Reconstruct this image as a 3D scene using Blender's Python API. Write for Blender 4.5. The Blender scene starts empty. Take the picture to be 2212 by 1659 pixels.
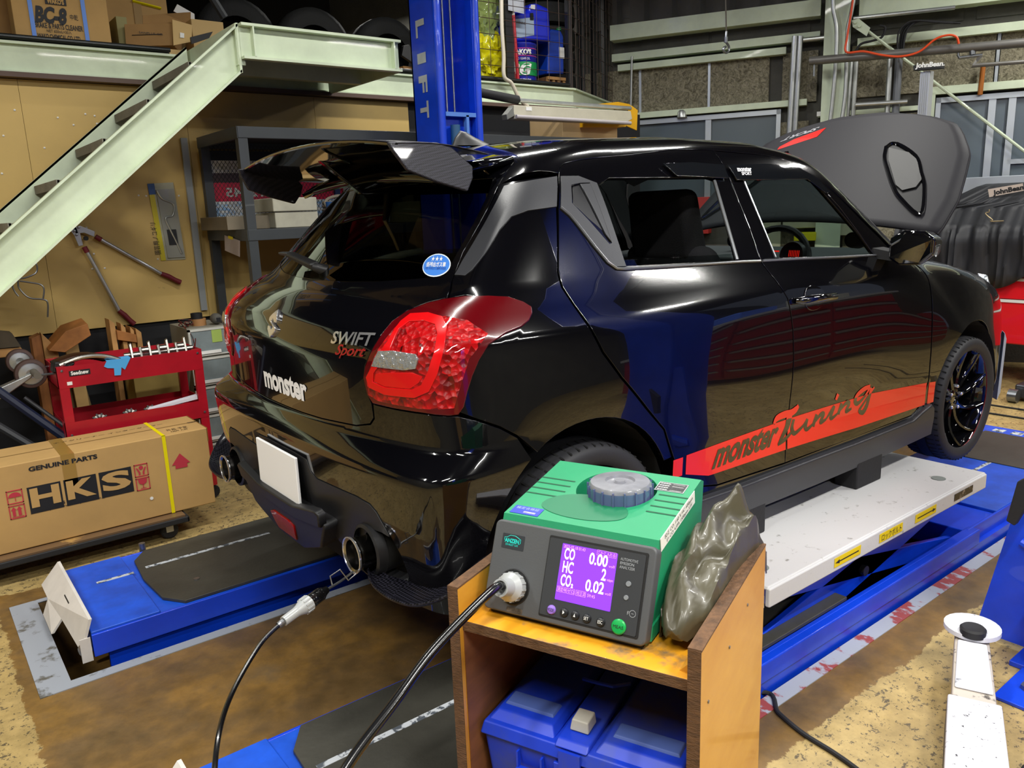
import bpy, bmesh, math, random
import numpy as np
from mathutils import Vector, Matrix, Euler
from mathutils.geometry import delaunay_2d_cdt
random.seed(7)
C = bpy.context.scene.collection
SC = bpy.context.scene
PI = math.pi
# world: x = forwards along the car, y = to the car's left, z = up; wheel bottoms z=0, lift decks z=-.14, floor z=-.26
FLOOR = -.26
CAMP = Vector((-.93503, -2.43786, 1.27552))
CAME = Euler((1.35451, .03663, -.66547), 'XYZ')
FPX = 1709.6
cd = bpy.data.cameras.new('camera'); cam = bpy.data.objects.new('camera', cd); C.objects.link(cam)
cam.location = CAMP; cam.rotation_euler = CAME
cd.sensor_width = 36; cd.lens = 36*FPX/2212; cd.clip_start = .05; cd.clip_end = 100
SC.camera = cam
SC.view_settings.view_transform = 'Standard'; SC.view_settings.look = 'None'
SC.view_settings.exposure = 0.0; SC.view_settings.gamma = 1; SC.view_settings.use_curve_mapping = False
SC.cycles.use_denoising = True; SC.cycles.max_bounces = 7; SC.cycles.diffuse_bounces = 3
SC.cycles.glossy_bounces = 4; SC.cycles.transmission_bounces = 5; SC.cycles.transparent_max_bounces = 12
SC.cycles.caustics_reflective = False; SC.cycles.caustics_refractive = False; SC.cycles.sample_clamp_indirect = 6
W = bpy.data.worlds.new('night'); SC.world = W; W.use_nodes = True
W.node_tree.nodes['Background'].inputs[0].default_value = (.55, .62, .8, 1)
W.node_tree.nodes['Background'].inputs[1].default_value = .22
R3 = CAME.to_matrix()
def at(u, v, x=None, y=None, z=None):
    "the point where the sight line through photo pixel (u, v) meets a plane of the place"
    d = R3 @ Vector(((u-1106)/FPX, -(v-829.5)/FPX, -1))
    t = (x-CAMP.x)/d.x if x is not None else (y-CAMP.y)/d.y if y is not None else (z-CAMP.z)/d.z
    return CAMP + d*t
# ---------- lamps: fluorescent battens under the roof
def lin(h):
    c = [int(h[i:i+2], 16)/255 for i in (0, 2, 4)]
    return tuple(a/12.92 if a <= .04045 else ((a+.055)/1.055)**2.4 for a in c)
LAMPS = []
def tube_light(x, y, z, rz, power, length=1.25, width=.10):
    l = bpy.data.lights.new('tube_light', 'AREA'); l.shape = 'RECTANGLE'; l.size = length; l.size_y = width
    l.energy = power; l.color = (1.0, .985, .93); l.spread = math.radians(170)
    o = bpy.data.objects.new('tube_light', l); C.objects.link(o); o.location = (x, y, z-.005); o.rotation_euler = (0, 0, rz)
    LAMPS.append((x, y, z, rz, length))
for a in [(-.9, -2.9, 3.3, 0, 95), (1.5, -2.9, 3.3, 0, 95), (4.2, -2.7, 3.3, 0, 90), (-.4, -5.2, 3.4, 0, 80), (2.6, -5.4, 3.4, 0, 80),
          (.5, .1, 3.6, 0, 62), (3.2, .2, 3.6, 0, 70), (6.1, -.9, 3.7, 1.1, 75), (-2.6, .4, 3.5, 0, 80), (-2.4, -1.6, 3.4, 0, 60),
          (2.7, 2.0, 3.9, 0, 50), (3.6, 5.1, 3.5, 0, 60)]:
    tube_light(*a)
# ---------- materials
MT = {}
def mat(name, col, rough=.5, metal=0., var=0., vs=6., col2=None, bump=0., bs=40., coat=0., spec=.5, emit=None, es=0., alpha=1., trans=0., aniso=None, thr=None, soft=.08, sx=(1, 1, 1)):
    if name in MT: return MT[name]
    m = bpy.data.materials.new(name); m.use_nodes = True; nt = m.node_tree; b = nt.nodes['Principled BSDF']
    c = lin(col) if isinstance(col, str) else col
    b.inputs['Base Color'].default_value = (*c, 1); b.inputs['Roughness'].default_value = rough; b.inputs['Metallic'].default_value = metal
    b.inputs['Specular IOR Level'].default_value = spec; b.inputs['Coat Weight'].default_value = coat; b.inputs['Coat Roughness'].default_value = .03
    if trans: b.inputs['Transmission Weight'].default_value = trans
    if alpha < 1: b.inputs['Alpha'].default_value = alpha
    if emit: b.inputs['Emission Color'].default_value = (*lin(emit), 1); b.inputs['Emission Strength'].default_value = es
    tc = None
    def coord():
        t = nt.nodes.new('ShaderNodeTexCoord'); g = nt.nodes.new('ShaderNodeMapping'); g.inputs['Scale'].default_value = sx
        nt.links.new(t.outputs['Object'], g.inputs[0]); return g
    if var or col2:
        g = coord(); n = nt.nodes.new('ShaderNodeTexNoise'); n.inputs['Scale'].default_value = vs; n.inputs['Detail'].default_value = 6; n.inputs['Roughness'].default_value = .62
        nt.links.new(g.outputs[0], n.inputs[0]); r = nt.nodes.new('ShaderNodeValToRGB')
        c2 = lin(col2) if col2 else tuple(max(0, q*(1-var)) for q in c); c1 = c if col2 else tuple(min(1, q*(1+var*.6)) for q in c)
        lo, hi = (.32, .68) if thr is None else (thr-soft, thr+soft)
        r.color_ramp.elements[0].position = lo; r.color_ramp.elements[1].position = hi
        r.color_ramp.elements[0].color = (*c2, 1); r.color_ramp.elements[1].color = (*c1, 1)
        nt.links.new(n.outputs['Fac'], r.inputs[0]); nt.links.new(r.outputs[0], b.inputs['Base Color'])
    if bump:
        g = coord(); n = nt.nodes.new('ShaderNodeTexNoise'); n.inputs['Scale'].default_value = bs; n.inputs['Detail'].default_value = 3
        nt.links.new(g.outputs[0], n.inputs[0]); u = nt.nodes.new('ShaderNodeBump'); u.inputs['Strength'].default_value = bump; u.inputs['Distance'].default_value = .01
        nt.links.new(n.outputs['Fac'], u.inputs['Height']); nt.links.new(u.outputs[0], b.inputs['Normal'])
    MT[name] = m; return m
def thin_glass(name, tint, tr, rough=0.0):
    if name in MT: return MT[name]
    m = bpy.data.materials.new(name); m.use_nodes = True; nt = m.node_tree; nt.nodes.clear()
    o = nt.nodes.new('ShaderNodeOutputMaterial'); t = nt.nodes.new('ShaderNodeBsdfTransparent'); g = nt.nodes.new('ShaderNodeBsdfGlossy'); x = nt.nodes.new('ShaderNodeMixShader'); f = nt.nodes.new('ShaderNodeMath'); lw = nt.nodes.new('ShaderNodeLayerWeight'); pw = nt.nodes.new('ShaderNodeMath')
    t.inputs[0].default_value = (*[q*tr for q in lin(tint)], 1); g.inputs['Roughness'].default_value = rough; g.inputs[0].default_value = (.9, .9, .9, 1); lw.inputs[0].default_value = .5; pw.operation = 'POWER'; pw.inputs[1].default_value = 4; f.operation = 'MULTIPLY_ADD'; f.inputs[1].default_value = .85; f.inputs[2].default_value = .04; nt.links.new(lw.outputs['Facing'], pw.inputs[0]); nt.links.new(pw.outputs[0], f.inputs[0])
    nt.links.new(f.outputs[0], x.inputs[0]); nt.links.new(t.outputs[0], x.inputs[1]); nt.links.new(g.outputs[0], x.inputs[2]); nt.links.new(x.outputs[0], o.inputs[0])
    MT[name] = m; return m
def carbon(name, c1, c2, scale, rough=.25):
    if name in MT: return MT[name]
    m = mat(name, c1, rough, coat=.15, spec=.3); nt = m.node_tree; b = nt.nodes['Principled BSDF']
    t = nt.nodes.new('ShaderNodeTexCoord'); k = nt.nodes.new('ShaderNodeTexChecker'); k.inputs['Scale'].default_value = scale
    mp = nt.nodes.new('ShaderNodeMapping'); mp.inputs['Rotation'].default_value = (.1, .2, .78)
    k.inputs[1].default_value = (*lin(c1), 1); k.inputs[2].default_value = (*lin(c2), 1)
    nt.links.new(t.outputs['Object'], mp.inputs[0]); nt.links.new(mp.outputs[0], k.inputs[0]); nt.links.new(k.outputs[0], b.inputs['Base Color'])
    u = nt.nodes.new('ShaderNodeBump'); u.inputs['Strength'].default_value = .25; u.inputs['Distance'].default_value = .002
    nt.links.new(k.outputs['Fac'], u.inputs['Height']); nt.links.new(u.outputs[0], b.inputs['Normal'])
    return m
# ---------- mesh builder
class G:
    def __init__(s): s.v = []; s.f = []
    def add(s, vs, fs, M=None):
        n = len(s.v); s.v += [(M @ Vector(p)) if M else Vector(p) for p in vs]; s.f += [tuple(n+i for i in f) for f in fs]; return s
    def box(s, x0, x1, y0, y1, z0, z1, M=None):
        return s.add([(x0,y0,z0),(x1,y0,z0),(x1,y1,z0),(x0,y1,z0),(x0,y0,z1),(x1,y0,z1),(x1,y1,z1),(x0,y1,z1)],
                     [(0,3,2,1),(4,5,6,7),(0,1,5,4),(1,2,6,5),(2,3,7,6),(3,0,4,7)], M)
    def prism(s, pts, z0, z1, M=None):
        n = len(pts); a = sum(pts[i][0]*pts[(i+1)%n][1]-pts[(i+1)%n][0]*pts[i][1] for i in range(n))
        if a < 0: pts = pts[::-1]
        return s.add([(p[0],p[1],z0) for p in pts]+[(p[0],p[1],z1) for p in pts], [tuple(range(n))[::-1], tuple(range(n,2*n))]+[(i,(i+1)%n,n+(i+1)%n,n+i) for i in range(n)], M)
    def hull(s, a, b):
        "two matching rings of points joined to a closed solid"
        n = len(a); return s.add(list(a)+list(b), [tuple(range(n))[::-1], tuple(range(n,2*n))]+[(i,(i+1)%n,n+(i+1)%n,n+i) for i in range(n)])
    def tube(s, pts, r, n=8, M=None, closed=False):
        pts = [Vector(p) for p in pts]; m = len(pts); rr = r if isinstance(r, (list, tuple)) else [r]*m; rings = []
        up = None
        for i, p in enumerate(pts):
            if closed: d = pts[(i+1)%m]-pts[i-1]
            else: d = pts[min(i+1,m-1)]-pts[max(i-1,0)]
            d.normalize()
            if up is None: up = Vector((0,0,1)) if abs(d.z) < .9 else Vector((1,0,0))
            a = (up-d*up.dot(d)); a.normalize(); up = a; b = d.cross(a)
            rings.append([p+(a*math.cos(2*PI*k/n)+b*math.sin(2*PI*k/n))*rr[i] for k in range(n)])
        vs = [q for ring in rings for q in ring]; fs = []
        for i in range(m if closed else m-1):
            j = (i+1)%m
            for k in range(n): fs.append((i*n+k, i*n+(k+1)%n, j*n+(k+1)%n, j*n+k))
        if not closed: fs += [tuple(range(n))[::-1], tuple(range((m-1)*n, m*n))]
        return s.add(vs, fs, M)
    def cyl(s, p0, p1, r0, r1=None, n=20): return s.tube([p0, p1], [r0, r0 if r1 is None else r1], n)
    def lathe(s, prof, M=None, n=32, caps=True):
        vs = []; fs = []; m = len(prof)
        for r, z in prof:
            for k in range(n): vs.append((r*math.cos(2*PI*k/n), r*math.sin(2*PI*k/n), z))
        for i in range(m-1):
            for k in range(n): fs.append((i*n+k, i*n+(k+1)%n, (i+1)*n+(k+1)%n, (i+1)*n+k))
        if caps: fs += [tuple(range(n))[::-1], tuple(range((m-1)*n, m*n))]
        return s.add(vs, fs, M)
    def grid(s, rows, M=None):
        m = len(rows); n = len(rows[0]); return s.add([p for r in rows for p in r], [(i*n+j, i*n+j+1, (i+1)*n+j+1, (i+1)*n+j) for i in range(m-1) for j in range(n-1)], M)
    def out(s, name, m, parent=None, label=None, cat=None, group=None, kind=None, smooth=None, bevel=0, seg=2, solid=0, auto=35):
        me = bpy.data.meshes.new(name); o = bpy.data.objects.new(name, me); C.objects.link(o)
        org = Vector((0,0,0))
        if parent is None and s.v and kind != 'structure':
            xs = [p.x for p in s.v]; ys = [p.y for p in s.v]; org = Vector(((min(xs)+max(xs))/2, (min(ys)+max(ys))/2, min(p.z for p in s.v))); o.location = org
        me.from_pydata([tuple(p-org) for p in s.v], [], s.f); me.materials.append(m)
        bm = bmesh.new(); bm.from_mesh(me); bmesh.ops.recalc_face_normals(bm, faces=bm.faces); bm.to_mesh(me); bm.free()
        if parent is not None: adopt(o, parent)
        if solid: md = o.modifiers.new('solid', 'SOLIDIFY'); md.thickness = solid; md.offset = 0
        if bevel: md = o.modifiers.new('bevel', 'BEVEL'); md.width = bevel; md.segments = seg; md.limit_method = 'ANGLE'; md.angle_limit = .6; md.harden_normals = True
        if smooth or bevel:
            me.polygons.foreach_set('use_smooth', [True]*len(me.polygons)); me.set_sharp_from_angle(angle=math.radians(auto))
        return tag(o, label, cat, group, kind)
def adopt(o, parent): o.parent = parent; o.matrix_parent_inverse = parent.matrix_basis.inverted() if parent.parent is None else (parent.parent.matrix_basis @ parent.matrix_parent_inverse @ parent.matrix_basis).inverted()
def tag(o, label=None, cat=None, group=None, kind=None):
    for k, v in (('label', label), ('category', cat), ('group', group), ('kind', kind)):
        if v: o[k] = v
    return o
def thing(name, label, cat, loc=(0,0,0), group=None, kind=None):
    o = bpy.data.objects.new(name, None); C.objects.link(o); o.location = loc; o.empty_display_size = .05; return tag(o, label, cat, group, kind)
def fr(o, x, y=None, z=None):
    "frame matrix from an origin, an x direction and a y (or z) direction"
    x = Vector(x).normalized()
    if z is not None: z = Vector(z); z = (z-x*z.dot(x)).normalized(); y = z.cross(x)
    else: y = Vector(y); y = (y-x*y.dot(x)).normalized(); z = x.cross(y)
    return Matrix(((x.x,y.x,z.x,o[0]),(x.y,y.y,z.y,o[1]),(x.z,y.z,z.z,o[2]),(0,0,0,1)))
def dup(root, M, label=None, group=None):
    "a copy of a thing with its parts and sub-parts, moved by matrix M"
    r = root.copy(); C.objects.link(r); r.matrix_basis = M @ root.matrix_basis
    if label: r['label'] = label
    if group: r['group'] = group
    for ch in list(root.children):
        c = ch.copy(); C.objects.link(c); c.parent = r; c.matrix_parent_inverse = ch.matrix_parent_inverse.copy()
        for g in list(ch.children):
            d = g.copy(); C.objects.link(d); d.parent = c; d.matrix_parent_inverse = g.matrix_parent_inverse.copy()
    return r
def text_mesh(s, size=1, bold=0, shear=0, sx=1, depth=0, align='LEFT', space=1, res=3):
    cu = bpy.data.curves.new('lettering', 'FONT'); cu.body = s; cu.size = size; cu.shear = shear; cu.offset = bold; cu.extrude = depth; cu.align_x = align; cu.space_character = space; cu.resolution_u = res
    o = bpy.data.objects.new('lettering', cu); C.objects.link(o); dg = bpy.context.evaluated_depsgraph_get(); dg.update()
    me = bpy.data.meshes.new_from_object(o.evaluated_get(dg)); vs = [Vector((v.co.x*sx, v.co.y, v.co.z)) for v in me.vertices]; fs = [tuple(p.vertices) for p in me.polygons]
    bpy.data.objects.remove(o); bpy.data.curves.remove(cu); bpy.data.meshes.remove(me); return vs, fs
def text(name, s, m, parent, M, size, width=None, mirror=False, **k):
    vs, fs = text_mesh(s, size, **k)
    if width and vs:
        w = max(v.x for v in vs)-min(v.x for v in vs); vs = [Vector((v.x*width/w, v.y, v.z)) for v in vs]
    if mirror: vs = [Vector((-v.x, v.y, v.z)) for v in vs]
    g = G(); g.add(vs, fs, M); return g.out(name, m, parent)
def spline(pts, n=8):
    pts = [Vector(p) for p in pts]; out = []
    for i in range(len(pts)-1):
        p0, p1, p2, p3 = pts[max(i-1,0)], pts[i], pts[i+1], pts[min(i+2,len(pts)-1)]
        for k in range(n):
            t = k/n; out.append(.5*((2*p1)+(p2-p0)*t+(2*p0-5*p1+4*p2-p3)*t*t+(3*p1-p0-3*p2+p3)*t**3))
    out.append(pts[-1]); return out
X, Y, Z = Vector((1,0,0)), Vector((0,1,0)), Vector((0,0,1))
# common materials
M_blue = mat('blue_lift_paint', '0a3fd0', .35, var=.18, vs=5, coat=.3)
M_blue2 = mat('blue_deck_paint', '1450c8', .45, var=.25, vs=9, coat=.1)
M_pale = mat('pale_green_paint', 'cfdcc0', .5, var=.14, vs=3.5, coat=.1)
M_black = mat('black_plastic', '0c0c0d', .5)
M_rubber = mat('rubber', '17171a', .7, bump=.1, bs=60)
M_steel = mat('grey_steel', '8d9094', .35, metal=.9, var=.2, vs=12)
M_galv = mat('galvanised_pipe', 'b9bcba', .35, metal=.75, var=.12, vs=15)
M_card = mat('cardboard', 'b8935a', .8, var=.10, vs=4)
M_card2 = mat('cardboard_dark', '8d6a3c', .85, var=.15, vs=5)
M_red = mat('red_cart_paint', 'a80f22', .4, var=.15, vs=8, coat=.2)
M_white = mat('white_plastic', 'e6e6e2', .5, var=.06, vs=6)
M_ink = mat('black_ink', '15161a', .6)
M_wood = mat('timber', 'b98a52', .7, var=.3, vs=5, sx=(1, 8, 1))
M_redink = mat('red_ink', 'b5303f', .6)
# ================= structure =================
def mapping_pos(nt):
    t = nt.nodes.new('ShaderNodeTexCoord'); s = nt.nodes.new('ShaderNodeSeparateXYZ'); nt.links.new(t.outputs['Object'], s.inputs[0]); return t, s
def floor_material():
    m = bpy.data.materials.new('worn_epoxy_floor'); m.use_nodes = True; nt = m.node_tree; b = nt.nodes['Principled BSDF']; L = nt.links.new
    t, s = mapping_pos(nt)
    def noise(sc, det=5, rough=.6, dist=0):
        n = nt.nodes.new('ShaderNodeTexNoise'); n.inputs['Scale'].default_value = sc; n.inputs['Detail'].default_value = det; n.inputs['Roughness'].default_value = rough; n.inputs['Distortion'].default_value = dist; L(t.outputs['Object'], n.inputs[0]); return n.outputs['Fac']
    def math_(op, a, b_=None, c=None):
        n = nt.nodes.new('ShaderNodeMath'); n.operation = op
        for i, q in enumerate((a, b_, c)):
            if q is None: continue
            if isinstance(q, (int, float)): n.inputs[i].default_value = q
            else: L(q, n.inputs[i])
        return n.outputs[0]
    def ramp(f, stops):
        r = nt.nodes.new('ShaderNodeValToRGB'); e = r.color_ramp.elements
        while len(e) < len(stops): e.new(.5)
        for k, (p, c) in enumerate(stops): e[k].position = p; e[k].color = (*lin(c), 1) if isinstance(c, str) else (c, c, c, 1)
        L(f, r.inputs[0]); return r.outputs[0]
    def mix(f, a, b_):
        n = nt.nodes.new('ShaderNodeMix'); n.data_type = 'RGBA'; L(f, n.inputs[0]); L(a, n.inputs[6]); L(b_, n.inputs[7]); return n.outputs[2]
    wob = math_('MULTIPLY', math_('SUBTRACT', noise(2.2, 9, .72, .4), .5), .20)
    dx = math_('SUBTRACT', s.outputs[0], -.82); dy1 = math_('SUBTRACT', 1.40, s.outputs[1]); dy0 = math_('SUBTRACT', s.outputs[1], -1.33); dx2 = math_('SUBTRACT', 4.6, s.outputs[0])
    d = math_('ADD', math_('MINIMUM', math_('MINIMUM', dx, dx2), math_('MINIMUM', dy1, dy0)), wob)
    inner = ramp(math_('MULTIPLY_ADD', d, 8, .5), [(.48, 0.), (.52, 1.)])
    brown = ramp(noise(3.0, 8, .65), [(.25, '4e4028'), (.45, '6a5230'), (.60, '80602e'), (.78, '5f4f38')])
    cream = ramp(noise(2.1, 6, .6), [(.3, '9c8554'), (.5, 'aa925e'), (.75, 'b9a26c')])
    specks = ramp(noise(52, 4, .75), [(.40, 1.), (.43, 0.)])
    cream2 = mix(specks, cream, ramp(noise(20), [(.0, '4a4030'), (1., '6a5c42')]))
    # worn-through yellow coat towards the rear left of the building
    yl = math_('MULTIPLY_ADD', math_('ADD', math_('SUBTRACT', -.80, math_('MULTIPLY', s.outputs[1], .05)), math_('SUBTRACT', wob, s.outputs[0])), 8, -.6)
    c = mix(inner, cream2, brown)
    mott = ramp(noise(11, 6, .7), [(.35, .72), (.65, 1.08)])
    mm = nt.nodes.new('ShaderNodeMix'); mm.data_type = 'RGBA'; mm.blend_type = 'MULTIPLY'; mm.inputs[0].default_value = 1; L(c, mm.inputs[6]); L(mott, mm.inputs[7])
    L(mm.outputs[2], b.inputs['Base Color'])
    L(ramp(noise(7, 5), [(.3, .32), (.7, .6)]), b.inputs['Roughness'])
    u = nt.nodes.new('ShaderNodeBump'); u.inputs['Strength'].default_value = .25; u.inputs['Distance'].default_value = .004; L(noise(30, 4), u.inputs['Height']); L(u.outputs[0], b.inputs['Normal'])
    return m
LP = (-.665, 4.45, .47, 1.22)      # left pit x0 x1 y0 y1
RP = (-.60, 4.45, -1.14, -.40)
g = G(); xs = sorted([-4.2, LP[0], RP[0], LP[1], 11.5]); ys = [-7.5, RP[2], RP[3], LP[2], LP[3], 5.2]
for i in range(4):
    for j in range(5):
        cx, cy = (xs[i]+xs[i+1])/2, (ys[j]+ys[j+1])/2
        if (LP[0] < cx < LP[1] and LP[2] < cy < LP[3]) or (RP[0] < cx < RP[1] and RP[2] < cy < RP[3]): continue
        g.add([(xs[i],ys[j],FLOOR),(xs[i+1],ys[j],FLOOR),(xs[i+1],ys[j+1],FLOOR),(xs[i],ys[j+1],FLOOR)], [(0,1,2,3)])
for P_ in (LP, RP):
    x0, x1, y0, y1 = P_; a, b_ = FLOOR, FLOOR-.32
    g.add([(x0,y0,a),(x1,y0,a),(x1,y1,a),(x0,y1,a),(x0,y0,b_),(x1,y0,b_),(x1,y1,b_),(x0,y1,b_)], [(0,1,5,4),(1,2,6,5),(2,3,7,6),(3,0,4,7),(4,5,6,7)])
g.out('floor', floor_material(), kind='structure')
pitm = mat('chipped_grey_pit_border', '8e939c', .6, col2='54524c', vs=14, thr=.38, soft=.05)
pitr = mat('chipped_red_white_border', 'a0a4ae', .6, col2='94403e', vs=7, thr=.47, soft=.02, sx=(1.3, .8, 1))
for n, (P_, w0) in enumerate(((LP, .1), (RP, .09))):
    x0, x1, y0, y1 = P_; g = G(); h0, h1 = FLOOR-.002, FLOOR+.003
    g.box(x0-w0, x0, y0-.05, y1+.03, h0, h1)
    if n == 0: g.box(x0, x1, y0-.05, y0, h0, h1); g.box(x0, x1, y1, y1+.03, h0, h1)
    else: g.box(x0, x1, y1, y1+.04, h0, h1)
    g.box(x1, x1+.06, y0-.03, y1+.03, h0, h1); g.out('trim_%d' % (n+1), pitm, kind='structure')
g = G(); g.box(RP[0]-.09, RP[1]+.06, RP[2]-.055, RP[2], FLOOR-.002, FLOOR+.003); g.out('trim_3', pitr, kind='structure')
# walls
M_wallblk = mat('black_wall_board', '17181c', .75, var=.1)
M_ywall = mat('yellow_ply_wall', 'c2a566', .6, var=.10, vs=2.2, bump=.05, bs=30)
def scuffed():
    m = mat('scuffed_wall_panel', 'c8a964', .55, var=.09, vs=2.0); nt = m.node_tree; b = nt.nodes['Principled BSDF']; src = b.inputs['Base Color'].links[0].from_socket
    t = nt.nodes.new('ShaderNodeTexCoord'); mp = nt.nodes.new('ShaderNodeMapping'); mp.inputs['Scale'].default_value = (3, 1, 7); mp.inputs['Rotation'].default_value = (0, .5, 0)
    n = nt.nodes.new('ShaderNodeTexNoise'); n.inputs['Scale'].default_value = 2.6; n.inputs['Detail'].default_value = 6; n.inputs['Roughness'].default_value = .7
    r = nt.nodes.new('ShaderNodeValToRGB'); r.color_ramp.elements[0].position = .66; r.color_ramp.elements[0].color = (0,0,0,1); r.color_ramp.elements[1].position = .76; r.color_ramp.elements[1].color = (.6,.6,.6,1)
    mx = nt.nodes.new('ShaderNodeMix'); mx.data_type = 'RGBA'; mx.inputs[7].default_value = (*lin('6d5c3a'), 1)
    for a, c_ in ((t.outputs['Object'], mp.inputs[0]), (mp.outputs[0], n.inputs[0]), (n.outputs['Fac'], r.inputs[0]), (r.outputs[0], mx.inputs[0]), (src, mx.inputs[6]), (mx.outputs[2], b.inputs['Base Color'])): nt.links.new(a, c_)
    return m
wl = G().box(-4.2, 4.95, 3.03, 3.12, FLOOR, 2.12).out('wall_left', M_wallblk, kind='structure')
sc_m = scuffed()
for a, b_ in ((-4.2, -3.02), (-3.01, -2.02), (-2.018, -1.10), (-1.098, -.189), (-.187, .717), (.719, 1.601), (1.603, 2.365)):
    G().box(a, b_, 3.0, 3.03, .655, 2.10).out('panel', sc_m, wl)
rs = random.Random(3); g = G()
for k in range(26):
    x_ = rs.uniform(-.9, .62); z_ = rs.uniform(.95, 2.0); g.lathe([(.006, 0), (.006, .003), (.002, .006)], fr((x_, 3.0, z_), X, z=(0, -1, 0)), 8)
g.out('screw_cap', M_white, wl, kind='stuff')
q = .510778; WN = Vector((math.cos(q), math.sin(q), 0)); WW = Vector((-math.sin(q), math.cos(q), 0)); WD = 6.351
def wpt(u, v, off=0):
    d = R3 @ Vector(((u-1106)/FPX, -(v-829.5)/FPX, -1)); t = (WD-off-WN.dot(CAMP))/WN.dot(d); p = CAMP+d*t; return p.dot(WW), p.z
WM = fr(WN*WD, WW, y=(0, 0, 1))      # local x = along the wall, y = up, z = towards outside
if (WM.to_3x3() @ Z).dot(WN) < 0: pass
def wbox(g, a0, a1, z0, z1, o0, o1):
    "box on the front wall: a along the wall, z up, o = distance off the wall towards the room"
    return g.add([tuple(WN*(WD-o)+WW*a+Z*z) for z in (z0, z1) for a, o in ((a0,o0),(a1,o0),(a1,o1),(a0,o1))], [(0,3,2,1),(4,5,6,7),(0,1,5,4),(1,2,6,5),(2,3,7,6),(3,0,4,7)])
M_conc = mat('grey_brown_cladding', '4b4a44', .9, var=.25, vs=3, bump=.3, bs=50)
def fibre():
    m = mat('wood_wool_board', '6f6a54', .95, bump=.6, bs=90); nt = m.node_tree; b = nt.nodes['Principled BSDF']
    t = nt.nodes.new('ShaderNodeTexCoord'); n = nt.nodes.new('ShaderNodeTexNoise'); n.inputs['Scale'].default_value = 16; n.inputs['Detail'].default_value = 8; n.inputs['Distortion'].default_value = 2.5; n.inputs['Roughness'].default_value = .75
    r = nt.nodes.new('ShaderNodeValToRGB'); e = r.color_ramp.elements; e[0].position = .36; e[0].color = (*lin('4a4535'), 1); e[1].position = .62; e[1].color = (*lin('96907a'), 1)
    nt.links.new(t.outputs['Object'], n.inputs[0]); nt.links.new(n.outputs['Fac'], r.inputs[0]); nt.links.new(r.outputs[0], b.inputs['Base Color']); return m
M_fib = fibre()
g = G(); wbox(g, -9, 4.2, FLOOR, 5.2, -.12, 0); wf = g.out('wall_front', M_conc, kind='structure')
def wpanel(name, m, u0, v0, u1, v1, o0, o1, parent, top=None, **k):
    a0, z1 = wpt(u0, v0); a1, z0 = wpt(u1, v1); g = G(); wbox(g, a0, a1, z0, z1, o0, o1); return g.out(name, m, parent, **k)
for a0, a1 in ((.97, .36), (.335, -.327), (-.353, -.90), (-1.02, -1.33), (-1.62, -1.95), (-2.0, -2.76), (-2.80, -3.7), (-3.74, -4.7)):
    g = G(); wbox(g, a0, a1, 2.17, 2.62, 0, .03); g.out('panel', M_fib, wf)
for a0, a1 in ((.335, -.327), (-.353, -1.25), (-1.65, -2.5), (-2.6, -4.4)):
    g = G(); wbox(g, a0, a1, 2.74, 2.9, 0, .012); g.out('panel', M_conc, wf)
g = G(); wbox(g, -1.27, -1.02, .8, 2.0, 0, .03); g.out('panel', M_fib, wf)
g = G(); wbox(g, -2.2, -1.62, .8, 2.0, 0, .03); g.out('panel', M_fib, wf)
alum = mat('aluminium_sash', 'b6bcc0', .35, metal=.6, var=.05)
for a in (.345, -.34, -2.78, -3.72):
    g = G(); wbox(g, a-.012, a+.012, 2.15, 2.66, 0, .04); g.out('batten', alum, wf)
# pale green girts and posts
n = 4
for a0, a1, z0, z1, o in ((.62, -1.34, 2.89, 3.03, .16), (.62, -1.34, 2.70, 2.77, .10), (.56, -1.05, 2.605, 2.665, .10), (-1.66, -5.2, 2.60, 2.67, .1), (-1.66, -5.2, 2.84, 2.98, .16),
                       (.55, -1.25, 2.135, 2.19, .1), (-2.2, -5.2, 2.135, 2.20, .1), (-1.35, -2.2, 2.02, 2.06, .05)):
    g = G(); wbox(g, a0, a1, z0, z1, 0, o); g.out('trim_%d' % n, M_pale, kind='structure'); n += 1
g = G(); wbox(g, -1.60, -1.38, FLOOR, 5.0, .02, .035); wbox(g, -1.60, -1.38, FLOOR, 5.0, .2, .212); wbox(g, -1.5, -1.48, FLOOR, 5, .03, .2); g.out('trim_%d' % n, M_pale, kind='structure'); n += 1
g = G(); wbox(g, -2.32, -2.25, .6, 2.15, .02, .1); g.out('trim_%d' % n, M_pale, kind='structure'); n += 1
g = G(); wbox(g, .62, .53, 1.2, 2.15, .0, .1); g.out('trim_%d' % n, M_pale, kind='structure'); n += 1
# dark roller blinds above the beam (corrugated roof edge)
g = G(); rows = []
for i in range(60):
    a = 1.6-i*.055; o = .9+.03*math.sin(i*1.6); rows.append([tuple(WN*(WD-o*0-.02-.03*math.sin(i*1.25))+WW*a+Z*z) for z in (3.02, 5.2)])
g.grid(rows); g.out('trim_%d' % n, mat('dark_corrugated_sheet', '55524d', .8, var=.2, vs=4), kind='structure', smooth=True); n += 1
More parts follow.
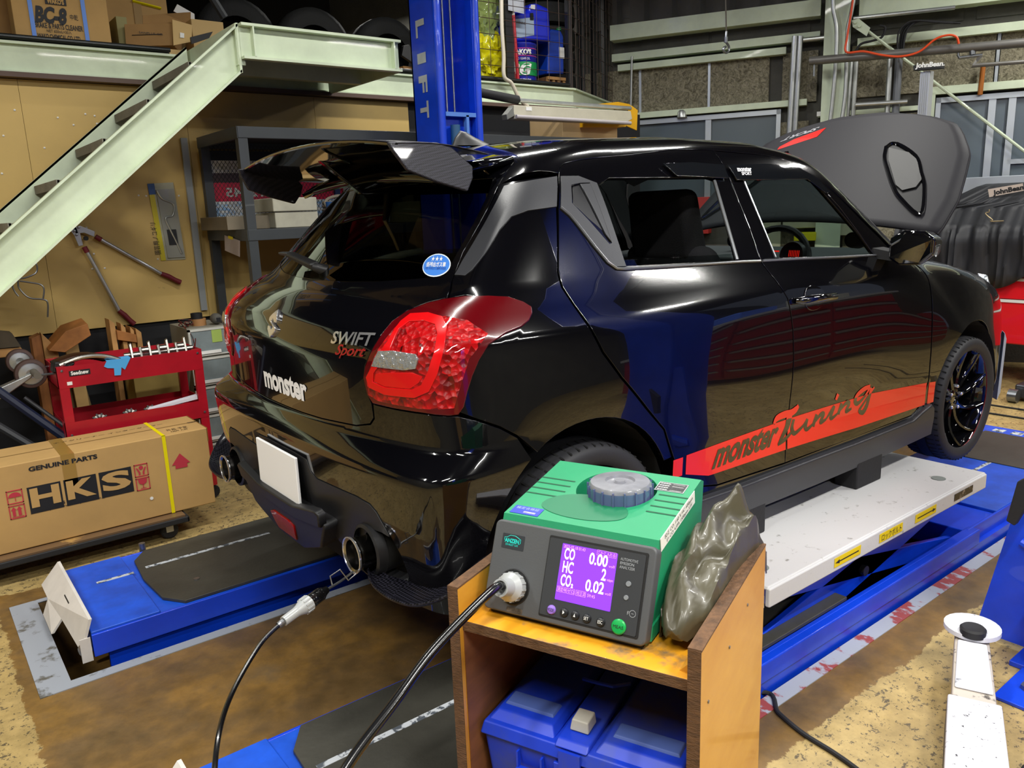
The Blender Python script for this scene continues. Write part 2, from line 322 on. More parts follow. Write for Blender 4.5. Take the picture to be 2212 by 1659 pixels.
# windows: two sashes of frosted glass each in aluminium frames
M_frost = mat('frosted_window_glass', '59646b', .25, var=.05, vs=1.5, spec=.6)
def window(idx, a0, a1, z0, z1, mulls, rail=None):
    w = bpy.data.objects.new('window_%d' % idx, None); C.objects.link(w); w['kind'] = 'structure'
    g = G()
    for b0, b1, c0, c1 in ((a0, a1, z1-.045, z1), (a0, a1, z0, z0+.05), (a0, a0-.04, z0, z1), (a1+.04, a1, z0, z1)): wbox(g, b0, b1, c0, c1, .0, .06)
    g.out('window_frame', alum, w)
    e = [a0-.04]+mulls+[a1+.04]
    for m_ in mulls:
        g = G(); wbox(g, m_+.028, m_-.028, z0+.05, z1-.045, .015, .05); g.out('mullion', alum, w)
    for i in range(len(e)-1):
        g = G(); wbox(g, e[i], e[i+1], z0+.05, z1-.045, .005, .02); g.out('pane', M_frost, w)
    if rail:
        g = G(); wbox(g, mulls[-1], a1, rail-.02, rail+.02, .02, .05); g.out('rail', alum, w)
window(1, .50, -1.02, 1.15, 2.12, [-.34])
window(2, -2.33, -4.7, .95, 2.11, [-2.77, -2.92], 1.53)
# hidden roof and far walls that close the room
G().box(-4.2, 11.5, -7.5, 7.5, 5.2, 5.3).out('ceiling', mat('dark_roof', '2b2a28', .9, var=.2), kind='structure')
G().box(-4.3, 11.5, -7.6, -7.5, FLOOR, 5.2).out('wall_right', mat('dim_grey_wall', '6b6a62', .85, var=.2, vs=2), kind='structure')
G().box(-4.3, -4.2, -7.5, 7.5, FLOOR, 5.2).out('wall_rear', MT['dim_grey_wall'], kind='structure')
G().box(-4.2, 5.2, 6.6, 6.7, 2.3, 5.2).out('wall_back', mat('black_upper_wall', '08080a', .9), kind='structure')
# mezzanine
E1 = Vector((4.06, 3.0, 0)); E2 = Vector((5.23, 3.65, 0))
g = G(); g.prism([(-4.2, 3.05), (4.05, 3.05), (5.17, 3.68), (3.6, 6.5), (-4.2, 6.6)], 2.27, 2.30); g.out('mezzanine_deck', mat('ply_deck', '6b6252', .8, var=.2), label='plywood deck of the upper storage floor above the yellow wall', cat='deck')
def ibeam(p0, p1, z0, z1, fl=.05, web=.012, side=1):
    p0, p1 = Vector(p0), Vector(p1); d = (p1-p0); L_ = d.length; n_ = Vector((d.y, -d.x, 0)).normalized()*side; M = fr(p0, d, y=n_); g = G()
    for a, b_, c, e in ((-.004, fl, z0, z0+.014), (-.004, fl, z1-.014, z1), (-.01, .004, z0, z1)):
        g.add([tuple(p0+d*t+n_*o+Z*zz) for zz in (c, e) for t, o in ((0, a), (1, a), (1, b_), (0, b_))], [(0,3,2,1),(4,5,6,7),(0,1,5,4),(1,2,6,5),(2,3,7,6),(3,0,4,7)])
    return g
mz = thing('mezzanine_beam', 'long pale green steel edge beam of the upper storage floor', 'beam', (0, 3, 2.12))
ibeam((-4.2, 3.0, 0), (4.06, 3.0, 0), 2.13, 2.30, .03).out('beam', M_pale, mz)
G().box(-4.2, 4.06, 2.93, 3.03, 2.103, 2.13).out('lower_flange', mat('brown_flange', '5a463c', .6, var=.1), mz)
ibeam((4.06, 3.0, 0), (5.23, 3.65, 0), 2.13, 2.30, .03).out('beam', M_pale, mz)
g = G()
for a, b_ in ((-4.2, .66), (1.75, 4.0)): g.tube([(a, 2.97, 2.322), (b_, 2.97, 2.322)], .014, 10); g.tube([(a, 3.0, 2.308), (b_, 3.0, 2.308)], .012, 8)
g.out('conduit', mat('dark_conduit', '3a3c3c', .3, metal=.7), mz, smooth=True)
# stair and landing
st = thing('steel_stair', 'pale green steel stair with channel strings and ribbed treads rising to a landing', 'stairs', (.2, 2.3, FLOOR))
sl = (2.299-1.245)/(.736+.497)
def string(y_, sgn, xt, nm):
    zt = (lambda x_: 2.299+sl*(x_-.736)) if sgn < 0 else (lambda x_: 1.46+.8494*(x_+.304)); g = G(); hgt = .245
    xb = -2.2
    poly = [(xb, zt(xb)), (xt, zt(xt)), (xt, zt(xt)-hgt), (xb, zt(xb)-hgt)]
    def pr(p, a, b_): g.add([(q_[0], yy, q_[1]) for yy in (a, b_) for q_ in p], [(0,1,2,3),(7,6,5,4),(0,4,5,1),(1,5,6,2),(2,6,7,3),(3,7,4,0)])
    pr(poly, y_-.005, y_+.005)
    for dz in (0, -hgt+.014): pr([(xb, zt(xb)+dz), (xt, zt(xt)+dz), (xt, zt(xt)+dz-.014), (xb, zt(xb)+dz-.014)], y_-.045 if sgn < 0 else y_-.005, y_+.005 if sgn < 0 else y_+.045)
    g.out(nm, M_pale, st)
string(2.04, -1, .736, 'string'); string(2.78, 1, .70, 'string')
M_tread = mat('ribbed_grey_tread', '7b776b', .8, var=.2, bump=.5, bs=120)
for k in range(13):
    x_ = .60-.232*k; z_ = 2.299+sl*(x_-.736)-.10
    g = G().box(x_-.12, x_+.10, 2.06, 2.77, z_-.012, z_+.012); g.box(x_-.125, x_-.11, 2.06, 2.77, z_-.03, z_+.014); g.out('tread', M_tread, st)
G().box(.725, .738, 1.995, 2.045, 2.05, 2.30).out('end_plate', M_pale, st)
la = thing('stair_landing', 'pale green steel landing box at the top of the stair', 'landing', (1.2, 2.5, 2.12))
ibeam((.74, 2.0, 0), (1.71, 2.0, 0), 2.118, 2.298, .045).out('beam', M_pale, la); ibeam((1.71, 2.0, 0), (1.71, 2.95, 0), 2.118, 2.298, .0).out('beam', M_pale, la)
G().box(.76, 1.70, 2.0, 2.95, 2.285, 2.297).out('deck_plate', mat('dark_plate', '3c403c', .7), la)
G().box(.76, 1.70, 2.47, 2.53, 2.118, 2.285).out('joist', M_pale, la)
G().box(.80, .808, 1.955, 2.0, 2.13, 2.285).out('stiffener', M_pale, la); G().box(1.66, 1.668, 1.955, 2.0, 2.13, 2.285).out('stiffener', M_pale, la)
G().box(.72, .76, 2.0, 2.95, 2.09, 2.298).out('joist', M_pale, la)
# ================= the car =================
def smax(a, b, k): return (a+b+np.sqrt((a-b)**2+k*k))/2
def smin(a, b, k): return -smax(-a, -b, k)
def lut(K):
    K = np.array(K, float); xs, ys = K[:, 0], K[:, 1]; g = np.linspace(xs[0], xs[-1], 400); v = np.interp(g, xs, ys)
    n = max(3, int(.035/(g[1]-g[0])) | 1); ker = np.hanning(n+2)[1:-1]; ker /= ker.sum()
    vp = np.concatenate([2*v[0]-v[n//2:0:-1], v, 2*v[-1]-v[-2:-n//2-1:-1]]); v = np.convolve(vp, ker, 'valid')[:400]
    return lambda t: np.interp(t, g, v)+np.where(t < xs[0], (t-xs[0])*(ys[1]-ys[0])/(xs[1]-xs[0]), 0)+np.where(t > xs[-1], (t-xs[-1])*(ys[-1]-ys[-2])/(xs[-1]-xs[-2]), 0)
XR = lut([(.10,.11),(.2,.045),(.3,.015),(.45,-.010),(.60,-.022),(.645,-.014),(.675,.003),(.8,.0),(.9,-.002),(.97,.018),(1.03,.08),(1.075,.15),(1.2,.275),(1.36,.435),(1.5,.58)])
PW = lut([(.1,.79),(.2,.825),(.3,.842),(.5,.848),(.7,.843),(.82,.838),(.9,.834),(.945,.83),(.985,.808),(1.03,.782),(1.07,.762),(1.44,.60),(1.6,.53)])
ZT = lut([(2.2,1.14),(2.6,1.065),(3.0,1.005),(3.3,.945),(3.6,.86),(3.8,.75),(3.95,.58)])
RF = lut([(.3,1.455),(.5,1.485),(.9,1.525),(1.4,1.545),(1.8,1.54),(2.2,1.50),(2.6,1.445)])
def F(x, y, z):
    "body skin of the car: negative inside"
    a = np.abs(y); up = np.clip((z-1.0)/.35, 0, 1)
    w = PW(z)-np.where(x < .75, (.05+.01*up)*np.clip((.75-x)/.75, 0, 2)**2, 0)-np.where(x > 2.9, .09*((x-2.9)/.95)**2, 0)
    w = w+.026*np.exp(-((x-.66)/.50)**2-((z-.78)/.20)**2)+.03*np.exp(-((x-3.05)/.40)**2-((z-.70)/.2)**2)
    w = w-.020*np.exp(-((x-1.85)/.65)**2-((z-.45)/.14)**2)+.028*np.exp(-((x-.05)/.3)**2-((z-.60)/.13)**2)
    lo = np.clip((.68-z)/.06, 0, 1); w = w+.02*lo*np.clip((.5-x)/.4, 0, 1); side = a-w
    cz = .04+.07*(1-lo)+.13*np.clip((z-.93)/.14, 0, 1)-.02*np.clip((z-1.1)/.3, 0, 1)
    rear = (XR(z)+cz*y*y+.05*(1-.6*lo)*a**4-x)*(1-.25*up)
    front = x+.08*y*y-3.93
    topL = z-ZT(x)+.06*y*y; topU = z-RF(x)+.09*y*y
    wind = (x+.45*y*y-2.36-1.31*(1.373-z))/1.6
    f = smin(smax(smax(side, front, .16), topL, .09), smax(smax(side, topU, .09), wind, .05), .03)
    return smax(f, rear, .07)
def march(o, d, t1, n):
    ts = np.linspace(0, t1, n)[:, None]; P = o[None]+ts[..., None]*d[None]; ins = F(P[..., 0], P[..., 1], P[..., 2]) < 0
    idx = np.maximum(ins.argmax(0), 1); lo = ts[idx-1, 0]; hi = ts[idx, 0]
    for _ in range(26):
        m = (lo+hi)/2; Q = o+m[:, None]*d; v = F(Q[:, 0], Q[:, 1], Q[:, 2]) < 0; hi = np.where(v, m, hi); lo = np.where(v, lo, m)
    return o+hi[:, None]*d
def grad(P):
    e = 1e-3; g = np.array([(F(*(P+np.eye(3)[i]*e).T)-F(*(P-np.eye(3)[i]*e).T)) for i in range(3)]).T
    return g/np.linalg.norm(g, axis=1)[:, None]
# the skin is laid out in three ways: 'S' (x, z) seen from the right, 'A' (angle*.9, z) wrapped round the tail, 'T' (x, y) from above
def skin(dom, p):
    p = np.asarray(p, float); n = len(p); one = np.ones(n); zero = np.zeros(n)
    if dom == 'S': return march(np.c_[p[:, 0], -1.05*one, p[:, 1]], np.c_[zero, one, zero], .75, 60)
    if dom == 'A':
        f = p[:, 0]/.9; return march(np.c_[.9+1.6*np.cos(f), 1.6*np.sin(f), p[:, 1]], np.c_[-np.cos(f), -np.sin(f), zero], 1.5, 110)
    return march(np.c_[p[:, 0], p[:, 1], 1.7*one], np.c_[zero, zero, -one], .95, 80)
def inside(pts, poly):
    x, y = pts[:, 0], pts[:, 1]; c = np.zeros(len(pts), bool); n = len(poly)
    for i in range(n):
        (x0, y0), (x1, y1) = poly[i], poly[(i+1) % n]
        c ^= ((y0 > y) != (y1 > y)) & (x < (x1-x0)*(y-y0)/((y1-y0) if y1 != y0 else 1e-12)+x0)
    return c
def dens(poly, h=.02):
    out = []
    for i, a in enumerate(poly):
        b = poly[(i+1) % len(poly)]; L_ = math.hypot(b[0]-a[0], b[1]-a[1]); k = max(1, int(L_/h))
        out += [(a[0]+(b[0]-a[0])*j/k, a[1]+(b[1]-a[1])*j/k) for j in range(k)]
    return out
def inset(poly, g):
    n = len(poly); ar = sum(poly[i][0]*poly[(i+1)%n][1]-poly[(i+1)%n][0]*poly[i][1] for i in range(n)); s = 1 if ar > 0 else -1; out = []
    for i in range(n):
        a, b, c = poly[i-1], poly[i], poly[(i+1)%n]; d1 = (b[0]-a[0], b[1]-a[1]); d2 = (c[0]-b[0], c[1]-b[1]); l1 = math.hypot(*d1) or 1; l2 = math.hypot(*d2) or 1
        nx = -(d1[1]/l1+d2[1]/l2)*s; ny = (d1[0]/l1+d2[0]/l2)*s; l = math.hypot(nx, ny) or 1; out.append((b[0]+nx/l*g, b[1]+ny/l*g))
    return out
def dist_seg(pts, poly):
    d = np.full(len(pts), 9.)
    for i in range(len(poly)):
        a = np.array(poly[i]); b = np.array(poly[(i+1) % len(poly)]); ab = b-a; t = np.clip(((pts-a)@ab)/max(ab@ab, 1e-12), 0, 1); d = np.minimum(d, np.linalg.norm(pts-(a+t[:, None]*ab), axis=1))
    return d
CAR = thing('car', 'glossy black hatchback with carbon rear wing and red side stripe, raised on the lift', 'car', (1.8, 0, 0))
def panel(name, dom, poly, m, parent=None, off=0., gap=.0018, holes=(), grid=.03, depth=.012, sides='R', h=.02, chamfer=.0016):
    parent = CAR if parent is None else parent
    P0 = inset(dens(poly, h), gap) if gap else dens(poly, h); H0 = [inset(dens(q_, h), -gap) if gap else dens(q_, h) for q_ in holes]
    A = np.array(P0); lo = A.min(0); hi = A.max(0)
    gx, gy = np.meshgrid(np.arange(lo[0]+grid/2, hi[0], grid), np.arange(lo[1]+grid/2, hi[1], grid)); pts = np.c_[gx.ravel(), gy.ravel()]
    if len(pts):
        keep = inside(pts, P0)&(dist_seg(pts, P0) > grid*.35)
        for q_ in H0: keep &= ~inside(pts, q_)&(dist_seg(pts, q_) > grid*.35)
        pts = pts[keep]
    vs = [Vector(p) for p in P0]; ed = [(i, (i+1) % len(P0)) for i in range(len(P0))]
    for q_ in H0: b = len(vs); vs += [Vector(p) for p in q_]; ed += [(b+i, b+(i+1) % len(q_)) for i in range(len(q_))]
    vs += [Vector(p) for p in pts]
    V, _, T, *_ = delaunay_2d_cdt(vs, ed, [], 0, 1e-6)
    V = np.array([tuple(v) for v in V]); T = np.array([t for t in T if len(t) == 3]); cen = V[T].mean(1); ok = inside(cen, P0)
    for q_ in H0: ok &= ~inside(cen, q_)
    T = T[ok]; used = np.unique(T); remap = -np.ones(len(V), int); remap[used] = np.arange(len(used)); V = V[used]; T = remap[T]
    S = skin(dom, V); N = grad(S); S = S+N*off
    return solid_skin(name, S, N, T, m, parent, depth, chamfer, sides)
def solid_skin(name, S, N, T, m, parent, depth, chamfer, sides='R'):
    fn = np.cross(S[T[:, 1]]-S[T[:, 0]], S[T[:, 2]]-S[T[:, 0]]); flip = (fn*N[T].mean(1)).sum(1) < 0; T[flip] = T[flip][:, ::-1]
    cnt = {}
    for t in T:
        for i in range(3):
            e = (t[i], t[(i+1) % 3]); cnt[e] = 1
    bd = [e for e in cnt if (e[1], e[0]) not in cnt]
    tan = np.zeros_like(S)
    for a, b in bd:
        t_ = np.cross(S[b]-S[a], (N[a]+N[b])/2); l = np.linalg.norm(t_); t_ = t_/l if l > 0 else t_; tan[a] += t_; tan[b] += t_
    bi = sorted({i for e in bd for i in e}); l = np.linalg.norm(tan[bi], axis=1)[:, None]; tb = tan[bi]/np.where(l > 0, l, 1)
    n0 = len(S); k = len(bi); idx = {v: i for i, v in enumerate(bi)}
    r1 = S[bi]+tb*chamfer-N[bi]*chamfer; r2 = r1-N[bi]*depth
    Vv = np.vstack([S, r1, r2]); faces = [tuple(int(q_) for q_ in t) for t in T]; ln = [N[q_] for t in T for q_ in t]
    for a, b in bd:
        i, j = idx[a], idx[b]
        faces.append((int(b), int(a), n0+i, n0+j)); ln += [N[b], N[a], tb[i], tb[j]]
        faces.append((n0+j, n0+i, n0+k+i, n0+k+j)); ln += [tb[j], tb[i], tb[i], tb[j]]
    outs = []
    for sd in (('R', 'L') if sides == 'RL' else (sides,)):
        VV = Vv.copy(); FF = faces; LN = ln
        if sd == 'L':
            VV[:, 1] *= -1; FF = [f[::-1] for f in faces]; LN = []; p = 0
            for f in faces: LN += [q_*np.array([1, -1, 1]) for q_ in ln[p:p+len(f)][::-1]]; p += len(f)
        me = bpy.data.meshes.new(name); me.from_pydata(VV.tolist(), [], FF); me.materials.append(m); me.polygons.foreach_set('use_smooth', [True]*len(FF))
        me.normals_split_custom_set([tuple(q_) for q_ in LN]); o = bpy.data.objects.new(name, me); C.objects.link(o); adopt(o, parent); outs.append(o)
    return outs
def skin_shape(name, dom, verts2, faces, m, off=.0015, parent=None, sides='R'):
    "flat print laid on the skin: 2-D verts mapped on the surface"
    S = skin(dom, verts2); N = grad(S); S = S+N*off; outs = []
    for sd in (('R', 'L') if sides == 'RL' else (sides,)):
        VV = S.copy()
        if sd == 'L': VV[:, 1] *= -1
        me = bpy.data.meshes.new(name); me.from_pydata(VV.tolist(), [], [f[::-1] if sd == 'L' else f for f in faces]); me.materials.append(m)
        bm = bmesh.new(); bm.from_mesh(me)
        bm.faces.ensure_lookup_table()
        o = bpy.data.objects.new(name, me); C.objects.link(o)
        cen = VV.mean(0); bm.normal_update(); nn = sum((f.normal for f in bm.faces), Vector()); g_ = grad(S.mean(0)[None])[0]*(np.array([1, -1, 1]) if sd == 'L' else 1)
        if nn.dot(Vector(g_)) < 0:
            for f in bm.faces: f.normal_flip()
        bm.to_mesh(me); bm.free(); adopt(o, parent or CAR); outs.append(o)
    return outs
M_paint = mat('black_car_paint', (.0020, .0020, .0030), .12, coat=1, spec=.15)
M_paint.node_tree.nodes['Principled BSDF'].inputs['Coat Roughness'].default_value = .012
M_matte = mat('satin_grey_plastic', '2e2f33', .42, spec=.45, bump=.04, bs=300)
M_matte2 = mat('dark_satin_plastic', '1d1d1f', .45, spec=.45)
M_gblk = mat('gloss_black_trim', (.003, .003, .004), .05, coat=1)
M_carb = carbon('carbon_fibre', '0c0b12', '2c2b36', 230, .5)
M_carb2 = carbon('glossy_carbon', '08080c', '24232c', 150, .3)
M_chrome = mat('chrome', 'e4e4e8', .16, metal=.85)
M_red_d = mat('red_decal', 'e0170f', .35, coat=.6)
M_dark = mat('underbody_black', (.004, .004, .004), .9)
M_wht = mat('white_decal', 'e8e8ea', .5)
# outlines, right-hand side (x, z)
DTOP = [(.69,1.377),(.712,1.40),(.739,1.41),(.807,1.42),(.90,1.428),(1.02,1.437),(1.283,1.46),(1.473,1.461)]
SEAMR = [(.69,1.377),(.682,1.366),(.629,1.274),(.549,1.10),(.546,1.06),(.56,1.01),(.582,.945),(.613,.876),(.675,.795),(.785,.68),(.869,.598),(.915,.50),(.955,.429),(.972,.385)]
SEAMM = [(1.473,1.461),(1.480,1.41),(1.478,1.36),(1.478,1.30),(1.480,1.20),(1.474,1.12),(1.472,1.071),(1.483,1.05),(1.514,.992),(1.536,.938),(1.553,.882),(1.564,.82),(1.568,.72),(1.562,.58),(1.56,.44),(1.55,.330)]
FFRAME = [(1.488,1.458),(1.743,1.447),(1.90,1.43),(2.0,1.402),(2.09,1.345),(2.18,1.265),(2.272,1.175),(2.35,1.105),(2.40,1.05)]
SEAMF = [(2.416,1.035),(2.521,.999),(2.581,.96),(2.61,.915),(2.618,.836),(2.614,.70),(2.622,.56),(2.63,.466),(2.59,.38),(2.52,.33)]
ARC = lambda cx, cz, r, a0, a1, n=22: [(cx+r*math.cos(math.radians(a0+(a1-a0)*i/n)), cz+r*math.sin(math.radians(a0+(a1-a0)*i/n))) for i in range(n+1)]
WR, WF = (.5493, .332), (3.06, .318)
rarch = ARC(*WR, .361, 178, 12); farch = ARC(*WF, .368, 172, 8)
RG_ = [(.82,1.339),(.806,1.10),(1.348,1.082),(1.401,1.354),(1.368,1.362),(.885,1.362)]
FG_ = [(1.56,1.358),(1.567,1.075),(2.24,1.045),(2.196,1.13),(2.098,1.25),(2.02,1.345),(1.98,1.36)]
# doors
RD = DTOP+SEAMM[1:]+[(1.15,.346),(.985,.378)]+SEAMR[:0:-1]
RD = [p for p in RD if not math.hypot(p[0]-WR[0], p[1]-WR[1]) < .40 or p[1] > .8 or p[0] > .9]
panel('rear_door', 'S', RD, M_paint, holes=[RG_], sides='RL')
FD = FFRAME+SEAMF[1:]+[(2.0,.325),(1.552,.330)]+[(x_+.004, z_) for x_, z_ in SEAMM[::-1][1:]]
panel('front_door', 'S', FD, M_paint, holes=[FG_], sides='RL')
# front wing panel and nose
FN = [(2.62,.915),(2.592,.965),(2.53,1.003),(2.44,1.04),(2.6,1.03),(2.8,1.0),(3.0,.965),(3.2,.925),(3.4,.868),(3.55,.81),(3.68,.735),(3.74,.66),(3.74,.3),(3.60,.24),(3.44,.27)]+farch[::-1][1:-1]+[(2.69,.36),(2.63,.33),(2.60,.375),(2.638,.466),(2.630,.56),(2.622,.70),(2.626,.836)]
panel('front_wing', 'S', FN, M_paint, sides='RL', grid=.025)
# quarter panel: from the rear door seam back to the tailgate, lamp and bumper
LAMP = [(3.688,.847),(3.698,.877),(3.718,.91),(3.745,.955),(3.769,.993),(3.805,1.018),(3.86,1.037),(3.915,1.048),(3.97,1.054),(4.036,1.054),(4.092,1.048),(4.136,1.032),(4.158,1.018),(4.158,1.003),(4.146,.986),(4.122,.973),(4.08,.963),(4.035,.941),(4.012,.906),(3.995,.867),(3.983,.829),(3.974,.792),(3.962,.774),(3.94,.773),(3.879,.777),(3.792,.777),(3.717,.779),(3.698,.80)]
A_ = lambda L_: [(p*.9, z_) for p, z_ in L_]
def to_A(L_):      # side outline (x, z) -> tail layout
    S = skin('S', L_); return [(math.atan2(s[1], s[0]-.9) % (2*PI)*.9, float(s[2])) for s in S]
ra = [p for p in ARC(*WR, .361, 100, 12, 14)]
QT = [(.514,1.352),(.60,1.366),(.682,1.372),(.674,1.358),(.621,1.272),(.545,1.10),(.54,1.06),(.554,1.01),(.576,.943),(.607,.873),(.669,.792),(.779,.677),(.862,.598)]
rear_arch_q = [p for p in rarch if p[0] > .34]
QS = QT+[(.906,.50)]+[p for p in ARC(*WR, .361, 27, 122, 16)]+[(.30,.695)]
QA = to_A(QS)
QA2 = QA+A_([(4.056,.727),(4.002,.757),(3.966,.778)]+LAMP[21:9:-1]+[(3.97,1.058),(3.925,1.052),(3.922,1.094),(3.948,1.165),(4.011,1.251),(4.08,1.335)])
panel('quarter_panel', 'A', QA2, M_paint, sides='RL', grid=.025)
ST_ = to_A([(.955,.425),(.972,.385),(1.0,.33),(.905,.33)]+[p for p in ARC(*WR, .361, 2, 26, 6)]+[(.905,.50),(.915,.495)])
# tailgate
TG = [(4.085,1.348),(4.011,1.251),(3.948,1.165),(3.919,1.09),(3.917,1.047)]+[(p-.004, z_+.003) for p, z_ in LAMP[7:0:-1]]+[(3.684,.847),(3.694,.80),(3.706,.775),(3.708,.735),(3.692,.716),(3.63,.700),(3.44,.689),(3.30,.686),(PI,.686)]
GL = [(4.035,1.325),(3.99,1.262),(3.925,1.165),(3.893,1.108),(3.80,1.098),(3.61,1.087),(3.4,1.081),(PI,1.079)]
mir = lambda L_: L_+[(2*PI-p, z_) for p, z_ in L_[::-1] if abs(p-PI) > 1e-6]
TGF = [(PI, 1.405), (3.6, 1.40)] ; full = mir([(4.10,1.385)]+TG)
glf = mir([(4.06,1.37)]+GL)
panel('tailgate', 'A', A_(full), M_paint, holes=[A_(glf)], grid=.022)
M_tint = thin_glass('privacy_glass', '6a7a80', .16)
rg = panel('rear_window', 'A', A_(glf), M_tint, off=-.002, gap=.0005, depth=.003, grid=.03)[0]
# painted bumper
mA = [(3.809,.325),(3.793,.379),(3.756,.445),(3.727,.485),(3.702,.501),(3.642,.506),(3.534,.503),(3.41,.500),(3.375,.515),(3.355,.551),(3.25,.556),(PI,.556)]
BM = [(PI,.684),(3.30,.684),(3.44,.687),(3.63,.698),(3.694,.713),(3.712,.733),(3.712,.774),(3.792,.772),(3.879,.772),(3.962,.768),(4.002,.752),(4.056,.722),(4.10,.688)]
ba = to_A([p for p in ARC(*WR, .361, 126, 176, 10)]+[(.185,.25),(.12,.22)])
BP = A_(BM)+ba+A_([(3.815,.215)]+mA)
BPm = BP+[(2*PI*.9-p, z_) for p, z_ in BP[::-1] if abs(p-PI*.9) > 1e-6]
panel('rear_bumper', 'A', BPm, M_paint, grid=.02, h=.016)
tipA = lambda y_, z_, r, n=20: [((PI+math.asin((-y_+r*math.cos(t))/.94))*.9, z_+r*math.sin(t)) for t in [2*PI*k/n for k in range(n)]]
mB = A_([(p-.002, z_-.002) for p, z_ in mA[::-1]]+[(3.806,.215),(3.76,.215),(3.66,.225),(3.58,.25),(3.50,.295),(3.46,.315),(3.36,.29),(3.24,.255),(PI,.255)])
mBm = mB+[(2*PI*.9-p, z_) for p, z_ in mB[::-1] if abs(p-PI*.9) > 1e-6]
TY, TZ = .525, .352
panel('rear_diffuser', 'A', mBm, M_matte2, grid=.02, h=.016, holes=[tipA(-TY, TZ, .072), tipA(TY, TZ, .072)], depth=.03, off=.002)
sb = A_([(3.50,.44),(3.50,.40),(3.3,.375),(PI,.375),(PI,.405),(3.3,.405),(3.46,.43)])
sb = sb[:4]+[(2*PI*.9-p, z_) for p, z_ in sb[1:3][::-1]]+[(2*PI*.9-p, z_) for p, z_ in (sb[0],)]+[(2*PI*.9-p, z_) for p, z_ in sb[-1:]]+[(2*PI*.9-p, z_) for p, z_ in sb[-2:-1]]+[sb[4]]+sb[-2:]
panel('diffuser_keel', 'A', A_([(3.50,.385),(3.44,.30),(3.26,.24),(3.023,.24),(2.843,.30),(2.783,.385)]), M_matte2, off=.05, grid=.03, depth=.06, chamfer=.008)
panel('diffuser_bar', 'A', A_([(3.50,.425),(3.49,.385),(3.3,.362),(PI,.362),(2.983,.362),(2.793,.385),(2.783,.425),(2.80,.432),(2.983,.400),(PI,.400),(3.3,.400),(3.483,.432)]), M_matte2, off=.060, grid=.03, depth=.02, chamfer=.006)
fg = A_([(3.25,.315),(3.225,.262),(3.058,.262),(3.033,.315),(3.07,.325),(3.21,.325)])
M_lamp = mat('red_lamp_lens', (.30, .002, .004), .3, coat=1, bump=.25, bs=70, spec=.2)
M_lampd = mat('dark_red_lens', (.085, .001, .003), .2, coat=1, spec=.2)
panel('fog_lamp', 'A', fg, M_lamp, off=.056, grid=.02, depth=.01)
# tail lamps
def led_material():
    m = mat('lamp_facets', (.35, .002, .004), .35, coat=1, spec=.15); nt = m.node_tree; b = nt.nodes['Principled BSDF']
    t = nt.nodes.new('ShaderNodeTexCoord'); v = nt.nodes.new('ShaderNodeTexVoronoi'); v.inputs['Scale'].default_value = 55; u = nt.nodes.new('ShaderNodeBump'); u.inputs['Strength'].default_value = .9; u.inputs['Distance'].default_value = .012
    r = nt.nodes.new('ShaderNodeValToRGB'); r.color_ramp.elements[0].color = (.04, .0008, .001, 1); r.color_ramp.elements[1].color = (.42, .003, .005, 1); r.color_ramp.elements[1].position = .6
    for a, c_ in ((t.outputs['Object'], v.inputs[0]), (v.outputs['Distance'], u.inputs['Height']), (v.outputs['Color'], r.inputs[0]), (r.outputs[0], b.inputs['Base Color']), (u.outputs[0], b.inputs['Normal'])): nt.links.new(a, c_)
    return m
M_fac = led_material(); M_sig = mat('bright_red_lens', (.62, .002, .004), .3, coat=1, spec=.2)
M_clr = mat('clear_lamp_lens', 'b8bcc0', .1, metal=.7, coat=1, bump=.8, bs=60)
for sd in 'RL':
    L1 = panel('tail_lamp', 'A', A_(LAMP), M_lampd, off=.006, grid=.02, depth=.02, sides=sd, chamfer=.004)[0]
    panel('facet', 'A', A_([(3.705,.80),(3.70,.845),(3.75,.93),(3.80,.995),(3.93,1.01),(3.985,1.0),(4.035,.965),(3.99,.91),(3.965,.83),(3.955,.79),(3.87,.785),(3.74,.788)]), M_fac, parent=L1, off=.0075, grid=.02, depth=.003, sides=sd)
    ring = [(3.779,.945),(3.802,.992),(3.825,1.010),(3.879,1.014),(3.921,1.006),(3.938,.985),(3.936,.94),(3.920,.879),(3.90,.835),(3.862,.815),(3.77,.811),(3.715,.823),(3.705,.85)]
    rin = [(3.792,.925),(3.805,.975),(3.83,.993),(3.875,.996),(3.907,.989),(3.918,.97),(3.916,.935),(3.90,.885),(3.882,.85),(3.855,.835),(3.77,.831),(3.728,.84),(3.735,.866)]
    panel('signature_ring', 'A', A_(ring), M_sig, parent=L1, off=.011, grid=.012, depth=.003, sides=sd, holes=[A_(rin)], h=.01, gap=.0005)
    panel('lower_reflector', 'A', A_([(3.742,.864),(3.735,.842),(3.77,.834),(3.85,.838),(3.875,.856),(3.885,.872),(3.86,.88),(3.80,.874)]), M_sig, parent=L1, off=.009, grid=.012, depth=.002, sides=sd, gap=.0005)
    panel('reversing_lens', 'A', A_([(3.731,.884),(3.755,.923),(3.80,.928),(3.869,.925),(3.876,.916),(3.870,.892),(3.84,.886)]), M_clr, parent=L1, off=.012, grid=.015, depth=.003, sides=sd, gap=.0005)
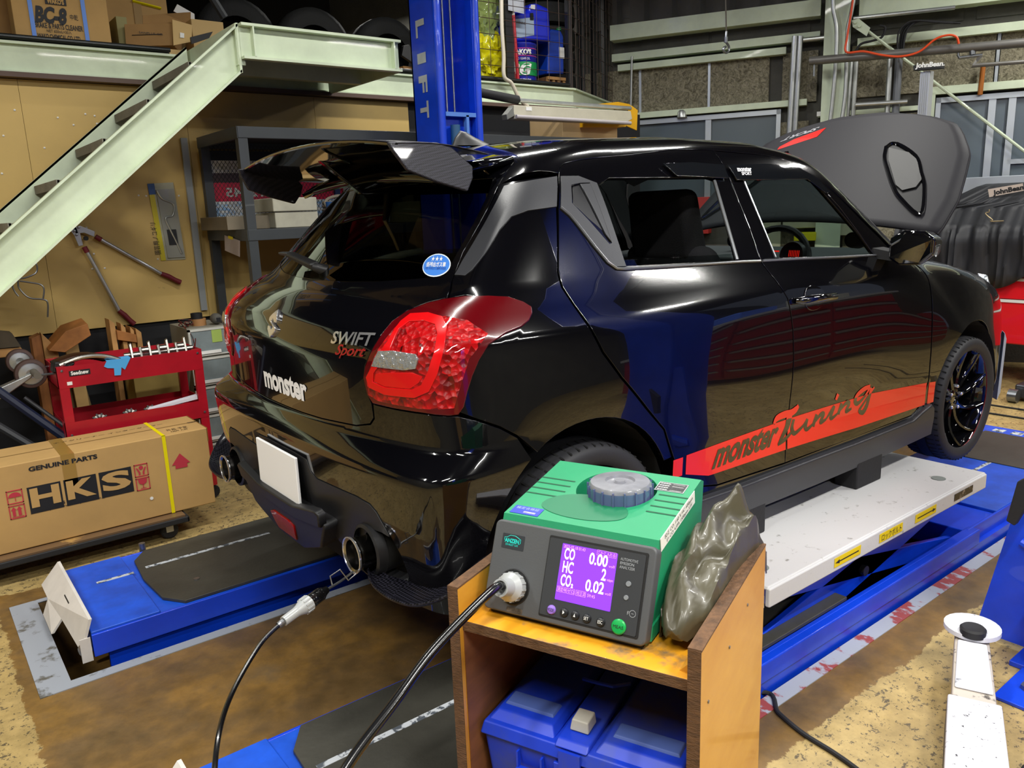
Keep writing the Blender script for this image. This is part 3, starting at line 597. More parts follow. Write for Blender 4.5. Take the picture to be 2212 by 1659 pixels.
# satin garnishes by the rear window, black window frames, glass
BG = A_([(4.36,1.369),(4.243,1.360),(4.15,1.351),(4.108,1.345),(4.048,1.272),(3.996,1.205),(3.951,1.145),(3.928,1.106),(3.965,1.104),(3.986,1.118),(4.03,1.162),(4.08,1.222),(4.125,1.256),(4.19,1.271),(4.318,1.279)])
panel('pillar_garnish', 'A', BG, M_matte, off=.003, grid=.02, sides='RL', depth=.006)
DG = [(.69,1.369),(.759,1.369),(.82,1.347),(.812,1.096),(.769,1.098),(.742,1.118),(.712,1.165),(.674,1.235),(.655,1.266),(.638,1.278)]
RC_ = [(.713,1.341),(.753,1.346),(.79,1.347),(.786,1.168),(.775,1.165),(.727,1.236),(.687,1.289)]
panel('door_garnish', 'S', DG, M_matte, off=.0035, grid=.02, sides='RL', depth=.005, holes=[RC_])
panel('handle_recess', 'S', [(.716,1.338),(.745,1.342),(.757,1.26),(.768,1.205),(.728,1.242),(.690,1.289)], mat('recess_black', '050506', .4), off=.001, grid=.02, sides='RL', depth=.002)
panel('door_pull', 'S', [(.749,1.343),(.788,1.344),(.784,1.172),(.772,1.195),(.762,1.26)], M_matte, off=.005, grid=.02, sides='RL', depth=.004, gap=.0005)
for nm, pl in (('pillar_trim', [(1.392,1.36),(1.348,1.078),(1.469,1.073),(1.474,1.362)]), ('pillar_trim', [(1.486,1.361),(1.478,1.073),(1.567,1.073),(1.562,1.360)]), ('mirror_sail', [(2.20,1.13),(2.24,1.045),(2.345,1.043),(2.36,1.07),(2.31,1.125),(2.2,1.235),(2.10,1.315),(2.085,1.29),(2.13,1.24)])):
    panel(nm, 'S', pl, M_gblk, off=.0015, grid=.03, sides='RL', depth=.004)
M_glass = thin_glass('side_glass', 'c8d4d2', .80)
panel('door_window', 'S', [(.81,1.118),(.806,1.09),(1.35,1.075),(1.342,1.104)], M_glass, off=-.006, gap=0, grid=.05, sides='RL', depth=.002)
panel('door_window', 'S', FG_, M_glass, off=-.004, gap=0, grid=.05, sides='RL', depth=.002)
# rain visors with sport lettering
M_vis = mat('smoked_visor', (.006, .007, .009), .05, coat=1)
panel('rain_visor', 'S', [(1.15,1.402),(1.19,1.36),(1.46,1.352),(1.468,1.400),(1.30,1.408)], M_vis, off=.014, grid=.03, sides='RL', depth=.003)
panel('rain_visor', 'S', [(1.49,1.400),(1.505,1.345),(1.96,1.345),(2.05,1.29),(2.085,1.295),(2.03,1.352),(1.94,1.392),(1.75,1.405)], M_vis, off=.014, grid=.03, sides='RL', depth=.003)
def skin_text(name, s, m, dom, o, ux, uz, width, size=1, off=.002, **k):
    vs, fs = text_mesh(s, size, **k); xs = [v.x for v in vs]; w = max(xs)-min(xs); sc = width/w
    p = [(o[0]+(v.x-min(xs))*sc*ux[0]+v.y*sc*uz[0], o[1]+(v.x-min(xs))*sc*ux[1]+v.y*sc*uz[1]) for v in vs]; return skin_shape(name, dom, p, fs, m, off)
skin_text('lettering', 'monster', M_wht, 'S', (1.525,1.374), (1, .0), (.25, 1), .085, bold=.03, off=.0165)
skin_text('lettering', 'SPORT', M_wht, 'S', (1.54,1.361), (1, .0), (.25, .75), .06, bold=.02, off=.0165)
# roof with windscreen pillars
RE = [(.514,-.534),(.60,-.572),(.69,-.600),(.712,-.583),(.739,-.576),(.807,-.571),(.90,-.570),(1.02,-.566),(1.283,-.549),(1.473,-.551),(1.743,-.561),(1.90,-.572),(2.0,-.59),(2.09,-.62),(2.18,-.655),(2.272,-.692),(2.35,-.72),(2.42,-.752),(2.50,-.745),(2.40,-.69),(2.30,-.645),(2.22,-.595),(2.17,-.54),(2.22,-.35),(2.25,-.15),(2.255,0)]
RF_ = RE+[(x_, -y_) for x_, y_ in RE[-2::-1]]+[(.55,.40),(.575,.2),(.585,0),(.575,-.2),(.55,-.40)]
panel('roof', 'T', RF_, M_paint, grid=.03, h=.03)
WS = [(2.18,-.535),(2.23,-.592),(2.31,-.64),(2.41,-.686),(2.52,-.72),(2.66,-.55),(2.76,-.3),(2.79,0)]
WSf = WS+[(x_, -y_) for x_, y_ in WS[-2::-1]]+[(2.23,.35),(2.26,.15),(2.265,0),(2.26,-.15),(2.23,-.35)]
panel('windscreen', 'T', WSf, M_glass, grid=.05, h=.04, off=-.002, depth=.003, gap=0)
# headliner
S = skin('T', [(x_, y_) for x_ in np.linspace(.62, 2.18, 14) for y_ in np.linspace(-.50, .50, 11)]); S[:, 2] -= .035
G().add([tuple(p) for p in S], [(i*11+j, i*11+j+1, (i+1)*11+j+1, (i+1)*11+j) for i in range(13) for j in range(10)]).out('headliner', mat('grey_headliner', '6f716c', .9), CAR, smooth=True)
# sill, skirt, belt line
panel('sill', 'S', [(.93,.41),(.975,.378),(1.15,.341),(1.54,.325),(2.51,.325),(2.57,.345),(2.60,.372),(2.67,.355),(2.66,.30),(1.2,.29),(.95,.33)], M_gblk, off=-.004, sides='RL')
panel('side_skirt', 'S', [(.96,.322),(1.28,.311),(1.563,.307),(2.053,.302),(2.492,.307),(2.572,.331),(2.655,.350),(2.672,.335),(2.69,.21),(2.27,.200),(1.74,.200),(1.35,.205),(.96,.22)], M_matte, off=.022, sides='RL', depth=.05, chamfer=.008)
def skin_line(name, dom, pts, r, m, off=0, n=6, sides='R'):
    S = skin(dom, pts); N = grad(S); S = S+N*off
    for sd in (('R', 'L') if sides == 'RL' else (sides,)): G().tube([(p[0], p[1]*(-1 if sd == 'L' else 1), p[2]) for p in S], r, n).out(name, m, CAR, smooth=True)
M_belt = mat('satin_belt_trim', '77797d', .25, metal=.6)
skin_line('belt_trim', 'S', [(.638,1.277),(.66,1.255),(.674,1.232),(.712,1.162),(.742,1.114),(.769,1.094),(.81,1.089),(1.0,1.083),(1.35,1.074),(1.47,1.069)], .0045, M_belt, .003, sides='RL')
skin_line('belt_trim', 'S', [(1.482,1.068),(1.7,1.061),(2.0,1.049),(2.36,1.036)], .0045, M_belt, .003, sides='RL')
skin_line('window_seal', 'S', [(1.56,1.357),(1.567,1.076)], .004, M_belt, .002, sides='RL'); skin_line('window_seal', 'S', [(1.392,1.35),(1.348,1.082)], .006, M_belt, .001, sides='RL')
# red side stripe and lettering
zt_ = lambda x_: np.interp(x_, [.85, .9, 1.17, 1.56, 2.15, 2.62, 2.72], [.487, .488, .492, .495, .488, .458, .449]); zb_ = lambda x_: np.interp(x_, [.85, .955, 1.1, 1.57, 2.05, 2.68, 2.72], [.445, .431, .390, .378, .362, .356, .356])
for a, b_ in ((.979, 1.555), (1.566, 2.618), (2.64, 2.70)):
    k = 30; xs = np.linspace(a, b_, k); p = [(x_, zz) for x_ in xs for zz in (zb_(x_), zb_(x_)*.5+zt_(x_)*.5, zt_(x_))]
    skin_shape('stripe', 'S', p, [(i*3+j, i*3+3+j, i*3+4+j, i*3+1+j) for i in range(k-1) for j in range(2)], M_red_d, .0012, sides='RL')
k = 8; xs = np.linspace(.915, .962, k); p = [(x_, zz) for x_ in xs for zz in (.425, .455, .487)]
skin_shape('stripe', 'S', p, [(i*3+j, i*3+3+j, i*3+4+j, i*3+1+j) for i in range(k-1) for j in range(2)], M_red_d, .0012, sides='RL')
STK = [([(1.469,.494),(1.486,.512),(1.53,.517),(1.575,.515),(1.605,.522),(1.622,.534)],[.004,.008,.009,.009,.009,.005]),([(1.569,.515),(1.566,.49),(1.558,.465),(1.535,.438),(1.503,.408)],[.011,.012,.010,.007,.002]),([(1.503,.408),(1.547,.419),(1.60,.440)],[.003,.006,.003]),
([(1.60,.486),(1.592,.455),(1.605,.432),(1.625,.43),(1.668,.446),(1.694,.468)],[.005,.007,.006,.005,.004,.004]),([(1.694,.468),(1.685,.44),(1.70,.427),(1.75,.445)],[.006,.007,.005,.003]),([(1.758,.474),(1.737,.430)],[.006,.007]),([(1.742,.441),(1.785,.467),(1.806,.464),(1.792,.436),(1.83,.441)],[.003,.006,.007,.006,.003]),
([(1.83,.442),(1.876,.480),(1.862,.447),(1.873,.437),(1.912,.449)],[.003,.006,.007,.005,.003]),([(1.897,.530),(1.886,.508)],[.007,.005]),([(1.933,.486),(1.914,.444)],[.006,.007]),([(1.919,.454),(1.966,.481),(1.988,.474),(1.973,.446),(2.012,.450)],[.003,.006,.007,.006,.003]),
([(2.136,.520),(2.09,.517),(2.045,.500),(2.033,.476),(2.055,.463),(2.10,.482),(2.138,.517)],[.006,.007,.007,.007,.006,.004,.004]),([(2.15,.512),(2.138,.475),(2.125,.440),(2.10,.418),(2.072,.430),(2.10,.455),(2.17,.512)],[.006,.007,.008,.007,.005,.004,.003])]
for which in (0, 1):
    vs = []; fs = []
    for pts, ws in STK:
        sp = spline([(x_, z_, 0) for x_, z_ in pts], 10); n_ = len(sp); wi = np.interp(np.linspace(0, len(ws)-1, n_), range(len(ws)), ws); b0 = len(vs)
        for i, p in enumerate(sp):
            d = (sp[min(i+1, n_-1)]-sp[max(i-1, 0)]).normalized(); nn = Vector((-d.y, d.x, 0))
            for j in range(4): q_ = p+nn*wi[i]*1.55*(j/3*2-1); vs.append((q_.x, q_.y))
        for i in range(n_-1):
            for j in range(3):
                f = (b0+i*4+j, b0+i*4+4+j, b0+i*4+5+j, b0+i*4+1+j); cx = sum(vs[q_][0] for q_ in f)/4; cz = sum(vs[q_][1] for q_ in f)/4
                if (cz > zt_(cx)) == (which == 0): fs.append(f)
    skin_shape('lettering', 'S', vs, fs, M_red_d if which == 0 else M_gblk, .002 if which == 0 else .0024)
skin_text('lettering', 'monster', M_gblk, 'S', (1.115,.412), (1, .012), (.55, 1.15), .365, bold=.035, off=.0024, space=.98)
# tailgate badges
skin_text('lettering', 'monster', M_wht, 'A', (2.952*.9+.03,.729), (.98, .002), (0, 1), .345, bold=.04, off=.002, space=.98)
skin_text('badge', 'SWIFT', M_chrome, 'A', (3.535*.9,.925), (1, .05), (.2, .78), .165, bold=.02, off=.004)
skin_text('badge', 'Sport', mat('red_chrome_badge', 'c03038', .25, metal=.7), 'A', (3.562*.9,.897), (1, .06), (.5, .8), .115, bold=.015, off=.004)
# emblem: raised angular S
em = [(.0,.042),(.026,.022),(.026,.006),(.012,.006),(.030,-.010),(.030,-.022),(.0,-.044),(-.030,-.022),(-.030,-.010),(-.016,-.010),(-.016,-.014),(.0,-.026),(.013,-.016),(-.012,-.002),(-.028,.008),(-.028,.021)]
em = [(0,.040),(.030,.018),(.030,.008),(.014,.008),(0,.018),(-.014,.008),(-.004,.001),(.030,-.010),(.030,-.018),(0,-.040),(-.030,-.018),(-.030,-.008),(-.014,-.008),(0,-.018),(.012,-.009),(.004,-.002),(-.030,.010),(-.030,.018)]
panel('emblem', 'A', [(3.115*.9+a, .945+b_) for a, b_ in em], M_chrome, off=.010, gap=0, grid=.02, depth=.010, h=.01, chamfer=.002)
# clean-exhaust sticker on the rear window
cx, cz = 3.852*.9, 1.131; el = [(cx+.048*math.cos(t), cz+.027*math.sin(t)) for t in [2*PI*k/28 for k in range(28)]]
el2 = [(cx+.051*math.cos(t), cz+.030*math.sin(t)) for t in [2*PI*k/28 for k in range(28)]]
panel('sticker', 'A', el2, mat('sticker_edge', 'dfe8f5', .4), off=.0014, gap=0, grid=.02, depth=.0005, chamfer=.0002)
panel('sticker', 'A', el, mat('blue_sticker', '3f7fd8', .4), off=.002, gap=0, grid=.02, depth=.0005, chamfer=.0002)
skin_text('lettering', '低排出ガス車', M_wht, 'A', (cx-.036, cz-.004), (1, 0), (0, 1.1), .072, bold=.02, off=.003)
skin_text('lettering', '★★★', M_wht, 'A', (cx-.022, cz+.010), (1, 0), (0, 1), .044, off=.003)
skin_text('lettering', '平成17年排出ガス基準75%低減', mat('blue_print', '1c3f9a', .5), 'A', (cx-.038, cz-.012), (1, 0), (0, 1.4), .076, off=.003)
# blank number plate
pz = G(); pz.box(-.040, -.030, -.165, .165, .386, .551); pz.out('number_plate', mat('plain_white_plate', 'f4f4f4', .5), CAR, bevel=.003)
# rear wiper with its cap
G().tube([(.20,.0,1.104),(.178,.012,1.112),(.170,.03,1.116)], [.018,.017,.014], 14).out('wiper_pivot', M_matte2, CAR, smooth=True)
G().hull([(.158,.03,1.103),(.19,.03,1.110),(.185,.02,1.134),(.152,.03,1.128)], [(.155,.225,1.143),(.185,.225,1.150),(.18,.215,1.166),(.150,.22,1.160)]).out('wiper_arm', M_matte2, CAR, bevel=.008, seg=3)
G().hull([(.158,.225,1.146),(.185,.225,1.152),(.18,.22,1.164),(.152,.22,1.160)], [(.164,.31,1.150),(.185,.31,1.154),(.182,.31,1.162),(.160,.31,1.160)]).out('wiper_blade', M_matte, CAR, bevel=.005)
# wing: curved carbon blade with end plates and a centre stay
M_wingu = mat('gloss_wing_underside', (.003, .003, .004), .06, coat=1)
wp = lambda u, v, y_: tuple(at(u, v, y=y_))
def wing_pt(t, s):      # t across -1..1 (left..right), s 0 trailing .. 1 leading
    y_ = -.565*t; zt = 1.497-.040*abs(t)**2.2; xt = .150+.01*t*t; zl = 1.462-.03*t*t; xl = .52-.06*t*t
    return Vector((xt+(xl-xt)*s, y_, zt+(zl-zt)*s+.012*math.sin(PI*min(s, 1))))
up_ = [[wing_pt(-1+2*i/28, j/8) for j in range(9)] for i in range(29)]; lo_ = [[p-Z*(.006+(.030+.035*(1-abs(-1+2*i/28)**3)*(j/8))*math.sin(PI*(j/8)**.75/1.25)) for j, p in enumerate(r)] for i, r in enumerate(up_)]
G().grid(up_).out('wing_blade', M_carb, CAR, smooth=True, auto=80, solid=.003); G().grid(lo_).out('wing_underside', M_wingu, CAR, smooth=True, auto=80)
G().tube([wing_pt(-1+2*i/28, 0)-Z*.004 for i in range(29)], .005, 6).out('wing_lip', M_wingu, CAR, smooth=True)
EP = [(.138,1.460,0),(.146,1.438,.3),(.177,1.386,.8),(.262,1.356,.9),(.359,1.330,1),(.384,1.366,.8),(.392,1.398,.5),(.335,1.450,.1),(.291,1.462,0)]
for sg in (-1, 1):
    a = [(x_, sg*(.545+.035*k_), z_) for x_, z_, k_ in EP]; b_ = [(x_, sg*(.562+.035*k_), z_) for x_, z_, k_ in EP]
    G().hull(a, b_).out('wing_end_plate', M_carb, CAR, bevel=.005)
g = G(); g.hull([(.20,.012,1.452),(.46,.012,1.43),(.52,.014,1.345),(.34,.014,1.345)], [(.20,-.012,1.452),(.46,-.012,1.43),(.52,-.014,1.345),(.34,-.014,1.345)]).out('wing_stay', M_gblk, CAR, bevel=.004)
sp_ = [[(x_, y_, z_-.03*(abs(y_)/.5)**2) for x_, z_ in ((.36,1.385),(.42,1.42),(.50,1.435),(.60,1.455))] for y_ in np.linspace(-.5, .5, 11)]
G().grid(sp_).out('spoiler_base', M_paint, CAR, smooth=True, solid=.02)
# aerial fin
g = G(); fin = [(.0,0),(.012,.028),(.035,.052),(.06,.048),(.10,.030),(.15,.012),(.185,0)]
r0 = [(.72+x_, 0, 1.515+z_) for x_, z_ in fin]
for k in range(len(fin)-1): pass
vs = []; rows = []
for x_, z_ in fin: wd = .024*math.sin(PI*min(1, (x_+.02)/.2))*1.0+.004; rows.append([(.72+x_, wd*c_, 1.508+(z_)*(1-abs(c_)**1.6)) for c_ in (-1,-.7,-.35,0,.35,.7,1)])
g.grid(rows).out('aerial_fin', M_matte2, CAR, smooth=True, auto=80)
# exhaust tips
for sg in (-1, 1):
    M_ = fr((-.022, sg*TY, TZ), (0,1,0), z=(-1,0,0)); g = G(); g.lathe([(.040,-.12),(.043,.02),(.049,.024),(.050,.018),(.046,.010),(.044,-.05),(.03,-.12)], M_, 28, False); tp = g.out('exhaust_tip', mat('dark_chrome_tip', '9a9794', .18, metal=1), CAR, smooth=True)
    G().lathe([(.052,.02),(.0535,.026),(.050,.0265),(.0485,.022)], M_, 28, False).out('rim', M_chrome, tp, smooth=True)
    g = G(); g.lathe([(.070,-.022),(.074,-.04),(.070,-.13),(.0,-.13)], M_, 28, False).out('exhaust_surround', M_dark, CAR, smooth=True)
    g = G(); g.lathe([(.068,-.018),(.077,-.022),(.078,-.05),(.070,-.05)], M_, 28, False).out('exhaust_bezel', M_matte2, CAR, smooth=True)
# carbon flaps on the bumper corners
FI = [(.012,-.55,.300),(.025,-.62,.296),(.06,-.70,.298),(.11,-.785,.322),(.17,-.835,.372),(.25,-.865,.415)]; FO = [(-.010,-.545,.297),(-.038,-.62,.285),(-.038,-.73,.282),(-.012,-.83,.298),(.06,-.915,.352),(.16,-.95,.43)]
for sg in (1, -1):
    a_ = spline(FI, 5); b2 = spline(FO, 5); rows = []
    for p, q_ in zip(a_, b2):
        rows.append([tuple(Vector((v.x, -sg*v.y, v.z))) for v in (p+(p-q_)*.10-Z*.012, p, p.lerp(q_, .35)-Z*.004, p.lerp(q_, .7)-Z*.003, p.lerp(q_, .92)+Z*.003, q_+Z*.014)])
    G().grid(rows).out('corner_flap', M_carb2, CAR, smooth=True, auto=80, solid=.006)
# door handles and mirrors
for sg in (-1, 1):
    g = G(); hd = g.tube([(1.585, -.842, .925), (1.60, -.862, .925), (1.70, -.872, .925), (1.80, -.865, .921), (1.83, -.84, .919)], [.010, .015, .015, .014, .009], 12)
    if sg > 0: g.v = [Vector((p.x, -p.y, p.z)) for p in g.v]
    g.out('door_handle', M_gblk, CAR, smooth=True, auto=80)
panel('handle_cup', 'S', [(1.70+.075*math.cos(t)*(1 if math.cos(t) > 0 else .8), .922+.043*math.sin(t)) for t in [2*PI*k/24 for k in range(24)]], M_gblk, off=.0035, gap=0, grid=.02, depth=.002, sides='RL')
for sg in (-1, 1):
    f_ = lambda p: (p[0], p[1]*(-sg), p[2])
    ringb = [(2.235,-.83,1.03),(2.225,-.84,1.115),(2.22,-.90,1.145),(2.22,-.98,1.14),(2.225,-1.02,1.11),(2.235,-1.015,1.05),(2.25,-.96,1.005),(2.25,-.87,1.0)]
    ringf = [(2.33+.02*0, y_*.93-.055 if y_ < -.92 else y_*.96-.035, z_*.85+.16) for x_, y_, z_ in ringb]
    g = G(); g.hull([f_(p) for p in ringb], [f_(p) for p in ringf]); hs = g.out('door_mirror', M_gblk, CAR, bevel=.014, seg=3)
    cen = Vector((2.23, -.925, 1.075)); g = G(); g.hull([f_(tuple(cen+(Vector(p)-cen)*.84+Vector((-.004,0,0)))) for p in ringb], [f_(tuple(cen+(Vector(p)-cen)*.84+Vector((.01,0,0)))) for p in ringb]); g.out('mirror_glass', mat('mirror', 'c8ccd0', .02, metal=1), hs)
    g = G(); g.hull([f_(p) for p in [(2.25,-.84,1.02),(2.25,-.84,1.055),(2.32,-.84,1.055),(2.32,-.84,1.02)]], [f_(p) for p in [(2.25,-.76,1.03),(2.25,-.76,1.07),(2.34,-.76,1.07),(2.34,-.76,1.03)]]).out('mirror_foot', M_matte2, CAR)
    g = G(); g.hull([f_(p) for p in [(2.245,-1.012,1.075),(2.245,-1.008,1.045),(2.30,-.99,1.055),(2.30,-.995,1.08)]], [f_(p) for p in [(2.245,-1.027,1.08),(2.245,-1.02,1.04),(2.30,-1.005,1.05),(2.30,-1.01,1.085)]]).out('repeater', M_clr, hs)
# wheels
def wheel(cx, cy, cz, sg, steer=0):
    M_ = Matrix.Translation((cx, cy, cz)) @ Matrix.Rotation(steer, 4, 'Z') @ fr((0,0,0), (1,0,0), z=(0,-sg,0))       # z points outwards
    w = thing('wheel', None, None, (cx, cy, cz)); adopt(w, CAR)
    prof = [(.235,-.09),(.262,-.100),(.285,-.098),(.298,-.088),(.303,-.07),(.305,0),(.303,.068),(.298,.086),(.286,.097),(.266,.100),(.247,.093),(.238,.085)]
    ty = G().lathe(prof, M_, 96, False).out('tyre', mat('tyre_rubber', '222226', .62, bump=.05, bs=60), w, smooth=True, auto=60)
    g = G(); n = 60
    for k in range(n):
        a = 2*PI*k/n
        for z0, z1, r, da in ((.03,.089,.3052,.02), (-.089,-.03,.3052,.02)):
            q_ = []
            for rr in (r-.006, r+.0006):
                for zz, d_ in ((z0, 0), (z1, da)):
                    for e_ in (-.0045, .0045): rz = rr+.001-(.0065 if abs(zz) > .08 else 0); q_.append((rz*math.cos(a+d_+e_*2.2), rz*math.sin(a+d_+e_*2.2), zz))
            g.add(q_, [(4,5,7,6),(0,1,5,4),(2,3,7,6),(0,2,6,4),(1,3,7,5)], M_)
    for z_ in (-.028, .028): g.lathe([(.3055, z_-.004), (.3062, z_), (.3055, z_+.004)], M_, 72, False)
    g.out('tread_groove', mat('groove_black', '050506', .9), w, kind='stuff')
    g = G(); g.lathe([(.248,.092),(.250,.086),(.244,.078),(.236,.066),(.230,.03),(.215,-.02),(.21,-.09),(.246,-.092)], M_, 64, False); rm = g.out('rim', M_gblk, w, smooth=True, auto=50)
    G().lathe([(.2445,.0800),(.2475,.0865),(.2445,.0870),(.2418,.0805)], M_, 64, False).out('red_pinstripe', mat('red_pinstripe', 'b01020', .3), w)
    for k in range(10):
        a0 = 2*PI*k/10; g = G(); rws = []
        for t in np.linspace(0, 1, 7):
            r_ = .035+.205*t; a = a0+.36*t*t; wd = np.interp(t, [0, .5, 1], [.016, .011, .013]); h_ = .030+.045*t-.02*math.sin(PI*t); tr = Vector((-math.sin(a), math.cos(a), 0)); c_ = Vector((r_*math.cos(a), r_*math.sin(a), 0))
            rws.append([tuple(c_-tr*wd+Z*(h_-.025)), tuple(c_-tr*wd*.8+Z*h_), tuple(c_+Z*(h_+.006)), tuple(c_+tr*wd*.8+Z*h_), tuple(c_+tr*wd+Z*(h_-.025))])
        g.grid(rws, M_).out('spoke', M_gblk, w, smooth=True, auto=50)
    G().lathe([(.05,-.03),(.05,.025),(.044,.034),(.030,.036),(.028,.030),(.0,.030)], M_, 28, False).out('hub_cap', M_gblk, w, smooth=True)
    g = G()
    for k in range(5): a = 2*PI*k/5+.2; g.lathe([(.009, 0), (.009, .042), (.006, .046), (0, .046)], M_ @ Matrix.Translation((.057*math.cos(a), .057*math.sin(a), 0)), 8, False)
    g.out('wheel_nut', M_chrome, w, kind='stuff')
    G().lathe([(.14,-.02),(.14,-.035),(.03,-.035)], M_, 40, False).out('brake_disc', M_steel, w)
    return w
wheel(.575, -.745, .30, 1); wheel(3.07, -.755, .30, 1, .0); wheel(.575, .745, .30, -1); wheel(3.07, .755, .30, -1)
# arch liners and underbody
for cx, cz, r in ((WR[0], WR[1], .358), (WF[0], WF[1], .364)):
    for sg in (-1, 1):
        rows = [[(cx+r*math.cos(a), sg*y_, cz+r*math.sin(a)) for a in np.linspace(-.1, PI+.1, 18)] for y_ in (.83, .5)]
        g = G().grid(rows); g.add([(cx+r*math.cos(a), sg*.5, cz+r*math.sin(a)) for a in np.linspace(0, 2*PI, 20)[:-1]], [tuple(range(19))]); g.out('arch_liner', M_dark, CAR)
G().box(.10, 3.6, -.50, .50, .17, .30).out('floor_pan', M_dark, CAR)
G().box(1.0, 2.6, -.80, .80, .20, .34).out('floor_pan', M_dark, CAR)
G().tube([(.0,-TY,TZ),(.25,-.42,.30),(.35,0,.30),(.25,.42,.30),(0,TY,TZ)], .03, 10).out('silencer_pipe', M_steel, CAR, smooth=True)
G().box(2.75, 3.72, -.62, .62, .3, .83).out('engine_bay', M_dark, CAR)
# nose: bumper, lamp, lip
G().hull([(3.66,-.73,.30),(3.70,-.70,.68),(3.76,-.55,.72),(3.78,.55,.72),(3.70,.70,.68),(3.66,.73,.30)], [(3.78,-.66,.22),(3.80,-.64,.60),(3.90,-.45,.62),(3.90,.45,.62),(3.80,.64,.60),(3.78,.66,.22)]).out('front_bumper', M_paint, CAR, bevel=.03, seg=3)
for sg in (-1, 1): G().hull([(3.50,sg*.765,.74),(3.66,sg*.71,.66),(3.72,sg*.66,.76),(3.55,sg*.70,.86)], [(3.48,sg*.72,.74),(3.62,sg*.66,.66),(3.68,sg*.60,.76),(3.52,sg*.66,.87)]).out('head_lamp', M_clr, CAR, bevel=.008)
M_lip = mat('pale_grey_lip', '9aa3b4', .45)
for sg in (-1, 1): G().hull([(3.70,sg*.755,.54),(3.76,sg*.745,.50),(3.745,sg*.745,.20),(3.68,sg*.755,.17)], [(3.76,sg*.70,.56),(3.80,sg*.70,.50),(3.80,sg*.70,.20),(3.74,sg*.70,.17)]).out('bumper_fin', M_lip, CAR, bevel=.006)
# hood, standing open
HD = Vector((math.cos(math.radians(40)), 0, math.sin(math.radians(40)))); HN = Vector((-HD.z, 0, HD.x)); HO = Vector((2.72, 0, 1.06))
def hp(a, y_, lift=0): return HO+HD*a+Y*y_+HN*(-.075*(y_/.68)**2+.03-.10*(max(0, a-.5)**2)*0+lift)
ol = [(.0,.70),(.15,.745),(.35,.745),(.52,.715),(.66,.685),(.70,.668),(.80,.61),(.885,.549),(.93,.44),(.965,.30),(.99,.12)]
rows = []
hw = lambda a: np.interp(a, [o_[0] for o_ in ol], [o_[1] for o_ in ol]); NA = 26; NB = 25
av = np.r_[np.linspace(.13, .66, 13), np.linspace(.69, .985, 12)]
for a in av: w_ = hw(a); rows.append([tuple(hp(a, w_*s_)) for s_ in np.linspace(-1, 1, NB)])
g = G().grid(rows)
sc_ = [(.684,-.287),(.715,-.322),(.62,-.46),(.502,-.533),(.404,-.584),(.223,-.636),(.316,-.510),(.40,-.44),(.506,-.371),(.60,-.315)]
M_hood = mat('satin_black_bonnet', '1b1a1f', .62, spec=.25)
hd = g.out('bonnet', M_hood, CAR, smooth=True, auto=80, solid=.012)
G().tube([hp(a, -hw(a), -.004) for a in np.linspace(.13, .985, 20)]+[hp(.99, y_, -.004) for y_ in np.linspace(-.12, .12, 3)]+[hp(a, hw(a), -.004) for a in np.linspace(.985, .13, 20)], .008, 6).out('bonnet_edge', M_hood, hd, smooth=True)
# bonnet vents with raised glossy rim (both sides)
for sg in (1, -1):
    rim = [hp(a, y_*sg, .012) for a, y_ in sc_]; cen = sum(rim, Vector())/len(rim)
    G().tube([tuple(p) for p in spline([tuple(p) for p in rim+rim[:1]], 5)[:-1]], .010, 8, closed=True).out('vent_rim', M_gblk, hd, smooth=True)
    G().hull([tuple(p-HN*.002) for p in rim], [tuple(p-HN*.008) for p in rim]).out('vent_floor', mat('vent_recess', '0d0d10', .6, spec=.25), hd)
    mo = [(.675,-.307),(.64,-.42),(.573,-.50),(.45,-.555),(.395,-.55),(.365,-.50),(.40,-.455),(.49,-.40),(.58,-.345)]
    G().hull([hp(a, y_*sg, .013) for a, y_ in mo], [hp(a, y_*sg, .019) for a, y_ in mo]).out('vent_mouth', mat('vent_black', '020203', .6), hd)
# bonnet sticker: grey SPORT over a slanted red band
b_ = [(.905,.155),(.830,.175),(.775,.41),(.80,.41),(.845,.335)]
G().hull([hp(a, y_, .007) for a, y_ in b_], [hp(a, y_, .0085) for a, y_ in b_]).out('sticker', M_red_d, hd)
tv, tf = text_mesh('SPORT', .075, bold=.002, shear=.5, sx=1.1); G().add([tuple(hp(.925-(v.y)*.55-.01*0-(v.x*.16), .20+v.x*.85, .0085)) for v in tv], tf).out('lettering', mat('grey_print', '8a8a90', .5), hd)
# interior
M_seat = mat('black_seat_fabric', '0e0e10', .95, bump=.3, bs=200); M_seat2 = mat('charcoal_seat_fabric', '26262a', .9, bump=.3, bs=200)
for sg in (-1, 1):
    se = thing('seat', None, None, (1.35, sg*.36, .5)); adopt(se, CAR)
    g = G(); g.hull([(1.58, sg*.36-.25, .58), (1.83, sg*.36-.25, .58), (1.83, sg*.36+.25, .58), (1.58, sg*.36+.25, .58)], [(1.40, sg*.36-.20, 1.12), (1.52, sg*.36-.20, 1.12), (1.52, sg*.36+.20, 1.12), (1.40, sg*.36+.20, 1.12)]).out('seat_back', M_seat2, se, bevel=.05, seg=4)
    g = G(); g.hull([(1.41, sg*.36-.155, 1.06), (1.53, sg*.36-.155, 1.06), (1.53, sg*.36+.155, 1.06), (1.41, sg*.36+.155, 1.06)], [(1.37, sg*.36-.15, 1.325), (1.46, sg*.36-.15, 1.33), (1.46, sg*.36+.15, 1.33), (1.37, sg*.36+.15, 1.325)]).out('head_restraint', M_seat, se, bevel=.035, seg=4)
    G().box(1.55, 2.05, sg*.36-.25, sg*.36+.25, .45, .6).out('seat_cushion', M_seat, se, bevel=.04)
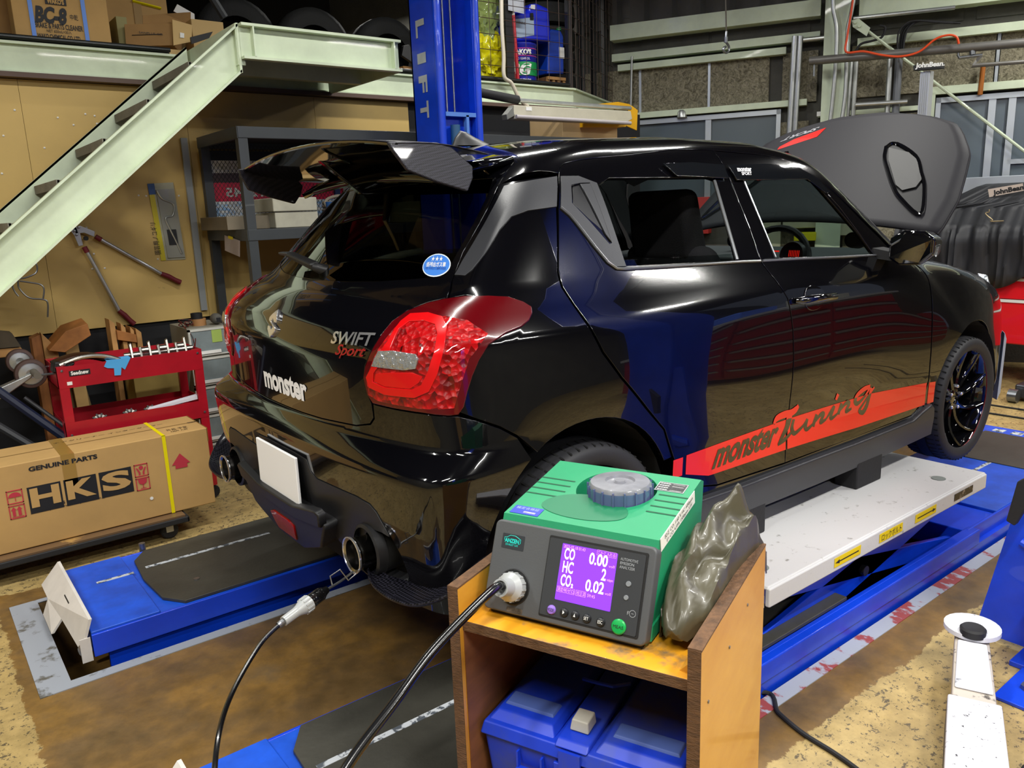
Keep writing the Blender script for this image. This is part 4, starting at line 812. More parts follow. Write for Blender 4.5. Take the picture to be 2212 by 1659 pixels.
g = G(); g.hull([(2.12,-.70,.6),(2.12,.70,.6),(2.16,.70,1.03),(2.16,-.70,1.03)], [(2.7,-.68,.6),(2.7,.68,.6),(2.62,.68,1.05),(2.62,-.68,1.05)]).out('dashboard', mat('dash_grey', '3c3e42', .55), CAR, bevel=.03)
G().tube([tuple(Vector((2.14, -.36, .985))+(fr((0,0,0), (0,1,0), z=(-1,0,.35)) @ Vector((.18*math.cos(t), .18*math.sin(t), 0)))) for t in [2*PI*k/28 for k in range(28)]], .015, 8, closed=True).out('steering_wheel', M_matte2, CAR, smooth=True)
M_glow = mat('red_gauge_glow', '400000', .4, emit='ff2010', es=1.6)
for yy, zz, r in ((-.47, 1.04, .05), (-.26, 1.04, .05)):
    MM = fr((2.14, yy, zz), (0,1,0), z=(-1,0,.2)); gg = G().lathe([(.0,.0),(r,.0),(r+.006,.02),(r+.012,.0),(r+.006,-.04)], MM, 24, False).out('gauge', M_black, CAR, smooth=True)
    text('dial', '|||||||', M_glow, gg, MM @ Matrix.Translation((-r*.6, -r*.3, .004)), .03)
G().box(2.135, 2.14, -.40, -.33, 1.055, 1.06).out('warning_lamp', M_glow, CAR)
for yy, zz, xx in ((-.10, 1.10, 2.35), (-.66, 1.10, 2.28), (.0, 1.09, 2.36)):
    MM = fr((xx, yy, zz), (0,1,0), z=(-1,-.15,.1)); G().lathe([(0,.0),(.028,.0),(.032,.014),(.034,.0),(.034,-.045),(.0,-.05)], MM, 24, False).out('gauge_pod', M_black, CAR, smooth=True)
G().box(.52, .90, -.6, .6, .45, .95).out('rear_seat', M_seat, CAR, bevel=.05)
# ================= lift in the floor =================
DZ = -.14
M_plate = mat('worn_grey_slip_plate', '3a3933', .5, var=.25, vs=4, bump=.1, bs=60)
M_line = mat('chipped_white_line', 'b9bec4', .6, col2='4a5058', vs=30, thr=.48, soft=.03)
def deck(y0, y1, label, rear_x):
    t = thing('lift_deck', label, 'vehicle lift', (1.8, (y0+y1)/2, FLOOR)); inn = y0 if y0 > 0 else y1; sg = 1 if y0 > 0 else -1
    G().box(rear_x, rear_x+.235, y0, y1, DZ-.055, DZ+.006).out('ramp_plate', M_blue2, t, bevel=.004)
    if sg > 0: G().box(rear_x+.235, 4.3, y0, y1, DZ-.055, DZ-.006).out('deck_plate', M_blue2, t, bevel=.004)
    else:
        G().box(rear_x+.235, .86, y0, y1, DZ-.055, DZ-.006).out('deck_plate', M_blue2, t, bevel=.004)
        G().box(2.85, 4.3, y0, y1, DZ-.06, DZ).out('deck_plate', M_blue2, t, bevel=.004); G().box(2.55, 2.85, y0+.0, y1, DZ-.12, DZ-.012).out('step_plate', M_blue, t, bevel=.006)
    yy = (y0+y1)/2; c = [(rear_x+.60-.30*math.cos(a)**.5, yy+.315*math.sin(a)) for a in np.linspace(-PI/2+.02, PI/2-.02, 9)]
    e = [(rear_x+.27, yy-.22), (rear_x+.255, yy), (rear_x+.27, yy+.22), (rear_x+.33, yy+.31), (1.6, yy+.31), (1.6, yy-.31), (rear_x+.33, yy-.31)]
    G().prism(e, DZ-.006, DZ+.008).out('slip_plate', M_plate, t, bevel=.003)
    G().box(rear_x+.10, rear_x+.24, yy+.085, yy+.105, DZ+.006, DZ+.0075).out('centre_line', M_line, t)
    G().box(rear_x+.29, .25, yy+.10, yy+.12, DZ+.008, DZ+.009).out('centre_line', M_line, t)
    G().box(2.9, 4.25, yy-.03, yy-.01, DZ+.0, DZ+.0012).out('centre_line', M_line, t)
    for a, b_ in (((rear_x, 4.3),) if sg > 0 else ((rear_x, .86), (.86, 2.35), (2.55, 4.3))):
        w_ = .0 if (sg < 0 and a == .86) else .0
        for yq in (y0, y1): G().box(a, b_, yq-.006, yq+.006+.0, DZ-.09, DZ-.004).out('side_rail', M_blue, t, bevel=.003)
    for yq in (y0+.03, y1-.03): G().box(rear_x+.05, 4.2, yq-.012, yq+.012, FLOOR-.25, FLOOR+.022).out('lower_rail', M_blue, t)
    G().box(3.55, 4.15, y0+.08, y1-.08, DZ-.002, DZ+.004).out('turn_plate', M_plate, t)
    for k in range(5): G().box(4.18, 4.24, y0+.08+k*.1, y0+.14+k*.1, DZ+.0, DZ+.003).out('marking', M_line, t)
    for x_ in (rear_x+.42, .4): G().lathe([(.012,0),(.012,.003),(0,.003)], Matrix.Translation((x_, yy-.15, DZ+.008)), 12, False).out('bolt', M_steel, t)
    return t
lf = deck(.53, 1.18, 'blue lift deck with grey slip plate beside the cardboard carton', -.575)
rt = deck(-1.10, -.455, 'blue lift deck with grey slip plate beneath the wooden cart side', -.55)
G().cyl((-.24, 1.21, FLOOR), (-.24, 1.21, -.115), .014, n=12).out('stop_pin', M_steel, lf)
rail = thing('lift_side_beam', 'blue box beam along the red and white floor edge', 'beam', (1.5, -1.11, FLOOR))
G().box(.80, 2.60, -1.135, -1.085, DZ-.075, DZ-.005).out('beam', M_blue, rail, bevel=.006)
G().box(.55, .98, -1.14, -1.0, DZ-.08, DZ+.002).out('beam', M_blue, rail, bevel=.006)
G().box(.45, 4.3, -1.128, -1.10, FLOOR-.06, DZ-.075).out('web', M_blue, rail)
def scissor(y_, lab):
    t = thing('scissor_arm', lab, 'lift arm', (1.6, y_, FLOOR))
    def bar(a, b_, w, nm='arm'):
        d = Vector((b_[0]-a[0], 0, b_[1]-a[1])).normalized(); n_ = Vector((-d.z, 0, d.x))*w/2; A = Vector((a[0], y_-.012, a[1])); B = Vector((b_[0], y_-.012, b_[1])); o = Y*.024
        G().hull([A-n_, B-n_*.7, B+n_*.7, A+n_], [A-n_+o, B-n_*.7+o, B+n_*.7+o, A+n_+o]).out(nm, M_blue, t, bevel=.004)
    bar((.95, -.24), (2.45, .02), .15); bar((1.15, .03), (2.6, -.24), .10); G().cyl((1.78, y_-.03, -.10), (1.78, y_+.03, -.10), .02).out('pivot', M_black, t)
    return t
scissor(-1.03, 'blue scissor arm under the white jacking table, outer one'); scissor(-.70, 'blue scissor arm under the white jacking table, inner one')
G().box(1.55, 1.9, -.95, -.75, -.36, -.16).out('hydraulic_unit', mat('oily_grey_cast', '4a4a46', .6, var=.3), label='small oily grey hydraulic unit between the blue scissor arms', cat='pump', bevel=.02)
M_bench = mat('scuffed_white_table', 'c9c8c8', .5, col2='8c8a86', vs=26, thr=.33, soft=.05, bump=.05, bs=80)
jt = thing('jacking_table', 'scuffed white jacking table raised beside the car sill', 'lift table', (1.8, -.9, .0))
G().box(1.06, 2.64, -1.12, -.60, .085, .10).out('table_top', M_bench, jt, bevel=.01, seg=3)
G().box(1.06, 2.64, -1.125, -1.107, .03, .095).out('front_lip', M_bench, jt, bevel=.006); G().box(1.06, 2.64, -.62, -.60, .03, .09).out('rear_lip', M_bench, jt); G().box(1.08, 2.60, -1.0, -.7, .02, .085).out('table_frame', M_blue, jt)
G().box(1.03, 1.07, -1.10, -.9, .02, .06).out('bracket', M_bench, jt); G().hull([(1.02,-1.07,.08),(1.10,-1.07,.08),(1.09,-1.07,.19),(1.05,-1.07,.19)], [(1.02,-1.064,.08),(1.10,-1.064,.08),(1.09,-1.064,.19),(1.05,-1.064,.19)]).out('bracket', M_steel, jt, bevel=.004)
M_ylab = mat('yellow_label', 'e2c400', .5)
MF = fr((1.06, -1.1262, .0), X, y=(0, 0, 1))
for a, s, arrow in ((.37, None, -1), (.67, 'ロックボルト', 0), (.94, None, 1)):
    G().box(a, a+.17, .048, .082, -.0004, .0006, MF).out('label', M_ylab, jt)
    if s: text('lettering', s, M_ink, jt, MF @ Matrix.Translation((a+.012, .053, .0012)), .03, width=.145)
    else:
        c_ = a+.085; G().hull([MF@Vector(p) for p in ((c_-.07, .063, .0012), (c_+.07, .063, .0012), (c_+.07, .067, .0012), (c_-.07, .067, .0012))], [MF@Vector(p) for p in ((c_-.07, .063, .0016), (c_+.07, .063, .0016), (c_+.07, .067, .0016), (c_-.07, .067, .0016))]).out('arrow', M_ink, jt)
        tx = c_+arrow*.08; G().hull([MF@Vector((tx, .065, .0012)), MF@Vector((tx-arrow*.025, .072, .0012)), MF@Vector((tx-arrow*.025, .058, .0012))], [MF@Vector((tx, .065, .0018)), MF@Vector((tx-arrow*.025, .072, .0018)), MF@Vector((tx-arrow*.025, .058, .0018))]).out('arrow', M_ink, jt)
G().box(1.27, 1.44, .050, .080, -.0004, .0006, MF).out('worn_label', mat('worn_dark_label', '2a2018', .5, col2='8a7a68', vs=40, thr=.42, soft=.04), jt)
for x_, y_ in ((2.42, -1.02), (1.16, -1.02)): G().lathe([(.028,0),(.028,.002),(0,.002)], Matrix.Translation((x_, y_, .1005)), 20, False).out('cap', mat('grey_cap', '7d8480', .5), jt)
for x_, nm in ((2.05, 'black rubber lifting block nearest the front wheel'), (1.22, 'black rubber lifting block behind the wooden cart')):
    G().box(x_, x_+.20, -.86, -.76, .10, .215).out('rubber_block', M_rubber, label=nm, cat='block', bevel=.006)
# white wheel stops at the rear of both decks
M_flap = mat('white_ramp_flap', 'cfcac4', .5, var=.1, vs=8)
def flap(y0, y1, x_, lab):
    t = thing('wheel_stop', lab, 'wheel stop', (x_, (y0+y1)/2, -.2))
    P = lambda a, y_, h: Vector((x_+a, y_, DZ-.035+h))
    g = G(); a = [P(-.005, y0, -.02), P(.035, y0+.0, .09), P(.035, y1, .09), P(-.035, y1, .01), P(-.035, y1-.16, .01), P(-.06, y1-.16, -.05), P(-.06, y1-.36, -.05), P(-.02, y1-.36, .0)]
    g.add([tuple(p) for p in a]+[tuple(p-X*.010) for p in a], [(0,1,7),(1,2,4,7),(2,3,4),(4,5,6,7),(8,15,9),(9,15,12,10),(10,12,11),(12,15,14,13),(0,8,9,1),(1,9,10,2),(2,10,11,3),(3,11,12,4),(4,12,13,5),(5,13,14,6),(6,14,15,7),(7,15,8,0)])
    g.out('stop_plate', M_flap, t)
    ym = (y0+y1)/2-.02; g = G(); g.hull([P(.004,ym-.045,.035),P(.014,ym-.045,.062),P(.014,ym+.045,.062),P(.004,ym+.045,.035)],[P(-.010,ym-.045,.037),P(.000,ym-.045,.064),P(.000,ym+.045,.064),P(-.010,ym+.045,.037)]).out('slot', mat('slot_dark', '15140f', .8), t)
    G().tube([P(.0, y0-.002, -.02), P(.0, y0+.02, -.02)], .022, 14).out('hinge', M_steel, t, smooth=True); G().box(x_-.015, x_+.02, y0-.004, y0+.0, DZ-.10, DZ-.01).out('hinge_bracket', M_flap, t)
    return t
flap(.53, 1.17, -.60, 'white slotted wheel stop at the end of the deck near the carton')
flap(-1.09, -.46, -.575, 'white wheel stop tip at the bottom edge near the hose')
# post lift: two columns, white painted arm
def pix(z, *L): return [at(u, v, z=z) for u, v in L]
cl = thing('lift_column', 'tall blue lift column with LIFT lettering between car and mezzanine', 'lift column', (1.95, 2.0, FLOOR))
cx0, cx1, cy0 = 1.835, 2.16, 1.78; H_ = 4.9
G().box(cx0, cx0+.012, cy0, cy0+.27, FLOOR, H_).out('side_plate', M_blue, cl); G().box(cx1-.012, cx1, cy0, cy0+.27, FLOOR, H_).out('side_plate', M_blue, cl); G().box(cx0, cx1, cy0+.258, cy0+.27, FLOOR, H_).out('back_plate', M_blue, cl)
for xx, s_ in ((cx0, 1), (cx1, -1)):
    G().tube([(xx+s_*.022, cy0, FLOOR), (xx+s_*.022, cy0, H_)], .024, 14).out('rounded_edge', M_blue, cl, smooth=True); G().box(min(xx+s_*.02, xx+s_*.05), max(xx+s_*.02, xx+s_*.05), cy0-.004, cy0+.06, FLOOR, H_).out('lip', M_blue, cl)
for xx, yy in ((cx0+.10, cy0+.05), (cx0+.19, cy0+.10)): G().tube([(xx, yy, .9), (xx, yy, H_)], .006, 8).out('cable', M_steel, cl, smooth=True)
G().box(cx0+.05, cx1-.05, cy0+.04, cy0+.2, 1.45, 1.86).out('carriage', M_blue, cl, bevel=.01); G().box(cx0+.05, cx1-.05, cy0-.01, cy0+.05, 1.85, 1.875).out('carriage_bracket', mat('faded_blue', '4a78c8', .5), cl); G().cyl((cx0+.12, cy0-.0, 1.55), (cx0+.12, cy0, 1.80), .03).out('cylinder', mat('teal_cylinder', '1f4f78', .5), cl, smooth=True)
G().box(cx0+.2, cx0+.22, cy0-.01, cy0+.02, 1.6, 1.86).out('bracket_arm', MT['faded_blue'], cl); G().box(cx0-.1, cx1+.1, cy0-.05, cy0+.45, FLOOR, FLOOR+.02).out('base_plate', M_blue, cl)
lm = fr((cx0-.002, cy0+.235, 0), (0, 0, -1), y=(0, -1, 0))
M_sil = mat('silver_letters', 'c6cbd0', .4, metal=.3, var=.15, vs=10)
for k, (ch, zz) in enumerate(zip('LIFT', (2.37, 2.20, 2.05, 1.90))):
    text('letter', ch, M_sil, cl, fr((cx0-.002, cy0+.055, zz-.06), (0, 0, -1), y=(0, -1, 0)) @ Matrix.Identity(4), .17, bold=.004, sx=.75) if False else None
    vs, fs = text_mesh(ch, .15, bold=.006, sx=1.0); w_ = max(v.x for v in vs)-min(v.x for v in vs); v0 = min(v.x for v in vs)
    ww = .06 if ch == 'I' else .10; MM = fr((cx0-.003, cy0+.14, zz+ww/2), (0, 0, -1), y=(0, -1, 0)); G().add([tuple(MM @ Vector(((v.x-v0)*ww/w_, -.05+v.y*.85, 0))) for v in vs], fs).out('letter', M_sil, cl)
cr = thing('lift_column', 'blue lift column foot with gusset at the right edge', 'lift column', (1.9, -1.9, FLOOR))
G().box(1.78, 2.10, -2.35, -1.56, FLOOR, FLOOR+.018).out('base_plate', M_blue, cr, bevel=.003); G().box(1.55, 2.0, -1.90, -1.60, FLOOR, FLOOR+.012).out('base_plate', M_blue, cr, bevel=.003)
G().hull([(1.90,-1.405,FLOOR+.02),(1.90,-1.80,FLOOR+.02),(1.90,-1.80,.62),(1.90,-1.56,.62)], [(1.915,-1.405,FLOOR+.02),(1.915,-1.80,FLOOR+.02),(1.915,-1.80,.62),(1.915,-1.56,.62)]).out('gusset', M_blue, cr)
G().box(1.88, 2.22, -2.05, -1.62, FLOOR, 4.6).out('column_body', M_blue, cr, bevel=.02)
G().box(1.76, 1.90, -1.72, -1.60, -.2, .02).out('arm_pivot', M_blue, cr, bevel=.02); G().cyl((1.80, -1.66, -.22), (1.80, -1.66, .04), .05).out('pin', M_steel, cr, smooth=True)
G().cyl((1.90, -1.60, .10), (1.90, -1.52, .13), .016, n=10).out('lock_bolt', M_blue, cr); G().lathe([(.022,0),(.022,.014),(0,.014)], Matrix.Translation((1.66, -1.66, FLOOR+.012)), 6, False).out('anchor_bolt', M_steel, cr)
G().hull([(1.70,-1.56,.255),(1.70,-1.535,.265),(1.70,-1.555,.40),(1.70,-1.64,.47)], [(1.73,-1.56,.255),(1.73,-1.535,.265),(1.73,-1.555,.40),(1.73,-1.64,.47)]).out('guard', M_rubber, cr, bevel=.004)
ar = thing('swing_arm', 'chipped white swing arm reaching along the floor from the blue column', 'lift arm', (1.3, -1.6, FLOOR))
M_arm = mat('chipped_white_paint', 'cdccd2', .45, col2='2a2b30', vs=60, thr=.36, soft=.02)
M_armc = mat('white_arm_paint', 'd9dae2', .4, col2='77787e', vs=14, thr=.3, soft=.03)
p0 = Vector((1.62, -1.50, 0)); p1 = Vector((.78, -1.86, 0)); d = (p1-p0).normalized(); n_ = Vector((-d.y, d.x, 0))
def armbox(nm, t0, t1, w0, w1, z0, z1, m):
    A = p0+d*t0; B = p0+d*t1; g = G(); g.hull([A-n_*w0+Z*z0, B-n_*w1+Z*z0, B+n_*w1+Z*z0, A+n_*w0+Z*z0], [A-n_*w0+Z*z1, B-n_*w1+Z*z1, B+n_*w1+Z*z1, A+n_*w0+Z*z1]); return g.out(nm, m, ar, bevel=.006)
armbox('inner_arm', 0, .50, .048, .058, -.20, -.115, mat('cream_worn_arm', 'b8afa4', .5, col2='4a4440', vs=22, thr=.36, soft=.04)); armbox('top_plate', .06, .34, .040, .048, -.115, -.105, M_armc); armbox('outer_arm', .40, 1.0, .066, .075, -.215, -.10, M_arm)
armbox('edge_strip', .40, 1.0, .0665, .0755, -.215, -.112, mat('arm_side_dark', '2b2c3c', .5))
G().lathe([(.075,-.02),(.082,-.015),(.082,.0),(.04,.004),(.012,.012),(0,.012)], Matrix.Translation(tuple(p0-d*.02+Z*-.09)) @ Matrix.Scale(1, 4), 24, False).out('swivel_plate', M_armc, ar, smooth=True)
G().lathe([(.036,-.01),(.038,.012),(.032,.018),(.010,.012),(0,.012)], Matrix.Translation(tuple(p0+d*.035-n_*.0+Z*-.085)), 24, False).out('lifting_pad', M_rubber, ar, smooth=True)
fb = thing('floor_valve', 'dark metal valve block with bolt on the floor at the lower right corner', 'valve', (1.25, -1.86, FLOOR))
G().box(1.12, 1.32, -1.92, -1.80, FLOOR, FLOOR+.06).out('block', mat('black_iron', '2a2a2c', .5, metal=.4, var=.2), fb, bevel=.01); G().lathe([(.018,0),(.018,.016),(0,.016)], Matrix.Translation((1.25, -1.85, FLOOR+.06)), 6, False).out('bolt', M_steel, fb)
G().cyl((1.15, -1.80, FLOOR+.03), (1.15, -1.785, FLOOR+.03), .014).out('red_knob', M_red, fb)
G().tube([tuple(p) for p in spline([(0.62,-1.0,FLOOR+.01),(1.03,-1.12,FLOOR+.008),(.985,-1.22,FLOOR+.008),(.955,-1.32,FLOOR+.008),(.945,-1.42,FLOOR+.008),(.93,-1.50,FLOOR+.008),(.90,-1.60,FLOOR+.008)], 8)], .007, 8).out('power_cord', M_rubber, label='black power cord curving over the floor right of the wooden cart', cat='cord', smooth=True)
# ================= wooden cart with the gas analyser =================
U = Vector((.37686, -.92627, 0)); V = Vector((.92627, .37686, 0)); OC = Vector((-.185, -1.286, 0))
CM = fr(OC, U, y=V)     # cart frame: x right, y away, z up
M_ply = mat('varnished_orange_ply', 'd29a35', .4, var=.16, vs=3, col2='c08426', sx=(1, 1, 3), coat=.25)
M_plyt = mat('worn_orange_ply', 'd8961e', .45, col2='7c684c', vs=11, thr=.40, soft=.06, coat=.15)
M_plye = mat('raw_ply_edge', '5e4128', .8, var=.45, vs=18, sx=(3, 3, 14), bump=.4, bs=40)
M_plyd = mat('dark_ply_face', '7a4d2c', .6, var=.3, vs=6, sx=(1, 1, 4))
ct = thing('wooden_cart', 'orange plywood cart carrying the green gas analyser', 'cart', tuple(OC+Z*FLOOR))
WC = .44; DC = .44
def ply(nm, x0, x1, y0, y1, z0, z1, face, edge_front=True):
    o = G().box(x0, x1, y0, y1, z0, z1, CM).out(nm, face, ct, bevel=.0015)
    if edge_front:
        e_ = G().box(x0, x1, y0-.0012, y0+.0005, z0, z1, CM).out('front_edge', M_plyd if nm == 'x' else M_plye, ct)
    return o
ply('side_panel', -.022, 0, -.012, DC, FLOOR+.05, .590, M_ply); ply('side_panel', WC, WC+.022, -.012, DC, FLOOR+.05, .583, M_ply)
G().box(-.0225, .0005, -.012, DC, .589, .5925, CM).out('top_edge', M_plye, ct); G().box(WC-.0005, WC+.0225, -.012, DC, .582, .5855, CM).out('top_edge', M_plye, ct)
ply('shelf', 0, WC, 0, DC, .500, .52, M_plyt); ply('shelf', 0, WC, 0, DC, -.02, .0, M_plyt); G().box(0, WC, DC-.014, DC, .0, .50, CM).out('back_panel', M_plyd, ct)
G().box(.0, .002, .0, DC-.02, .0, .50, CM).out('inner_face', M_plyd, ct)
G().hull([CM@Vector(p) for p in ((WC, .02, .52), (WC-.024, .02, .52), (WC, .02, .545))], [CM@Vector(p) for p in ((WC, DC-.02, .52), (WC-.024, DC-.02, .52), (WC, DC-.02, .545))]).out('corner_fillet', M_ply, ct)
for x_, y_ in ((.02, .05), (WC-.02, .05), (.02, DC-.06), (WC-.02, DC-.06)):
    G().lathe([(.0,-.012),(.03,-.012),(.034,-.006),(.034,.006),(.03,.012),(0,.012)], CM @ Matrix.Translation((x_, y_, FLOOR+.034)) @ Matrix.Rotation(PI/2, 4, 'Y'), 16, False).out('caster', M_rubber, ct)
for y_, z_ in ((.03, .47), (.16, .50), (.29, .52)): G().lathe([(.003,0),(.003,.002),(0,.002)], CM @ Matrix.Translation((WC+.022, y_, z_)) @ Matrix.Rotation(PI/2, 4, 'Y'), 8, False).out('screw', M_steel, ct)
# gas analyser
M_grn = mat('analyser_green', '1a8a5c', .5, var=.05, vs=10, bump=.03, bs=300); M_grnd = mat('analyser_green_recess', '0e6c48', .5)
M_gry = mat('analyser_grey', '4a4c4e', .5, bump=.03, bs=300); M_gryd = mat('analyser_panel_grey', '36383b', .32)
an = thing('gas_analyser', 'green and grey exhaust gas analyser with a violet lit display', 'analyser', tuple(OC+U*.18+V*.2+Z*.52))
ax, ay = .020, .046; aw = .328
AP = lambda x_, y_, z_: CM @ Vector((x_, y_, z_))
# body: base width .33; front leans back; top rises to the rear
prof = [(.046,.526),(.040,.533),(.108,.690),(.118,.700),(.375,.728),(.392,.722),(.375,.60),(.365,.526)]
def prism_x(pr_, x0, x1): return [AP(x0, a, b_) for a, b_ in pr_], [AP(x1, a, b_) for a, b_ in pr_]
gp = [(.060,.526),(.125,.696),(.375,.728),(.392,.720),(.372,.60),(.360,.526)]
# green housing with a round recess on top: ring mesh between rectangle and circle
ftop = lambda y_: .696+(y_-.125)*(.728-.696)/(.375-.125)
x0, x1 = ax+.006, ax+aw-.004
g = G(); a, b_ = prism_x(gp, x0, x1); n = len(gp)
vs = a+b_; g.add(vs, [tuple(range(n))[::-1], tuple(range(n, 2*n))]+[(i, (i+1) % n, n+(i+1) % n, n+i) for i in range(n) if i != 1]); k = len(g.v)
rc, yc_ = .082, .285; xc = (x0+x1)/2+.012; NN = 40; outer = []
for i in range(NN):
    t = 2*PI*i/NN; dx, dy = math.cos(t), math.sin(t); s_ = min((x1-xc)/dx if dx > 1e-9 else 9, (x0-xc)/dx if dx < -1e-9 else 9, (.375-yc_)/dy if dy > 1e-9 else 9, (.125-yc_)/dy if dy < -1e-9 else 9); outer.append((xc+dx*s_, yc_+dy*s_))
for c_ in ((x0, .125), (x1, .125), (x1, .375), (x0, .375)):
    j = min(range(NN), key=lambda q_: (outer[q_][0]-c_[0])**2+(outer[q_][1]-c_[1])**2); outer[j] = c_
cir = [(xc+rc*math.cos(2*PI*i/NN), yc_+rc*math.sin(2*PI*i/NN)) for i in range(NN)]
g.add([AP(x_, y_, ftop(y_)) for x_, y_ in outer]+[AP(x_, y_, ftop(y_)) for x_, y_ in cir]+[AP(x_, y_, .640) for x_, y_ in cir], [(i, (i+1) % NN, NN+(i+1) % NN, NN+i) for i in range(NN)]+[(NN+i, NN+(i+1) % NN, 2*NN+(i+1) % NN, 2*NN+i) for i in range(NN)]+[tuple(range(2*NN, 3*NN))])
hs = g.out('housing', M_grn, an)
def on_top(x_, y_, l=0): return AP(x_, y_, ftop(y_)+l)
G().add([on_top(xc-.028+.085*math.cos(t)*(1.05), .185+.038*math.sin(t)+(.022 if math.sin(t) > 0 else 0)*math.sin(t), .001) for t in [2*PI*i/32 for i in range(32)]], [tuple(range(32))]).out('scoop', M_grnd, an)
for k_ in range(4):
    for xa, xb in ((x0, xc-rc-.012), (xc+rc+.006, x1)):
        yy = .215+k_*.024; g = G(); g.add([on_top(xa, yy, .0006), on_top(xb, yy, .0006), on_top(xb, yy+.0045, .0006), on_top(xa, yy+.0045, .0006)], [(0,1,2,3)]); g.out('vent_groove', mat('groove_green', '0a4a30', .7), an)
for xa, xb in ((x1-.004, x1+.0005),):
    for k_ in range(4): yy = .215+k_*.024; G().add([AP(x1+.0006, yy, ftop(yy)), AP(x1+.0006, yy+.003, ftop(yy)), AP(x1+.0006, yy+.003, ftop(yy)-.012), AP(x1+.0006, yy, ftop(yy)-.012)], [(0,1,2,3)]).out('vent_groove', MT['groove_green'], an)
# filter dome in the recess
fl = CM @ Matrix.Translation((xc+.012, yc_-.01, .645)); M_clear = mat('smoky_clear_plastic', '6a72a4', .12, trans=.35, coat=.5)
G().lathe([(.0,.0),(.058,.0),(.060,.06),(.063,.062),(.063,.088),(.059,.094),(.030,.096),(.028,.091),(.012,.091),(.010,.096),(0,.096)], fl, 36, False).out('filter_cap', mat('grey_filter', '84858c', .3, var=.25, vs=30, coat=.6), an, smooth=True); G().lathe([(.0634,.004),(.0638,.05),(.0638,.086)], fl, 36, False).out('filter_wall', M_clear, an, smooth=True)
for z_ in (.022, .038, .054): G().lathe([(.0625, z_-.003), (.066, z_), (.0625, z_+.003)], fl, 36, False).out('filter_ring', M_clear, an, smooth=True)
for k_ in range(18): a_ = 2*PI*k_/18; G().box(.0625, .0665, -.0015, .0015, .06, .090, fl @ Matrix.Rotation(a_, 4, 'Z')).out('grip_rib', M_clear, an)
# grey front bezel (leaning)
FN_ = Vector((0, .040-.108, .533-.690)); 
fx = U.copy(); fyv = (AP(0, .106, .690)-AP(0, .040, .533)).normalized(); FMt = fr(AP(ax, .040, .533), U, y=fyv)   # panel frame: x right, y up the slope, z outwards
if FMt.to_3x3().col[2].dot(-V) < 0: pass
fh = (AP(0, .106, .690)-AP(0, .040, .533)).length
rr = lambda x0_, x1_, y0_, y1_, r, n=5: [(cx_+r*math.cos(a_), cy_+r*math.sin(a_)) for cx_, cy_, s0 in ((x1_-r, y1_-r, 0), (x0_+r, y1_-r, PI/2), (x0_+r, y0_+r, PI), (x1_-r, y0_+r, 1.5*PI)) for a_ in [s0+PI/2*i/n for i in range(n+1)]]
G().prism(rr(0, aw, 0, fh, .012), -.030, .0, FMt).out('front_bezel', M_gry, an, bevel=.004, seg=3)
pX0 = .122; G().prism(rr(pX0-.002, aw-.014, .011, fh-.012, .003), .0, .0015, FMt).out('panel_shadow_gap', mat('gap_black', '0b0b0c', .6), an)
G().prism(rr(pX0, aw-.018, .014, fh-.016, .003), .0, .0028, FMt).out('control_panel', M_gryd, an)
# display
sx0, sx1, sy0, sy1 = .149, .258, .046, .148
M_scr = mat('violet_display', '6a30e0', .3, emit='8a3cff', es=.85); M_px = mat('display_white', 'ffe6ff', .4, emit='ffe0ff', es=.95); M_px2 = mat('display_pink', 'e29cf8', .4, emit='d68af8', es=.55)
dsp = G().prism(rr(sx0, sx1, sy0, sy1, .001, 1), .0028, .0034, FMt).out('display', M_scr, an)
T_ = lambda x_, y_, h=.0038: FMt @ Matrix.Translation((x_, y_, h))
dw = sx1-sx0
for s, x_, y_, sz, wd, m_ in (('CO', .006, .075, .0285, .021, M_px), ('HC', .006, .051, .0285, .021, M_px), ('CO', .006, .027, .0285, .021, M_px), ('2', .0285, .0265, .009, .004, M_px), ('0.00', .056, .075, .0285, .036, M_px), ('2', .0835, .051, .0285, .009, M_px), ('0.02', .056, .027, .0285, .036, M_px),
      ('2023-07-18 01:43', .003, .0945, .008, .043, M_px2), ('ﾌﾟﾛｰﾌﾞ入れる', .071, .0945, .008, .033, M_px2), ('volI', .095, .075, .007, .011, M_px2), ('volppm', .095, .051, .007, .012, M_px2), ('volI', .095, .027, .007, .011, M_px2), ('測定中', .003, .0165, .008, .016, M_px2), ('ゼロ', .0225, .0165, .008, .013, M_px2), ('校正済', .041, .0165, .008, .017, M_px2), ('59:45', .062, .0165, .008, .015, M_px2)):
    text('lettering', s, m_, dsp, T_(sx0+x_, sy0+y_), sz, width=wd, bold=.0006 if m_ is M_px else 0)
for x_, y_, w_ in ((.0015, .0145, .0185), (.0215, .0145, .0155), (.0395, .0145, .0195), (.0695, .0925, .037)):
    g = G()
    for q0, q1, q2, q3 in ((x_, x_+w_, y_, y_+.0004), (x_, x_+w_, y_+.0095, y_+.0099), (x_, x_+.0004, y_, y_+.0099), (x_+w_-.0004, x_+w_, y_, y_+.0099)): g.box(sx0+q0, sx0+q1, sy0+q2, sy0+q3, .0034, .0038, FMt)
    g.out('soft_key', M_px2, dsp)
text('lettering', 'AUTOMOTIVE', mat('grey_print_light', '9a9ea2', .5), an, T_(.264, .138, .0031), .007, width=.033); text('lettering', 'EMISSION', MT['grey_print_light'], an, T_(.264, .131, .0031), .007, width=.026); text('lettering', 'ANALYZER', MT['grey_print_light'], an, T_(.264, .124, .0031), .007, width=.029)
text('lettering', 'F⊖', MT['grey_print_light'], an, T_(.289, .048, .0031), .009)
